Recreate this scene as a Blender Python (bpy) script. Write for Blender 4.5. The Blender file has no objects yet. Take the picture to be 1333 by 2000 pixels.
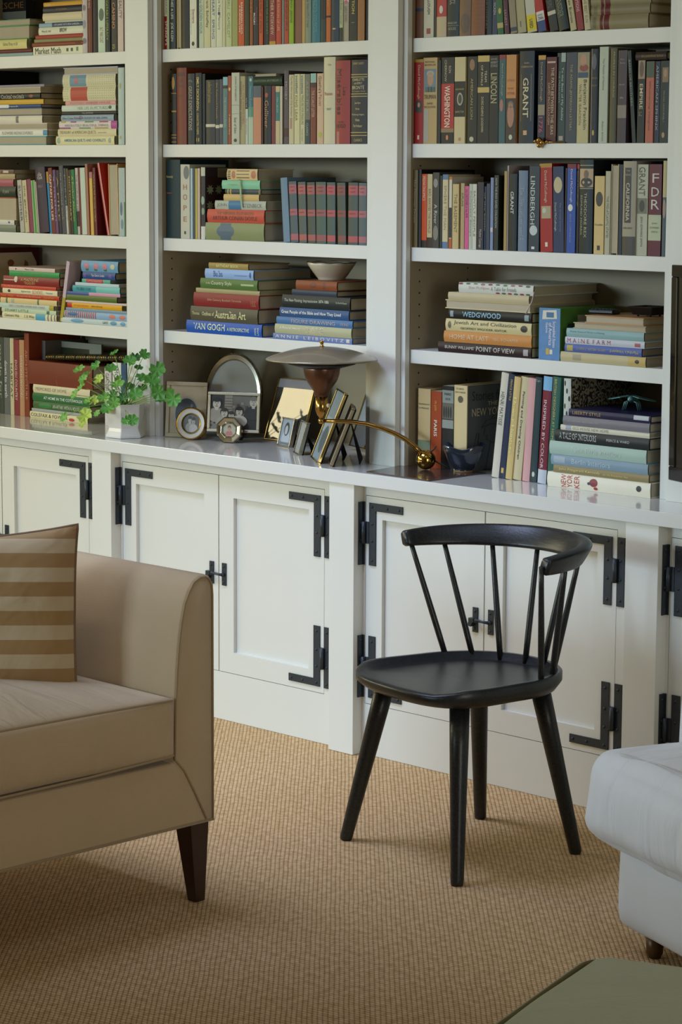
import bpy, bmesh, math, random
from mathutils import Vector, Matrix
random.seed(7)
C = bpy.context.scene.collection
D = bpy.data
PI = math.pi
# ------------------------------------------------------------------ camera
F_PX = 4774.3742
CAM = Vector((5.75989526, -4.93717083, 1.64505296))
VR = Vector((0.70521702, 0.708975, 0.00483877))
VU = Vector((-0.10325564, 0.09595145, 0.99001596))
VF = Vector((-0.70143227, 0.69867573, -0.14087226))
cd = D.cameras.new('camera'); co = D.objects.new('camera', cd); C.objects.link(co)
m3 = Matrix((VR, VU, -VF)).transposed()
co.matrix_world = Matrix.Translation(CAM) @ m3.to_4x4()
cd.sensor_fit = 'VERTICAL'; cd.sensor_height = 36.0; cd.sensor_width = 24.0
cd.lens = F_PX / 2000 * 36
cd.clip_start = .05; cd.clip_end = 60
bpy.context.scene.camera = co
# ------------------------------------------------------------------ light, view
vs = bpy.context.scene.view_settings
vs.view_transform = 'Standard'; vs.look = 'None'; vs.gamma = 1; vs.use_curve_mapping = False
vs.exposure = -0.06
w = D.worlds.new('sky'); bpy.context.scene.world = w; w.use_nodes = True
bg = w.node_tree.nodes['Background']; bg.inputs[0].default_value = (.62, .78, 1, 1); bg.inputs[1].default_value = .3


def area(name, loc, target, sx, sy, power, col, spread=180):
    l = D.lights.new(name, 'AREA'); l.shape = 'RECTANGLE'; l.size = sx; l.size_y = sy; l.energy = power; l.color = col
    l.spread = math.radians(spread)
    o = D.objects.new(name, l); C.objects.link(o); o.location = loc
    o.rotation_euler = (Vector(target) - Vector(loc)).to_track_quat('-Z', 'Y').to_euler()
    return o


# sky light falls downwards through the windows, light off the lawn comes in upwards
area('window_sky_light', (-2.72, -2.0, 2.1), (.9, -.9, -.3), 2.1, .9, 19.5, (1, .90, .56), 110)
area('window_sky_light', (-2.72, -4.7, 2.1), (.9, -1.3, -.3), 2.1, .9, 20.6, (1, 1, .76), 100)
area('lawn_light', (-2.72, -2.0, .9), (1.2, .3, 2.6), 2.2, .7, 2, (1, .97, .25), 130)
area('lawn_light', (-2.72, -4.7, .9), (1.8, .3, 2.6), 2.2, .7, 3, (1, .97, .25), 130)
area('rear_window_light', (-1.0, -7.62, 2.0), (1.0, -1, -.6), 1.9, .9, 56, (.62, .84, 1), 80)
area('added_side_fill', (7.52, -3.2, 1.5), (1.5, -1.8, .5), 1.8, 1.5, 28, (1, .98, .87), 130)  # made-up fill from the right, brightens faces turned that way
area('added_roof_fill', (.9, -1.45, 2.84), (1.15, -.55, 0), 1.5, .8, 13, (.557, .66, 1), 75)  # added fill from above, brightens the floor and low cupboards
area('added_roof_fill', (2.9, -1.45, 2.84), (2.3, -.45, 0), 1.5, .8, 1.5, (.6, .75, 1), 75)  # second added fill from above

# ------------------------------------------------------------------ picture geometry -> points in the room


def ray(x, y):
    return VF + VR * ((x - 666.5) / F_PX) - VU * ((y - 1000) / F_PX)


def at_y(x, y, Y):
    d = ray(x, y); return CAM + d * ((Y - CAM.y) / d.y)


def at_x(x, y, X):
    d = ray(x, y); return CAM + d * ((X - CAM.x) / d.x)


def at_z(x, y, Z):
    d = ray(x, y); return CAM + d * ((Z - CAM.z) / d.z)


# ------------------------------------------------------------------ materials
MATS = {}


def lin(h):
    r = [int(h[i:i + 2], 16) / 255 for i in (0, 2, 4)]
    return tuple(c / 12.92 if c <= .04045 else ((c + .055) / 1.055) ** 2.4 for c in r) + (1,)


def mat(key, col, rough=.5, metal=0, var=.06, scale=30, bump=0, bscale=200, coat=0, sheen=0, spec=None):
    if key in MATS: return MATS[key]
    m = D.materials.new(key); m.use_nodes = True; nt = m.node_tree; b = nt.nodes['Principled BSDF']
    c = lin(col) if isinstance(col, str) else tuple(col) + (1,)
    tc = nt.nodes.new('ShaderNodeTexCoord'); nz = nt.nodes.new('ShaderNodeTexNoise'); nz.inputs['Scale'].default_value = scale
    nz.inputs['Detail'].default_value = 4
    nt.links.new(tc.outputs['Object'], nz.inputs['Vector'])
    mx = nt.nodes.new('ShaderNodeMix'); mx.data_type = 'RGBA'
    mx.inputs['A'].default_value = tuple(x * (1 - var) for x in c[:3]) + (1,)
    mx.inputs['B'].default_value = tuple(min(1, x * (1 + var)) for x in c[:3]) + (1,)
    nt.links.new(nz.outputs['Fac'], mx.inputs['Factor'])
    nt.links.new(mx.outputs['Result'], b.inputs['Base Color'])
    b.inputs['Roughness'].default_value = rough; b.inputs['Metallic'].default_value = metal
    b.inputs['Coat Weight'].default_value = coat; b.inputs['Sheen Weight'].default_value = sheen
    if spec is not None: b.inputs['Specular IOR Level'].default_value = spec
    if bump:
        n2 = nt.nodes.new('ShaderNodeTexNoise'); n2.inputs['Scale'].default_value = bscale
        nt.links.new(tc.outputs['Object'], n2.inputs['Vector'])
        bp = nt.nodes.new('ShaderNodeBump'); bp.inputs['Strength'].default_value = bump; bp.inputs['Distance'].default_value = .001
        nt.links.new(n2.outputs['Fac'], bp.inputs['Height']); nt.links.new(bp.outputs['Normal'], b.inputs['Normal'])
    MATS[key] = m
    return m


def math_node(nt, op, a, b=None, c=None):
    n = nt.nodes.new('ShaderNodeMath'); n.operation = op
    for i, v in enumerate((a, b, c)):
        if v is None: continue
        if isinstance(v, (int, float)): n.inputs[i].default_value = v
        else: nt.links.new(v, n.inputs[i])
    return n.outputs[0]


def cover(col):
    r = [int(col[i:i + 2], 16) for i in (0, 2, 4)]; k = sum(r) / 765
    f = .72 + .34 * min(1, k * 1.6)                     # printed darks are deeper than a scan of them
    g = sum(r) / 3
    c2 = ''.join('%02x' % max(0, min(255, int((g + (x - g) * 1.18) * f))) for x in r)
    return mat('cover_' + col, c2, .42, var=.07, scale=14, bump=.15, bscale=500, spec=.28)


def ink(col): return mat('ink_' + col, col, .5, var=.02)


def pages_mat():
    if 'pages' in MATS: return MATS['pages']
    m = mat('pages', 'bdb29a', .85, var=.1, scale=20)
    nt = m.node_tree; b = nt.nodes['Principled BSDF']
    tc = nt.nodes.new('ShaderNodeTexCoord'); wv = nt.nodes.new('ShaderNodeTexWave'); wv.bands_direction = 'X'
    wv.inputs['Scale'].default_value = 260; wv.inputs['Distortion'].default_value = 3; wv.inputs['Detail'].default_value = 2
    nt.links.new(tc.outputs['Object'], wv.inputs['Vector'])
    bp = nt.nodes.new('ShaderNodeBump'); bp.inputs['Strength'].default_value = .5; bp.inputs['Distance'].default_value = .0006
    nt.links.new(wv.outputs['Fac'], bp.inputs['Height']); nt.links.new(bp.outputs['Normal'], b.inputs['Normal'])
    return m


PAINT = mat('cream_paint', 'dfe0da', .38, var=.015, scale=3, bump=.05, bscale=60)
INNER = mat('shaded_interior_cream', '9c8f76', .5, var=.02, scale=4)  # cream paint darkened, the shade inside the shelves put into its colour
TOPP = mat('counter_gloss_paint', 'dfe0dc', .14, var=.012, scale=3, coat=.4)
IRON = mat('black_iron', '353b42', .42, .35, var=.15, scale=60, bump=.25, bscale=150)
BLACKW = None
BRASS = mat('aged_brass', 'b08d4f', .2, 1, var=.1, scale=25)
GOLD = mat('gold_leaf', 'c8a45a', .25, 1, var=.08)
SILVER = mat('tarnished_silver', 'b8b09c', .2, 1, var=.12, scale=30)
VELVET = mat('black_velvet', '15151a', .9, var=.2, scale=80)

# ------------------------------------------------------------------ mesh helpers


class MB:
    def __init__(s): s.v = []; s.f = []; s.m = []; s.mats = []; s.sm = []

    def mi(s, m):
        if m not in s.mats: s.mats.append(m)
        return s.mats.index(m)

    def add(s, vs_, fs, m, M=None, smooth=False):
        o = len(s.v); k = s.mi(m)
        s.v += [tuple(M @ Vector(p)) if M else tuple(p) for p in vs_]
        for f in fs: s.f.append([i + o for i in f]); s.m.append(k); s.sm.append(smooth)

    def box(s, a, b, m, M=None):
        (x0, y0, z0), (x1, y1, z1) = a, b
        vs_ = [(x, y, z) for x in (x0, x1) for y in (y0, y1) for z in (z0, z1)]
        s.add(vs_, [(0, 1, 3, 2), (4, 6, 7, 5), (0, 4, 5, 1), (2, 3, 7, 6), (0, 2, 6, 4), (1, 5, 7, 3)], m, M)

    def tube(s, pts, r, m, n=8, closed=False, M=None, caps=True):
        pts = [Vector(p) for p in pts]; N = len(pts); vs_ = []; fs = []
        rr = r if isinstance(r, (list, tuple)) else [r] * N
        up = None
        for i in range(N):
            a = pts[i - 1] if (i or closed) else pts[i]; b = pts[(i + 1) % N] if (i < N - 1 or closed) else pts[i]
            t = (b - a).normalized() if (b - a).length > 1e-9 else Vector((0, 0, 1))
            if up is None: up = t.orthogonal().normalized()
            up = (up - t * up.dot(t)); up = up.normalized() if up.length > 1e-6 else t.orthogonal().normalized()
            sd = t.cross(up)
            for k in range(n):
                q = 2 * PI * k / n
                vs_.append(pts[i] + (up * math.cos(q) + sd * math.sin(q)) * rr[i])
        for i in range(N if closed else N - 1):
            j = (i + 1) % N
            for k in range(n):
                fs.append((i * n + k, i * n + (k + 1) % n, j * n + (k + 1) % n, j * n + k))
        if caps and not closed: fs += [tuple(range(n))[::-1], tuple((N - 1) * n + k for k in range(n))]
        s.add(vs_, fs, m, M, True)

    def lathe(s, prof, m, n=32, M=None, cap0=True, cap1=True, smooth=True):
        vs_ = []; fs = []
        for (r, z) in prof:
            for k in range(n): q = 2 * PI * k / n; vs_.append((r * math.cos(q), r * math.sin(q), z))
        for i in range(len(prof) - 1):
            for k in range(n): fs.append((i * n + k, i * n + (k + 1) % n, (i + 1) * n + (k + 1) % n, (i + 1) * n + k))
        if cap0: fs.append(tuple(range(n))[::-1])
        if cap1: fs.append(tuple((len(prof) - 1) * n + k for k in range(n)))
        s.add(vs_, fs, m, M, smooth)

    def prism(s, poly, y0, y1, m, M=None):          # poly of (x,z), extruded along y
        n = len(poly)
        vs_ = [(x, y0, z) for x, z in poly] + [(x, y1, z) for x, z in poly]
        fs = [tuple(range(n)), tuple(range(2 * n - 1, n - 1, -1))] + [(i, i + n, (i + 1) % n + n, (i + 1) % n) for i in range(n)]
        s.add(vs_, fs, m, M)

    def build(s, name, parent=None, bevel=0, subd=0, fix=True):
        me = D.meshes.new(name); me.from_pydata(s.v, [], s.f)
        for m in s.mats: me.materials.append(m)
        me.polygons.foreach_set('material_index', s.m); me.polygons.foreach_set('use_smooth', s.sm)
        if fix:
            bm = bmesh.new(); bm.from_mesh(me); bmesh.ops.recalc_face_normals(bm, faces=bm.faces); bm.to_mesh(me); bm.free()
        o = D.objects.new(name, me); C.objects.link(o)
        if parent: o.parent = parent
        if bevel:
            b = o.modifiers.new('bevel', 'BEVEL'); b.width = bevel; b.segments = 2; b.limit_method = 'ANGLE'; b.angle_limit = .9
        if subd:
            b = o.modifiers.new('smooth', 'SUBSURF'); b.levels = subd; b.render_levels = subd
        return o


def tag(o, label=None, cat=None, group=None, kind=None):
    for k, v in (('label', label), ('category', cat), ('group', group), ('kind', kind)):
        if v: o[k] = v
    return o


def empty(name, loc, label, cat, group=None, rz=0):
    o = D.objects.new(name, None); C.objects.link(o); o.location = loc; o.rotation_euler = (0, 0, rz); o.empty_display_size = .05
    return tag(o, label, cat, group)


# text outlines from the built in font
TXT = {}
_tc = D.curves.new('t', 'FONT'); _to = D.objects.new('t', _tc); C.objects.link(_to)
_tc.resolution_u = 2


def text_mesh(t, bold=False):
    k = (t, bold)
    if k not in TXT:
        _tc.body = t; _tc.offset = .012 if bold else 0
        dg = bpy.context.evaluated_depsgraph_get(); dg.update()
        me = _to.evaluated_get(dg).to_mesh()
        v = [(p.co.x, p.co.y) for p in me.vertices]; f = [tuple(p.vertices) for p in me.polygons]
        _to.evaluated_get(dg).to_mesh_clear()
        if v:
            xs = [p[0] for p in v]; ys = [p[1] for p in v]
            TXT[k] = ([((x - min(xs)) / (max(xs) - min(xs) + 1e-9), (y - min(ys)) / (max(ys) - min(ys) + 1e-9)) for x, y in v], f,
                      (max(xs) - min(xs)) / (max(ys) - min(ys) + 1e-9))
        else: TXT[k] = ([], [], 1)
    return TXT[k]


# ------------------------------------------------------------------ the room
W = .9
XL = {1: -1.035, 2: 0.0, 3: 1.0544, 4: 2.108}
XR = {1: -.1541, 2: .9, 3: 1.9544, 4: 3.008}
PIL = {1: (-.1208, -.0196), 2: (.9356, 1.0368), 3: (1.9913, 2.0925), 4: (3.045, 3.146)}     # upper pilasters
CPIL = {1: (-.1114, -.0194), 2: (.9376, 1.0352), 3: (1.9913, 2.0944), 4: (3.045, 3.146)}
YS, YB, YP, YF, YCP, YC = .0201, .3058, -.0206, -.1434, -.1805, -.1879
ZC, CT = .8035, .0362
SH = {'A': 1.9886, 'B': 1.7018, 'C': 1.4172, 'D': 1.1329}
ST = .0383
ZTOP = 2.62


def structure(name, a, b, m):
    mb = MB(); mb.box(a, b, m); return tag(mb.build(name), kind='structure')


def sisal():
    m = D.materials.new('sisal_weave'); m.use_nodes = True; nt = m.node_tree; b = nt.nodes['Principled BSDF']
    tc = nt.nodes.new('ShaderNodeTexCoord'); sp = nt.nodes.new('ShaderNodeSeparateXYZ')
    wn = nt.nodes.new('ShaderNodeTexNoise'); wn.inputs['Scale'].default_value = 7
    wob = nt.nodes.new('ShaderNodeVectorMath'); wob.operation = 'MULTIPLY_ADD'
    nt.links.new(tc.outputs['Object'], wn.inputs['Vector'])
    nt.links.new(wn.outputs['Color'], wob.inputs[0]); wob.inputs[1].default_value = (.005, .005, 0); nt.links.new(tc.outputs['Object'], wob.inputs[2])
    nt.links.new(wob.outputs[0], sp.inputs[0])
    s2 = math.sqrt(.5)
    u = math_node(nt, 'MULTIPLY', math_node(nt, 'ADD', sp.outputs[0], sp.outputs[1]), s2 / .0103)
    v = math_node(nt, 'MULTIPLY', math_node(nt, 'SUBTRACT', sp.outputs[1], sp.outputs[0]), s2 / .0125)
    fl = math_node(nt, 'FLOOR', u)
    ridge = math_node(nt, 'ABSOLUTE', math_node(nt, 'SINE', math_node(nt, 'MULTIPLY', u, PI)))
    v2 = math_node(nt, 'ADD', v, math_node(nt, 'MULTIPLY', fl, .5))
    # slanted knots along each cord
    uf = math_node(nt, 'FRACT', u)
    v3 = math_node(nt, 'ADD', v2, math_node(nt, 'MULTIPLY', uf, .45))
    knot = math_node(nt, 'ABSOLUTE', math_node(nt, 'SINE', math_node(nt, 'MULTIPLY', v3, PI)))
    kn = math_node(nt, 'POWER', knot, .45)
    rg = math_node(nt, 'POWER', ridge, .4)
    h = math_node(nt, 'MULTIPLY', math_node(nt, 'MULTIPLY_ADD', rg, .75, .25), math_node(nt, 'MULTIPLY_ADD', kn, .7, .3))
    fine = nt.nodes.new('ShaderNodeTexNoise'); fine.inputs['Scale'].default_value = 420; fine.inputs['Detail'].default_value = 3
    nt.links.new(tc.outputs['Object'], fine.inputs['Vector'])
    h2 = math_node(nt, 'MULTIPLY_ADD', fine.outputs['Fac'], .35, h)
    cr = nt.nodes.new('ShaderNodeValToRGB'); e = cr.color_ramp.elements
    e[0].position = .18; e[0].color = lin('6c5032'); e[1].position = .88; e[1].color = lin('e2c498')
    el = e.new(.5); el.color = lin('c09c6c')
    nt.links.new(h, cr.inputs['Fac'])
    big = nt.nodes.new('ShaderNodeTexNoise'); big.inputs['Scale'].default_value = 55; big.inputs['Detail'].default_value = 5
    nt.links.new(tc.outputs['Object'], big.inputs['Vector'])
    mx = nt.nodes.new('ShaderNodeMix'); mx.data_type = 'RGBA'; mx.blend_type = 'MULTIPLY'; mx.inputs['Factor'].default_value = 1
    r2 = nt.nodes.new('ShaderNodeValToRGB'); r2.color_ramp.elements[0].position = .35; r2.color_ramp.elements[0].color = (.78, .7, .6, 1)
    r2.color_ramp.elements[1].position = .62; r2.color_ramp.elements[1].color = (1.0, 1.0, 1.0, 1)
    nt.links.new(big.outputs['Fac'], r2.inputs['Fac'])
    nt.links.new(cr.outputs['Color'], mx.inputs['A']); nt.links.new(r2.outputs['Color'], mx.inputs['B'])
    nt.links.new(mx.outputs['Result'], b.inputs['Base Color'])
    b.inputs['Roughness'].default_value = .85; b.inputs['Specular IOR Level'].default_value = .25
    bp = nt.nodes.new('ShaderNodeBump'); bp.inputs['Strength'].default_value = .8; bp.inputs['Distance'].default_value = .0035
    nt.links.new(h2, bp.inputs['Height']); nt.links.new(bp.outputs['Normal'], b.inputs['Normal'])
    return m


WALLP = mat('wall_paint', 'd0ccbc', .8, var=.02, scale=2)
X0R, X1R, Y0R, Y1R, ZR = -2.6, 7.4, -7.5, .36, 2.75
structure('floor', (X0R, Y0R, -.1), (X1R, Y1R + .1, 0), sisal())
CEIL = mat('ceiling_paint', 'ddcf9c', .85, var=.02)
b = MB(); RL = [(-.05, 1.45), (2.15, 3.65)]             # two made-up roof openings for the added fill, between y0 and y1
for (x0, x1, y0, y1) in ((X0R - .1, X1R + .1, Y0R - .1, -2.0), (X0R - .1, X1R + .1, -.95, Y1R + .1), (X0R - .1, -.05, -2.0, -.95), (1.45, 2.15, -2.0, -.95), (3.65, X1R + .1, -2.0, -.95)):
    b.box((x0, y0, ZR), (x1, y1, ZR + .1), CEIL)
tag(b.build('ceiling'), kind='structure')
for i, (x0, x1) in enumerate(RL):
    b = MB()
    for q in ((x0, -2.0, x0 + .04, -.95), (x1 - .04, -2.0, x1, -.95), (x0, -2.0, x1, -1.96), (x0, -.99, x1, -.95)): b.box((q[0], q[1], ZR + .02), (q[2], q[3], ZR + .06), PAINT)
    tag(b.build('window_%d' % (i + 4)), kind='structure')  # frame of a made-up roof opening, added with the overhead fill
structure('wall_back', (X0R - .1, Y1R, 0), (X1R + .1, Y1R + .1, ZR), WALLP)


def wall_x(name, x0, x1, ya, yb, holes, m):             # wall along y with window openings
    mb = MB(); y = ya
    for (h0, h1, z0, z1) in holes:
        mb.box((x0, y, 0), (x1, h0, ZR), m); mb.box((x0, h0, 0), (x1, h1, z0), m); mb.box((x0, h0, z1), (x1, h1, ZR), m); y = h1
    mb.box((x0, y, 0), (x1, yb, ZR), m)
    return tag(mb.build(name), kind='structure')


wall_x('wall_left', X0R - .1, X0R, Y0R, Y1R, [(-5.8, -3.6, .55, 2.45), (-3.1, -.9, .55, 2.45)], WALLP)
wall_x('wall_right', X1R, X1R + .1, Y0R, Y1R, [(-4.1, -2.3, .75, 2.25)], WALLP)  # opening made up to let the side fill in
mb = MB()
mb.box((X0R, Y0R - .1, 0), (-1.95, Y0R, ZR), WALLP); mb.box((-.05, Y0R - .1, 0), (X1R, Y0R, ZR), WALLP)
mb.box((-1.95, Y0R - .1, 0), (-.05, Y0R, .75), WALLP); mb.box((-1.95, Y0R - .1, 2.45), (-.05, Y0R, ZR), WALLP)
tag(mb.build('wall_rear'), kind='structure')
for i, (a, b) in enumerate([(-5.8, -3.6), (-3.1, -.9)]):
    mb = MB()
    for y in (a, (a + b) / 2 - .03, b - .06): mb.box((X0R - .07, y, .55), (X0R - .02, y + .06, 2.45), PAINT)
    for z in (.55, 1.5, 2.39): mb.box((X0R - .065, a, z), (X0R - .025, b, z + (.06 if z != 1.5 else .03)), PAINT)
    tag(mb.build('window_%d' % (i + 1)), kind='structure')
mb = MB()
for x in (-1.95, -1.03, -.11): mb.box((x, Y0R - .07, .75), (x + .06, Y0R - .02, 2.45), PAINT)
for z in (.75, 1.6, 2.41): mb.box((-1.95, Y0R - .065, z), (-.05, Y0R - .025, z + .04), PAINT)
tag(mb.build('window_3'), kind='structure')

# ------------------------------------------------------------------ bookcase bays
bays = {}
for k in (1, 2, 3, 4):
    lab = {1: 'left bay of the cream painted built-in bookcase, crowded with book piles',
           2: 'middle bay of the cream painted built-in bookcase, holding the photo frames',
           3: 'right bay of the cream painted built-in bookcase, above the black chair',
           4: 'cream painted built-in bookcase section behind the television'}[k]
    xl, xr = XL[k], XR[k]; xa = (PIL[k - 1][1] if k > 1 else xl - .0348); xb = PIL[k][1]
    r = bays[k] = empty('bookcase', (xl, .15, ZC), lab, 'bookcase', 'sections of the built-in bookcase')
    off = Vector((-xl, -.15, -ZC)); T = Matrix.Translation(off)
    b = MB(); b.box((xa, YB, ZC), (xb, YB + .015, ZTOP), INNER, T); b.build('back_panel', r)
    for s, (p, q) in enumerate(((xl - .016, xl), (xr, xr + .016))):
        b = MB(); b.box((p, .0185, ZC), (q, YB, ZTOP), INNER, T)
        x = q + .0003 if s == 0 else p - .0003
        for yy in (.055, .255):                         # shelf pin holes
            z = ZC + .07
            while z < 2.5:
                vs_ = [(x, yy + .0028 * math.cos(a * PI / 4), z + .0028 * math.sin(a * PI / 4)) for a in range(8)]
                b.add(vs_, [tuple(range(8))], mat('drilled_hole', '0b0a08', .9), T)
                z += .032
        b.build('side_panel', r)
    b = MB(); b.box((xa, 0, ZC), (xl - .0005, .018, ZTOP), PAINT, T); b.build('stile', r, .001)
    b = MB(); b.box((xr + .0005, 0, ZC), (PIL[k][0] + .003, .018, ZTOP), PAINT, T); b.build('stile', r, .001)
    b = MB(); b.box((PIL[k][0], YP, ZC), (PIL[k][1], .0, ZTOP), PAINT, T); b.box((PIL[k][0], 0, ZC), (PIL[k][1], YB, ZTOP), INNER, T)
    b.build('pilaster', r, .0012)
    for z in ([2.2757, SH['A'], SH['B'], SH['C'], SH['D']] if k < 4 else [2.2757]):  # highest shelf is out of view, added to block light
        b = MB(); b.box((xl + .0005, YS, z - ST), (xr - .0005, YB - .0005, z), PAINT, T); b.build('shelf', r, .0012)
    b = MB(); b.box((xa, YP, ZTOP), (xb, YB + .015, ZR - .001), PAINT, T); b.build('top_rail', r)

# countertop
b = MB(); b.box((-1.6, YC, ZC - CT), (3.2, YB + .015, ZC), TOPP)
tag(b.build('countertop', None, .0015), 'long glossy cream painted worktop running over all the low cupboards', 'countertop')

# ------------------------------------------------------------------ cabinets
DZ0, DZ1 = .1475, .735


def rivet(b, x, z, y, r=.0042):
    Mx = Matrix.Translation((x, y, z)) @ Matrix.Rotation(PI / 2, 4, 'X')
    b.lathe([(r, 0), (r * .9, .0015), (r * .55, .0028), (.0004, .0034)], IRON, 8, Mx, cap0=False)


def cabinet(k, xa, xb, dl, dm, dr, lab):
    r = empty('base_cabinet', ((xa + xb) / 2, .05, 0), lab, 'cabinet', 'low cupboards under the bookcase')
    T = Matrix.Translation((-(xa + xb) / 2, -.05, 0)); pl, pr = CPIL[k]
    zt = ZC - CT - .0005
    b = MB(); b.box((xa + .001, YF + .022, .001), (pl - .001, YB, zt), mat('cabinet_inside', '8d8470', .7), T); b.build('carcass', r)
    b = MB(); g = .0018
    b.box((xa, YF, .001), (pl, YF + .021, DZ0 - g), PAINT, T); b.box((xa, YF, DZ1 + g), (pl, YF + .021, zt), PAINT, T)
    b.box((xa, YF, DZ0 - g), (dl - g, YF + .021, DZ1 + g), PAINT, T); b.box((dr + g, YF, DZ0 - g), (pl, YF + .021, DZ1 + g), PAINT, T)
    b.build('face_frame', r)
    b = MB(); b.box((pl, YCP, .001), (pr, YF + .021, zt), PAINT, T); b.build('pilaster', r, .0012)
    for side, (x0, x1) in enumerate(((dl, dm - .0022), (dm + .0022, dr))):
        b = MB(); s = .0625; y0, y1 = YF + .0003, YF + .02
        for a_, c_ in (((x0, DZ0), (x0 + s, DZ1)), ((x1 - s, DZ0), (x1, DZ1)), ((x0 + s, DZ0), (x1 - s, DZ0 + s)), ((x0 + s, DZ1 - s), (x1 - s, DZ1))):
            b.box((a_[0], y0, a_[1]), (c_[0], y1, c_[1]), PAINT, T)
        dr_ = b.build('door', r)
        b = MB(); b.box((x0 + s, YF + .012, DZ0 + s), (x1 - s, YF + .0195, DZ1 - s), PAINT, T); b.build('door_panel', dr_)
        sg = 1 if side == 0 else -1; ex = x0 if side == 0 else x1
        for top in (1, 0):
            def zz(z): return z if top else DZ0 + DZ1 - z
            b = MB(); yy0, yy1 = YF - .0035, YF
            xs = [ex + sg * .0145, ex + sg * .0395, ex + sg * .142]
            z0_, z1_, z2_ = zz(.717), zz(.695), zz(.541)
            poly = [(xs[0], z0_), (xs[2], z0_), (xs[2], z1_), (xs[1], z1_), (xs[1], z2_), (xs[0], z2_)]
            b.prism(poly, yy0, yy1, IRON, T)
            for x_, z_ in ((xs[0] + sg * .0125, .706), (xs[0] + sg * .07, .706), (xs[2] - sg * .012, .706), (xs[0] + sg * .0125, .658), (xs[0] + sg * .0125, .61), (xs[0] + sg * .0125, .556)):
                rivet(b, (T @ Vector((x_, 0, 0))).x, zz(z_), (T @ Vector((0, yy0, 0))).y)
            za, zb_ = sorted((zz(.663), zz(.602)))
            b.box((min(ex + sg * .002, ex + sg * .0145), YF - .005, za), (max(ex + sg * .002, ex + sg * .0145), YF - .0005, zb_), IRON, T)
            b.build('strap_hinge', dr_)
            b = MB(); q0, q1 = sorted((zz(.718), zz(.541)))
            if side == 0:                               # the frame leaf wraps the side of the pilaster
                b.box((xa + .0002, YF - .0205, q0), (xa + .0036, YF - .0002, q1), IRON, T); b.box((xa + .0036, yy0, q0), (ex - .003, yy1, q1), IRON, T)
                for z_ in (.706, .658, .61, .556):
                    b.lathe([(.0036, 0), (.0032, .0013), (.002, .0024), (.0004, .003)], IRON, 8, T @ Matrix.Translation((xa + .0036, YF - .0115, zz(z_))) @ Matrix.Rotation(PI / 2, 4, 'Y'), cap0=False)
            else:
                lx0, lx1 = sorted((ex - sg * .003, ex - sg * .027)); b.box((lx0, yy0, q0), (lx1, yy1, q1), IRON, T)
                for z_ in (.706, .658, .61, .556): rivet(b, (T @ Vector(((lx0 + lx1) / 2, 0, 0))).x, zz(z_), (T @ Vector((0, yy0, 0))).y, .0038)
            cx = ex - sg * .001
            b.tube([(cx, YF - .009, za), (cx, YF - .009, zb_)], .0065, IRON, 10, M=T)
            b.build('hinge_leaf', r)
        # latch: a plate on each door, the bar on the first
        px = dm - .029 if side == 0 else dm + .026
        b = MB(); b.box((px - .0085, YF - .004, .408), (px + .0085, YF, .475), IRON, T)
        for z_ in (.465, .418): rivet(b, (T @ Vector((px, 0, 0))).x, z_, YF - .004 - .05 + 0, .004)
        if side == 0:
            b.box((px - .013, YF - .016, .436), (px + .004, YF - .004, .447), IRON, T)
            b.prism([(px - .016, .426), (px - .004, .424), (px + .002, .437), (px - .012, .437)], YF - .017, YF - .004, IRON, T)
        else:
            b.tube([(px, YF - .011, .441), (px - .02, YF - .013, .441), (px - .036, YF - .013, .4425), (px - .043, YF - .014, .4425)], [.0045, .0032, .004, .0075], IRON, 10, M=T)
            b.tube([(px, YF - .003, .441), (px, YF - .012, .441)], .0055, IRON, 10, M=T)
        b.build('latch', dr_)
    return r


cabinet(1, -1.17, -.0194, -1.06, -.622, -.174, 'cream two-door cupboard with black strap hinges behind the beige sofa, farthest along the wall')
cabinet(2, -.0194, 1.0352, -.007, .4342, .8805, 'cream two-door cupboard with black strap hinges between the beige sofa and black chair')
cabinet(3, 1.0352, 2.0944, 1.0465, 1.4892, 1.9355, 'cream two-door cupboard with black strap hinges directly behind the black chair')
cabinet(4, 2.0944, 3.146, 2.106, 2.55, 2.99, 'cream cupboard with black strap hinges below the television, behind the white armchair')
# ------------------------------------------------------------------ books
PG = pages_mat()


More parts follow.
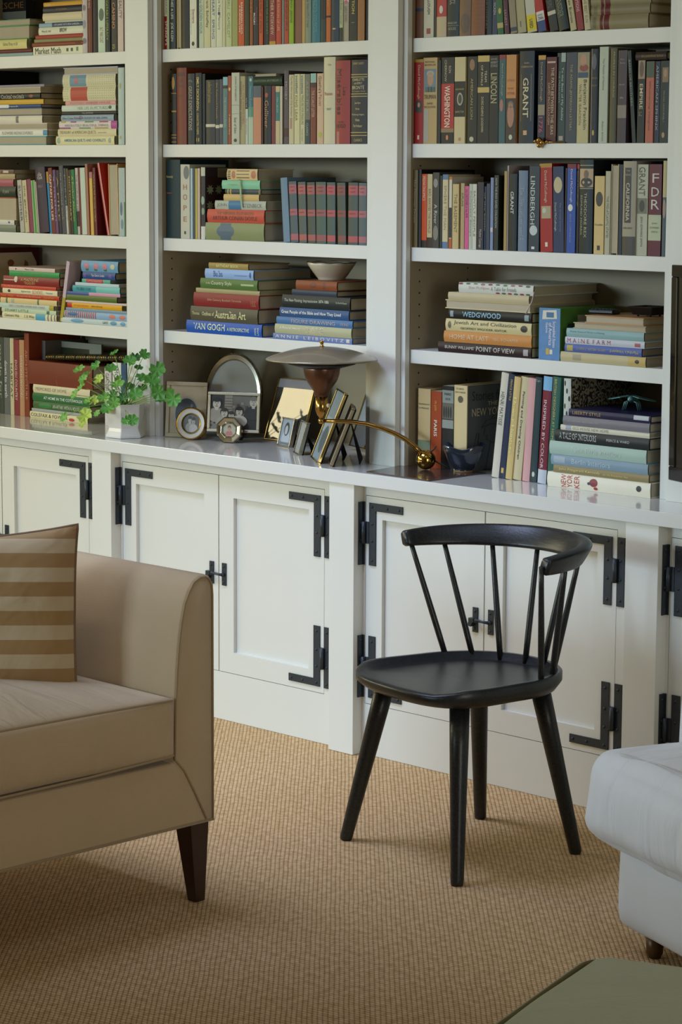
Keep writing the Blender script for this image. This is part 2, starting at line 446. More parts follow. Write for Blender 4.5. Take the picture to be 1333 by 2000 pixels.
def book_mesh(T, L, Dp, col, style, bands, texts, patches):
    """A book in its own frame: x across the spine, y into the shelf, z along the spine (top of the book at z = L)."""
    cv = cover(col); b = MB(); pk = MB()
    hard = style != 'p'; bd = min(.0026, T * .14) if hard else .0005
    bulge = (min(.0035, T * .1) if hard else .0006) if style != 'f' else 0
    ov = .0032 if hard else 0

    def bul(x): return -bulge * math.sin(PI * max(0, min(1, x / T)))
    if style == 'f':                                    # fore edge to the front, spine at the back
        b.box((0, 0, 0), (bd, Dp, L), cv); b.box((T - bd, 0, 0), (T, Dp, L), cv); b.box((bd, Dp - bd, 0), (T - bd, Dp, L), cv)
        pk.box((bd, ov * .6, ov), (T - bd, Dp - bd, L - ov), PG)
        return b, pk
    cuts = {0., 1.}
    for q in bands: cuts |= {q[0], q[1]}
    cuts = sorted(cuts); n = 6
    for i in range(len(cuts) - 1):
        a, c = cuts[i], cuts[i + 1]; mid = (a + c) / 2; m = cv
        for q in bands:
            if q[0] <= mid <= q[1]: m = cover(q[2])
        za, zb = L * (1 - a), L * (1 - c); vs_ = []
        for z in (za, zb):
            for j in range(n + 1): vs_.append((T * j / n, bul(T * j / n), z))
        b.add(vs_, [(j, n + 1 + j, n + 2 + j, j + 1) for j in range(n)], m, None, True)
    for z, s in ((0, 1), (L, -1)):                      # spine ends
        vs_ = [(T * j / n, bul(T * j / n), z) for j in range(n + 1)] + [(T, max(bd, .001), z), (0, max(bd, .001), z)]
        b.add(vs_, [tuple(range(len(vs_)))], cv)
    e = .0001
    b.box((0, 0, 0), (bd, Dp, L), cv); b.box((T - bd, 0, 0), (T, Dp, L), cv); b.box((bd, e, 0), (T - bd, max(bd, .001), L), cv)
    pk.box((bd, max(bd, .001), ov), (T - bd, Dp - ov, L - ov), PG)

    def surf(u, v, lift): return (T * u, bul(T * u) - lift, L * (1 - v))
    for (v0, v1, u0, u1, c, shape) in patches:
        if shape == 'o':
            pts = [(u0 + (u1 - u0) * (.5 + .5 * math.cos(a * PI / 10)), v0 + (v1 - v0) * (.5 + .5 * math.sin(a * PI / 10))) for a in range(20)]
            cen = ((u0 + u1) / 2, (v0 + v1) / 2)
            vs_ = [surf(*cen, .0004)] + [surf(p[0], p[1], .0004) for p in pts]
            b.add(vs_, [(0, 1 + i, 1 + (i + 1) % 20) for i in range(20)], ink(c))
        else:
            us = [u0 + (u1 - u0) * j / 4 for j in range(5)]
            vs_ = [surf(u, v, .00025) for v in (v0, v1) for u in us]
            b.add(vs_, [(j, 5 + j, 6 + j, j + 1) for j in range(4)], ink(c))
    for (t, v0, v1, u0, u1, c, ori) in texts:
        tv, tf, asp = text_mesh(t, 'B' in ori)
        if not tf: continue
        m = ink(c)
        if 'h' in ori: vs_ = [surf(u0 + (u1 - u0) * x, v1 - (v1 - v0) * y, .0007) for x, y in tv]
        elif 'q' in ori: vs_ = [surf(u0 + (u1 - u0) * x, v1 - (v1 - v0) * y, .0007) for x, y in tv]
        elif 'u' in ori: vs_ = [surf(u1 - (u1 - u0) * y, v1 - (v1 - v0) * x, .0007) for x, y in tv]
        else: vs_ = [surf(u0 + (u1 - u0) * y, v0 + (v1 - v0) * x, .0007) for x, y in tv]
        b.add(vs_, tf, m)
    return b, pk


SEEN = set()
CNT = [0]


def wc(s): return len(s.split())


def make_book(T, L, Dp, col, desc, text, tcol, o, rowp, rel, group, kind='book'):
    style = o.get('s', 'h')
    texts = []
    if text: texts.append((text, o.get('a', .1), o.get('z', .8), o.get('ta', .26), o.get('tb', .74), tcol, o.get('o', '')))
    texts += o.get('T', [])
    b, pk = book_mesh(T, L, Dp, col, style, o.get('b', []), texts, o.get('im', []))
    ob = b.build('book', None, fix=False); pg = pk.build('pages', ob)
    nm = o.get('n', 'book')
    lab = f'{desc} {nm} {rowp}, {rel}' if rel else f'{desc} {nm} {rowp}'
    if rel and 'the ' in rel and wc(lab) < 16: lab += ' one'
    if lab in SEEN or wc(lab) > 16: print('LABEL?', wc(lab), lab)
    SEEN.add(lab)
    tag(ob, lab, 'book', group); CNT[0] += 1
    return ob


def row(bay, shelf, ox, oy, sc, yb, items, front=None, first=None):
    """Upright books. items: x0, x1, top, colour, description, title, title colour, options - in the units of a crop at ox, oy enlarged sc times."""
    names = {1: "on left bay's", 2: "on middle bay's", 3: "on right bay's"}
    sh = {'A': 'top shelf', 'B': 'second shelf', 'C': 'third shelf', 'D': 'fourth shelf', 'K': 'counter'}[shelf]
    zs = SH.get(shelf, ZC); prev = first
    n = len(items)
    for i, it in enumerate(items):
        x0, x1, yt, col, desc = it[:5]; text = it[5] if len(it) > 5 else None; tc = it[6] if len(it) > 6 else 'e8e0c8'
        o = it[7] if len(it) > 7 else {}
        f = lambda x: x / sc + ox
        ybi = o.get('yb', yb + (0 if not isinstance(yb, tuple) else 0)) if not isinstance(yb, tuple) else yb[0] + (yb[1] - yb[0]) * ((x0 - yb[2]) / (yb[3] - yb[2]))
        py = ybi / sc + oy; Y = (front if front is not None else YS + .004) + o.get('y', 0) + random.uniform(0, .005)
        P0 = at_y(f(x0), py, Y); P1 = at_y(f(x1), py, Y); PT = at_y(f(x0 + o.get('lean', 0)), yt / sc + oy, Y)
        T = max(.003, (P1.x - P0.x) - .0006); h = PT.z - P0.z; dx = PT.x - P0.x
        if not o.get('lean'): dx = 0
        if not o.get('lean'):
            P0.x = max(P0.x, XL[bay] + .0006)
            if P0.x > XR[bay] - .012: P0.x = XR[bay] - .001 - T
            T = min(T, XR[bay] - .001 - P0.x)
        ang = math.atan2(dx, h); L = math.hypot(h, dx); T *= math.cos(ang)
        Dp = min(o.get('d', max(.1, min(.2, L * .66))), YB - .004 - Y)
        ob = make_book(T, L, Dp, col, desc, text, tc, o, names[bay] + ' ' + sh, ('beside the ' + prev) if prev else 'first of its row', f"upright books {names[bay]} {sh}")
        zx = max(0, math.sin(ang) * T)
        ob.location = (P0.x, Y, zs + .0003 + (zx if ang > 0 else 0)); ob.rotation_euler = (0, ang, 0)
        prev = desc


def stack(bay, shelf, ox, oy, sc, items, front=None, setb=0, first=None, zb=None, ystart=None, depth=.2, dz=None):
    """A pile of lying books, lowest first: x0, x1, y of the top edge, y of the bottom edge (both at the left end), colour, ..."""
    names = {1: "on left bay's", 2: "on middle bay's", 3: "on right bay's"}
    sh = {'A': 'top shelf', 'B': 'second shelf', 'C': 'third shelf', 'D': 'fourth shelf', 'K': 'counter'}[shelf]
    z = SH.get(shelf, ZC) + .0003 if zb is None else zb; prev = first
    for i, it in enumerate(items):
        x0, x1, y0, y1, col, desc = it[:6]; text = it[6] if len(it) > 6 else None; tc = it[7] if len(it) > 7 else 'e8e0c8'
        o = it[8] if len(it) > 8 else {}
        Y = (front if front is not None else YS + .004) + o.get('y', 0) + random.uniform(0, .004)
        xl, xr = x0 / sc + ox, x1 / sc + ox
        A = at_y(max(xl, -500), y0 / sc + oy, Y); B = at_y(max(xl, -500), y1 / sc + oy, Y); E = at_y(xr, y0 / sc + oy + .09 * (xr - xl) * (1 if y0 / sc + oy > 290 else 0), Y)
        T = max(.003, A.z - B.z); L = min(E.x, XR[bay] - .001) - A.x
        Dp = min(o.get('d', depth), YB - .004 - Y)
        ob = make_book(T - .0003, L, Dp, col, desc, text, tc, o, names[bay] + ' ' + sh, ('on top of the ' + prev) if prev else 'lowest of its pile', f"books lying in piles {names[bay]} {sh}")
        ob.location = (A.x, Y, z); ob.rotation_euler = (0, -PI / 2, 0)
        # x -> up, z -> towards -x : shift so that the top of the book is at the left end
        ob.location.x = A.x + L
        if o.get('rz'):
            ob.rotation_euler = (Matrix.Rotation(o['rz'], 3, 'Z') @ Matrix.Rotation(-PI / 2, 3, 'Y')).to_euler()
        z += T; prev = desc
    return z


def tl(t, a, z, ta, tb, c, o=''): return (t, a, z, ta, tb, c, o)


K2 = dict(s='p')
R4 = 4.0394
# --- window bay, top shelf
stack(1, 'A', 0, 0, R4, [
    (-300, 260, 425, 450, '8fa3a0', 'pale teal thin', None), (-260, 255, 395, 425, '6a1f22', 'dark maroon thin', None),
    (-240, 215, 320, 395, 'cfc78e', 'cream yellow jacketed', 'Business Money  on Life', '8a8460', dict(a=.6, z=.85, d=.17)),
    (-220, 230, 215, 320, '3f8a3c', 'green covered thick', None, None, dict(s='f')), (-200, 235, 165, 215, '6f8a62', 'grey green thinner', None, None, dict(s='f'))], depth=.17)
zt = stack(1, 'A', 0, 0, R4, [
    (262, 690, 380, 445, 'd8d6bd', 'white market maths', 'Market Math', '1f1f1a', dict(a=.04, z=.52, ta=.1, tb=.85, s='p', im=[(.62, .66, .3, .7, '555', 'r')] and [(.62, .66, .3, .7, '4a4a44', 'r'), (.70, .74, .3, .7, '3a4a50', 'r'), (.80, .84, .3, .8, '6a8a60', 'r')])),
    (255, 660, 347, 380, '8a4630', 'rust brown flat', 'Dining', '4a2018', dict(a=.85, z=.96)), (272, 660, 320, 347, '8c8c62', 'olive tan flat'), (282, 660, 290, 320, 'a8443c', 'brick red flat'),
    (308, 660, 230, 290, 'd5d5c0', 'white brewing', 'BREW', '222', dict(a=.48, z=.64, ta=.3, tb=.8, o='B')) if 0 else
    (308, 660, 230, 290, 'd5d5c0', 'white brewing', 'BREW', '22221e', dict(a=.48, z=.64, ta=.3, tb=.8, o='B', T=[tl('Maria B. Hall', .08, .28, .35, .6, '22221e')])),
    (310, 655, 198, 230, '4a5a72', 'slate blue gardening', 'ORGANIC KITCHEN GARDEN', 'd8dcd8', dict(a=.36, z=.92, b=[(0, .3, '8fa6b4')])),
    (355, 655, 180, 198, 'b5b8a6', 'pale grey thin'), (340, 650, 120, 180, 'cfc3a4', 'plain cream thick'),
    (342, 650, 68, 120, '2f3240', 'navy gilt titled', 'of my mother', '9a8040', dict(a=.35, z=.62)), (345, 650, 35, 68, 'c79a3c', 'golden yellow', 'Notes', 'f0e0b0', dict(a=.05, z=.2))], depth=.2, first=None and '')
row(1, 'A', 0, 0, R4, 415, [
    (652, 692, -60, 'bdb6b4', 'white map patterned', None, None, dict(im=[(.2, .3, .2, .8, '8a7a80', 'o'), (.45, .6, .2, .8, '9a94a0', 'o'), (.75, .85, .1, .9, '807a86', 'o')])),
    (694, 730, -90, '7a4028', 'copper brown', 'CHRIS KING', 'd8b8a0', dict(a=.1, z=.3)), (733, 772, -40, '2a201e', 'blackish slim'),
    (776, 832, -80, 'bccbb8', 'pale mint', 'SALT  MARK COAST', 'a05048', dict(s='p', im=[(.3, .5, .15, .85, '5a6a5a', 'o')], a=.6, z=.85)),
    (834, 872, -50, '262b28', 'dark green slim', 'VEGETABLE LITERACY', 'a8b45a', dict(a=.05, z=.8)),
    (876, 926, -70, '30302e', 'black orange lettered', 'CAMINO', 'e0935c', dict(a=.2, z=.62, s='p', T=[tl('25', .88, .95, .3, .7, 'c8c058', 'h')])),
    (931, 976, -60, 'c9b9b2', 'pinkish white', 'REALITY', '77706c', dict(a=.1, z=.45, s='p'))], first='golden yellow')
# --- window bay, second shelf
stack(1, 'B', 0, 0, R4, [
    (-260, 365, 1080, 1148, '4f9aa0', 'teal covered', None, None, dict(s='f', d=.26)), (-260, 375, 1022, 1070, 'd9d8ce', 'white flower', 'FLOWERS REDISCOVERED', '777770', dict(a=.45, z=.83, im=[(.95, 1, .1, .95, '4a8fb8', 'r')], d=.26)),
    (-230, 372, 970, 1022, 'c9c0bd', 'floral pale', None, None, dict(s='f', d=.26)), (-200, 335, 912, 970, 'd2cdbf', 'white grey label', None, None, dict(s='h', d=.26, im=[(.62, .66, .05, .95, '77756c', 'r')])),
    (-200, 330, 852, 912, '3c4364', 'navy bound', None, None, dict(s='f', d=.26)), (-180, 325, 825, 852, '2f4f86', 'royal blue', 'french', 'e5e8ee', dict(a=.5, z=.65, b=[(0, .5, 'd5dade')], d=.25)),
    (-180, 345, 787, 825, 'c8a443', 'mustard yellow', None, None, dict(d=.27)), (-220, 320, 737, 787, '23211f', 'black cocktail', 'The Cocktail cocktails', 'c8c4b4', dict(a=.35, z=.77, ta=.15, tb=.8, im=[(.84, .9, .25, .75, '8a4a48', 'o')], d=.26)),
    (-200, 320, 692, 737, 'bfb193', 'blank cream', None, None, dict(s='f', d=.26)), (-150, 350, 672, 692, '8f8a98', 'lilac grey thin', None, None, dict(d=.24))], depth=.24)
zt = stack(1, 'B', 0, 0, R4, [
    (445, 905, 1072, 1140, 'd6cfa9', 'cream coverlets', 'AMERICAN QUILTS AND COVERLETS', '3b7f9c', dict(a=.15, z=.86, ta=.3, tb=.68, o='B', im=[(.02, .08, .15, .85, '9ab0a0', 'o'), (.9, .95, .2, .8, 'a8b0a0', 'o')])),
    (460, 920, 1016, 1072, 'cfc8a8', 'cream quilting', 'TREASURY of AMERICAN QUILTS', '8a7a50', dict(a=.03, z=.66, T=[tl('text by the editors', .7, .84, .3, .6, '8a8060')])),
    (470, 925, 955, 1016, 'd0c8c4', 'rainbow striped', 'ABSOLUTELY BEAUTIFUL THINGS', '8a7f8a', dict(a=.1, z=.86, ta=.3, tb=.6, b=[(.9, 1, 'b05a98')], im=[(.03, .12, .8, .98, 'c8b040', 'r'), (.2, .3, .82, .98, 'a85090', 'r'), (.45, .6, .82, .98, '6a9a50', 'r'), (.7, .85, .82, .98, 'b84a60', 'r'), (.0, .2, .03, .2, '9a4a88', 'r'), (.35, .55, .03, .18, '60a070', 'r'), (.62, .85, .03, .18, 'c0a040', 'r')])),
    (485, 900, 906, 955, '94a2b0', 'blue grey room', 'Ellen Crane Mellon   A ROOM OF HER OWN', '4a5468', dict(a=.03, z=.88, ta=.3, tb=.65, im=[(.34, .41, .2, .85, '7c6a90', 'o')])),
    (490, 920, 878, 906, '1f1f20', 'thin black', 'PAUL BOWMAN', 'bcbab0', dict(a=.38, z=.58)),
    (490, 915, 830, 878, 'c5cfc2', 'white mint pictures', 'HER LIFE IN PICTURES', '90a09a', dict(a=.3, z=.86, im=[(.87, .93, .3, .85, '4a5a52', 'o')])),
    (518, 915, 798, 830, 'cf9f9b', 'dusty pink', 'POTTERY DINNER HOUSE', 'a87a78', dict(a=.1, z=.9)),
    (500, 915, 686, 798, 'c9c4a6', 'dotted red labelled', None, None, dict(im=[(.15, .47, .02, .98, 'b8452f', 'r')] + [(x / 24, x / 24 + .012, y / 6, y / 6 + .05, '9a9a70', 'r') for x in list(range(0, 3)) + list(range(12, 24)) for y in range(1, 6)])),
    (498, 915, 592, 686, 'cbc6aa', 'dotted blue labelled', None, None, dict(im=[(.14, .45, .02, .98, '6d94a8', 'r'), (.23, .3, .2, .8, 'b8707a', 'r')] + [(x / 24, x / 24 + .012, y / 6, y / 6 + .05, '9a9a70', 'r') for x in list(range(0, 3)) + list(range(12, 24)) for y in range(1, 6)])),
    (500, 930, 535, 592, 'a9abc0', 'lilac white album', None, None, dict(s='f'))], depth=.22)
row(1, 'B', 0, 0, R4, 1140, [(936, 984, 532, 'b3c2bd', 'tall pale blue slim', None, None, dict(im=[(.2, .28, .3, .6, 'c0a860', 'o'), (.88, .93, .3, .6, 'c0a860', 'o')], d=.24))], first='quilting')
# --- window bay, third shelf
B3 = (0, 290, R4)
stack(1, 'C', 0, 290, R4, [(-200, 128, 605, 660, '7e8478', 'plain grey'), (-200, 115, 566, 605, 'c5c4bc', 'white blue dotted', None, None, dict(im=[(.85, .9, .3, .75, '3f5f9a', 'o')])),
    (-180, 128, 400, 566, 'b9ab8e', 'tan slipcased thick', None, None, dict(s='f')), (-160, 125, 390, 400, 'a05038', 'thin red'),
    (-200, 128, 306, 390, '2e3b30', 'dark green', 'of poems', 'a8a890', dict(a=.7, z=.85)), (-200, 108, 250, 306, 'a4606c', 'rose pink', None), (-150, 120, 208, 250, 'a89878', 'tan thin'),
    (-100, 110, 176, 208, '6a5548', 'mixed colour magazine', None, None, dict(s='p', im=[(.2, .5, .2, .8, 'b86a40', 'r'), (.6, .8, .2, .8, 'c8b8a0', 'r')]))], depth=.17)
row(1, 'C', 0, 290, R4, (660, 690, 160, 990), [
    (163, 196, 248, 'a9a6a0', 'pale grey', 'SUMMER', '55524c', dict(lean=-28, s='p')), (200, 234, 250, 'b9b093', 'cream seedling', 'the garden', '6a6050', dict(lean=-28, s='p')),
    (238, 270, 243, '8c4a5a', 'mauve red', None, None, dict(lean=-30)), (272, 300, 250, 'bdc8a0', 'green striped white', None, None, dict(lean=-28, s='p', b=[(0, 1, '4c9a44')], im=[(0, 1, 0, .2, 'ccd0b8', 'r'), (0, 1, .85, 1, 'ccd0b8', 'r')])),
    (301, 314, 260, 'a8a09a', 'white speckled thin', None, None, dict(lean=-28, s='p')),
    (316, 392, 152, '47384a', 'dark purple yearly', None, None, dict(lean=-40, T=[tl('THE', .08, .1, .4, .6, 'c8c0b8', 'h'), tl('ONE', .1, .14, .28, .72, 'd8d0c8', 'h'), tl('YEAR', .145, .185, .22, .78, 'd8d0c8', 'h'), tl('BIBLE', .27, .31, .25, .75, '8a7884', 'h')])),
    (395, 412, 182, 'b08f4a', 'gold blue thin', None, None, dict(lean=-32, b=[(.18, 1, '2f86b0')])),
    (412, 442, 153, '7c3626', 'red brown', 'CAPTAIN FOR LIFE', 'e8dcd0', dict(lean=-34, s='p', o='B')), (443, 466, 168, '6c5078', 'violet', 'a nation', 'b8a8b8', dict(lean=-30)),
    (467, 491, 170, '3a2c34', 'plum black', 'A FIRE', 'b89a60', dict(lean=-28)), (493, 526, 135, '55545a', 'tall grey', 'the collected work', '9a9484', dict(lean=-30)),
    (527, 546, 155, '4b4d55', 'grey white footed', 'PORTRAIT', '9a9a98', dict(lean=-28, b=[(.57, 1, 'b8b4b0')])), (547, 560, 156, '6b5a30', 'olive brown thin', None, None, dict(lean=-26)),
    (561, 583, 168, '42302a', 'brown gilt', 'DICTIONARY', 'c8a850', dict(lean=-26, o='B')), (585, 613, 165, '2f7a4c', 'bright green', 'A Pocket Almanac', 'c8c060', dict(lean=-28)),
    (613, 635, 152, 'b3aca4', 'white brown footed', 'THE WORLD OF MEMOIR', '5a4a48', dict(lean=-22, b=[(.65, .88, '4a3230')], s='p')), (636, 650, 150, '7a3040', 'maroon slim', None, None, dict(lean=-22)),
    (651, 690, 150, 'b9c4b8', 'wide pale mint', None, None, dict(lean=-22, s='p')), (692, 710, 120, 'a87a68', 'dusty brown tall', None, None, dict(lean=-22)),
    (720, 743, 183, 'c8a860', 'cream yellow slim', None, None, dict(lean=-18, b=[(0, .1, 'a87888')])), (750, 770, 150, '74343c', 'red maroon gilt', 'MYTHS IN THE SECOND WORLD', 'c8a850', dict(lean=-20, d=.14)),
    (848, 866, 115, 'b84038', 'leaning red white', None, None, dict(lean=-82, im=[(0, 1, .55, .95, 'c8a8a8', 'r')], s='p', d=.15)),
    (867, 940, 120, 'c8a878', 'tan fore edge', None, None, dict(s='f', lean=-14)), (942, 992, 150, 'a9b4b4', 'green white patterned', None, None, dict(s='p', lean=-8, im=[(.5, .7, .2, .6, '5f6f8a', 'o'), (.75, .9, .3, .7, '7a8aa0', 'o'), (.5, 1, .85, 1, '3a7a4a', 'r')]))], first='rose pink')
# --- window bay, fourth shelf
stack(1, 'D', 0, 460, R4, [
    (20, 447, 598, 645, 'cfc8aa', 'cream spider story', "Charlotte's Web", '4a4a40', dict(a=.05, z=.32, T=[tl('E. B. White', .42, .6, .25, .7, '4a4a40')], b=[(.62, .8, '5a9cb8'), (.84, .86, '6a6a70'), (.9, .92, '6a6a70'), (.96, .98, '6a6a70')])),
    (15, 445, 565, 598, 'b5c4ac', 'mint mouse story', 'STUART LITTLE', '3a4038', dict(a=.06, z=.5, ta=.2, tb=.8, im=[(.83, .88, .1, .9, '3f6a50', 'r')])),
    (-10, 425, 527, 565, 'b4c4bc', 'pastel lettered', 'FIRST CHILDREN POEMS AND SONGS', 'b88a98', dict(a=.2, z=.85, b=[(.92, 1, 'a8a040')])),
    (5, 450, 485, 527, 'c8b68a', 'cream green barred', None, None, dict(b=[(.1, .13, '5a7a60'), (.66, .69, '5a7a60')], im=[(.2, .25, .1, .9, 'a8b0a0', 'r')])),
    (-5, 470, 450, 485, 'b5442c', 'orange red thin', 'The Land of the Blue Storybooks', 'e0b8a8', dict(a=.3, z=.7, ta=.3, tb=.65, T=[tl('Sister  Miller', .04, .25, .3, .7, 'd89a30'), tl('Colored Door', .75, .92, .3, .7, 'd8a030')])),
    (22, 455, 410, 450, 'cfc7ac', 'cream beginner', 'Beginner book', '2f7a50', dict(a=.35, z=.52, T=[tl('SCHOOL', .55, .75, .15, .85, 'c88a68'), tl('Hamster', .8, .92, .3, .65, '6a9ab0')], im=[(.1, .15, .2, .8, '2a2a28', 'o')])),
    (10, 445, 382, 410, 'c04a34', 'red fact', 'The Big Book of Facts', 'e8a090', dict(a=.05, z=.42)),
    (30, 470, 312, 382, '8a3232', 'dark red treasury', 'A MADELINE', 'c8a868', dict(a=.32, z=.64, ta=.5, tb=.85, T=[tl('TREASURY', .38, .58, .12, .42, 'c8a868')], im=[(.2, .26, .3, 1, 'd0c8b8', 'o'), (.01, .2, .5, .62, 'c0b0a0', 'r')])),
    (75, 470, 270, 312, '3f9a5c', 'bright green children', 'LUNCH HOSPITALITY', '6aa060', dict(a=.2, z=.8)),
    (72, 435, 240, 270, 'c4b4b0', 'pinkish white thin', 'Music Cafe', '7a6a6c', dict(a=.35, z=.55, d=.22, im=[(.14, .17, .3, .7, '2a2a28', 'o')]))], depth=.2)
row(1, 'D', 0, 460, R4, 680, [(472, 497, 205, 'b8a8b4', 'leaning pink covered', None, None, dict(lean=55, d=.13, s='p', b=[(.6, 1, 'a8983c')]))], first='nursery')
zt = stack(1, 'D', 0, 460, R4, [
    (485, 1005, 640, 680, 'b9c4c4', 'white blue clouded', 'SAFE', '3a4a50', dict(a=.64, z=.72, im=[(.15, .35, .1, .9, '6a9cc0', 'o'), (.75, .85, .1, .9, '5f93b4', 'o'), (.9, .98, .1, .9, '6a9cc0', 'o')])),
    (510, 1005, 583, 640, '8ba6c0', 'red white striped', None, None, dict(im=[(.02 + i * .034, .036 + i * .034, .1, .95, 'b03a34', 'r') for i in range(15)] + [(.06, .22, .3, .8, '2f6a9c', 'o'), (.72, .82, .2, .8, 'c87a70', 'o'), (.88, .98, .2, .8, 'c87a70', 'o')])),
    (522, 1000, 560, 583, '7f93a4', 'grey blue thin'), (532, 965, 520, 560, 'cf9f2c', 'yellow dictionary', 'children dictionary', '6a5a20', dict(a=.45, z=.65, b=[(0, .09, 'b83a34')], T=[tl('SCHOLASTIC', .12, .4, .3, .7, 'd8742c')] and [tl('MY BIG WORD', .12, .4, .3, .7, 'd8742c')])),
    (520, 1000, 503, 520, 'c4b4b0', 'white red edged', None, None, dict(s='p')), (526, 925, 458, 503, '5f7434', 'olive green', None, None, dict(s='h')),
    (528, 950, 432, 458, '4f5f9a', 'blue pink ended', None, None, dict(b=[(.42, 1, 'c094a8')])), (575, 948, 382, 432, '4a9aa4', 'turquoise story', 'THE BIBLE STORY', '2a5a60', dict(a=.08, z=.4, b=[(.5, 1, '7ab4b0')])),
    (595, 940, 357, 382, 'b4c4cc', 'white blue thin', None, None, dict(s='p')), (648, 872, 327, 357, '5fa490', 'mint red banded', 'LITTLE BOOKS', 'e0b0a8', dict(a=.2, z=.7, b=[(.15, .75, 'b8484c')])),
    (655, 912, 270, 327, '33558f', 'royal blue pages', 'Papa Goes to London', 'd8dce8', dict(a=.28, z=.68, im=[(.03, .12, .2, .8, '5a4a98', 'o'), (.8, .9, .2, .8, '5a4a98', 'o')])),
    (645, 935, 182, 270, '6f9ab8', 'rose patterned blue', None, None, dict(im=[(.08, .22, .25, .8, 'c07a90', 'o'), (.34, .48, .25, .8, 'c07a90', 'o'), (.58, .72, .25, .8, 'c07a90', 'o'), (.8, .92, .3, .75, 'c8c8a0', 'o'), (.12, .2, .1, .35, '3a6a48', 'r'), (.36, .44, .1, .3, '3a6a48', 'r'), (.62, .7, .1, .3, '3a6a48', 'r')]))], depth=.2)
# --- window bay, counter
row(1, 'K', 0, 640, 3.8086, (645, 665, 0, 200), [
    (0, 32, 80, '4a4f46', 'dark grey green', 'made for', 'a8a890'), (34, 78, 80, '6c6c68', 'grey earth', 'down to earth', 'd0d0c8', dict(a=.3, z=.78, o='B')), (80, 108, 84, 'b9b092', 'cream habitat', 'HABITAT', '33302a', dict(a=.33, z=.78)),
    (110, 148, 95, '8a3a3c', 'red country', 'ENGLISH COUNTRY', 'd8b8a8', dict(a=.27, z=.8)), (150, 186, 95, 'b08868', 'peach tan', 'SWEDISH WOOD', 'd8c0a8', dict(a=.2, z=.75)),
    (188, 222, 45, '8a4228', 'tall rust', 'ARCHITECTURE', 'b87858', dict(a=.2, z=.8, d=.22)), (224, 262, 100, '6a3044', 'plum', 'GARDEN LIVING', 'd8c8d0', dict(y=.05, a=.05, z=.3, yb=660)),
    (268, 302, 108, 'b4b8b0', 'pale grey slim', None, None, dict(y=.06)), (304, 344, 118, '6f6a66', 'charcoal numbered', None, None, dict(y=.06))], front=.062, first='window')
zt = stack(1, 'K', 0, 640, 3.8086, [
    (226, 655, 658, 706, 'cfc5a0', 'cream floral', 'COLEFAX & FOWLER', '3a342a', dict(a=.02, z=.66, ta=.25, tb=.8, im=[(.68, .78, .1, .6, 'b84038', 'o')])),
    (238, 685, 634, 658, '9c9c98', 'thin silver grey'), (250, 672, 580, 634, '4a6a3c', 'leafy green affair', 'AN AFFAIR WITH A HOUSE', 'd8dcc8', dict(a=.35, z=.82, im=[(.1, .34, .15, .85, '2f7a3c', 'o'), (.85, .97, .2, .9, '3a5a30', 'o')])),
    (246, 672, 518, 580, '2f6e3e', 'green cottage', 'AT HOME IN THE COTSWOLDS', 'e0e4d8', dict(a=.2, z=.88, ta=.32, tb=.66, o='B')), (250, 672, 456, 518, 'cbc0a2', 'cream memories', 'MEMORIES OF HOME', '9a9078', dict(a=.05, z=.6, ta=.3, tb=.7)),
    (212, 690, 283, 456, '7e3f2c', 'thick chestnut leather', None, None, dict(d=.26, n='album', im=[(.45, .452, .0, .3, 'a89080', 'r')]))], front=.058, depth=.22)
ALB_Z = zt
row(1, 'K', 0, 640, 3.8086, 690, [(782, 832, 255, 'c8c0bc', 'white gardens', 'GARDENS', '4a4844', dict(a=.1, z=.4, yb=690)), (842, 905, 212, 'd3d3cc', 'tall white modern', 'MODERN', '3f4044', dict(a=.1, z=.5, ta=.3, tb=.75)), (907, 944, 215, '3f5a78', 'blue picture')], front=.075, first='leather album')
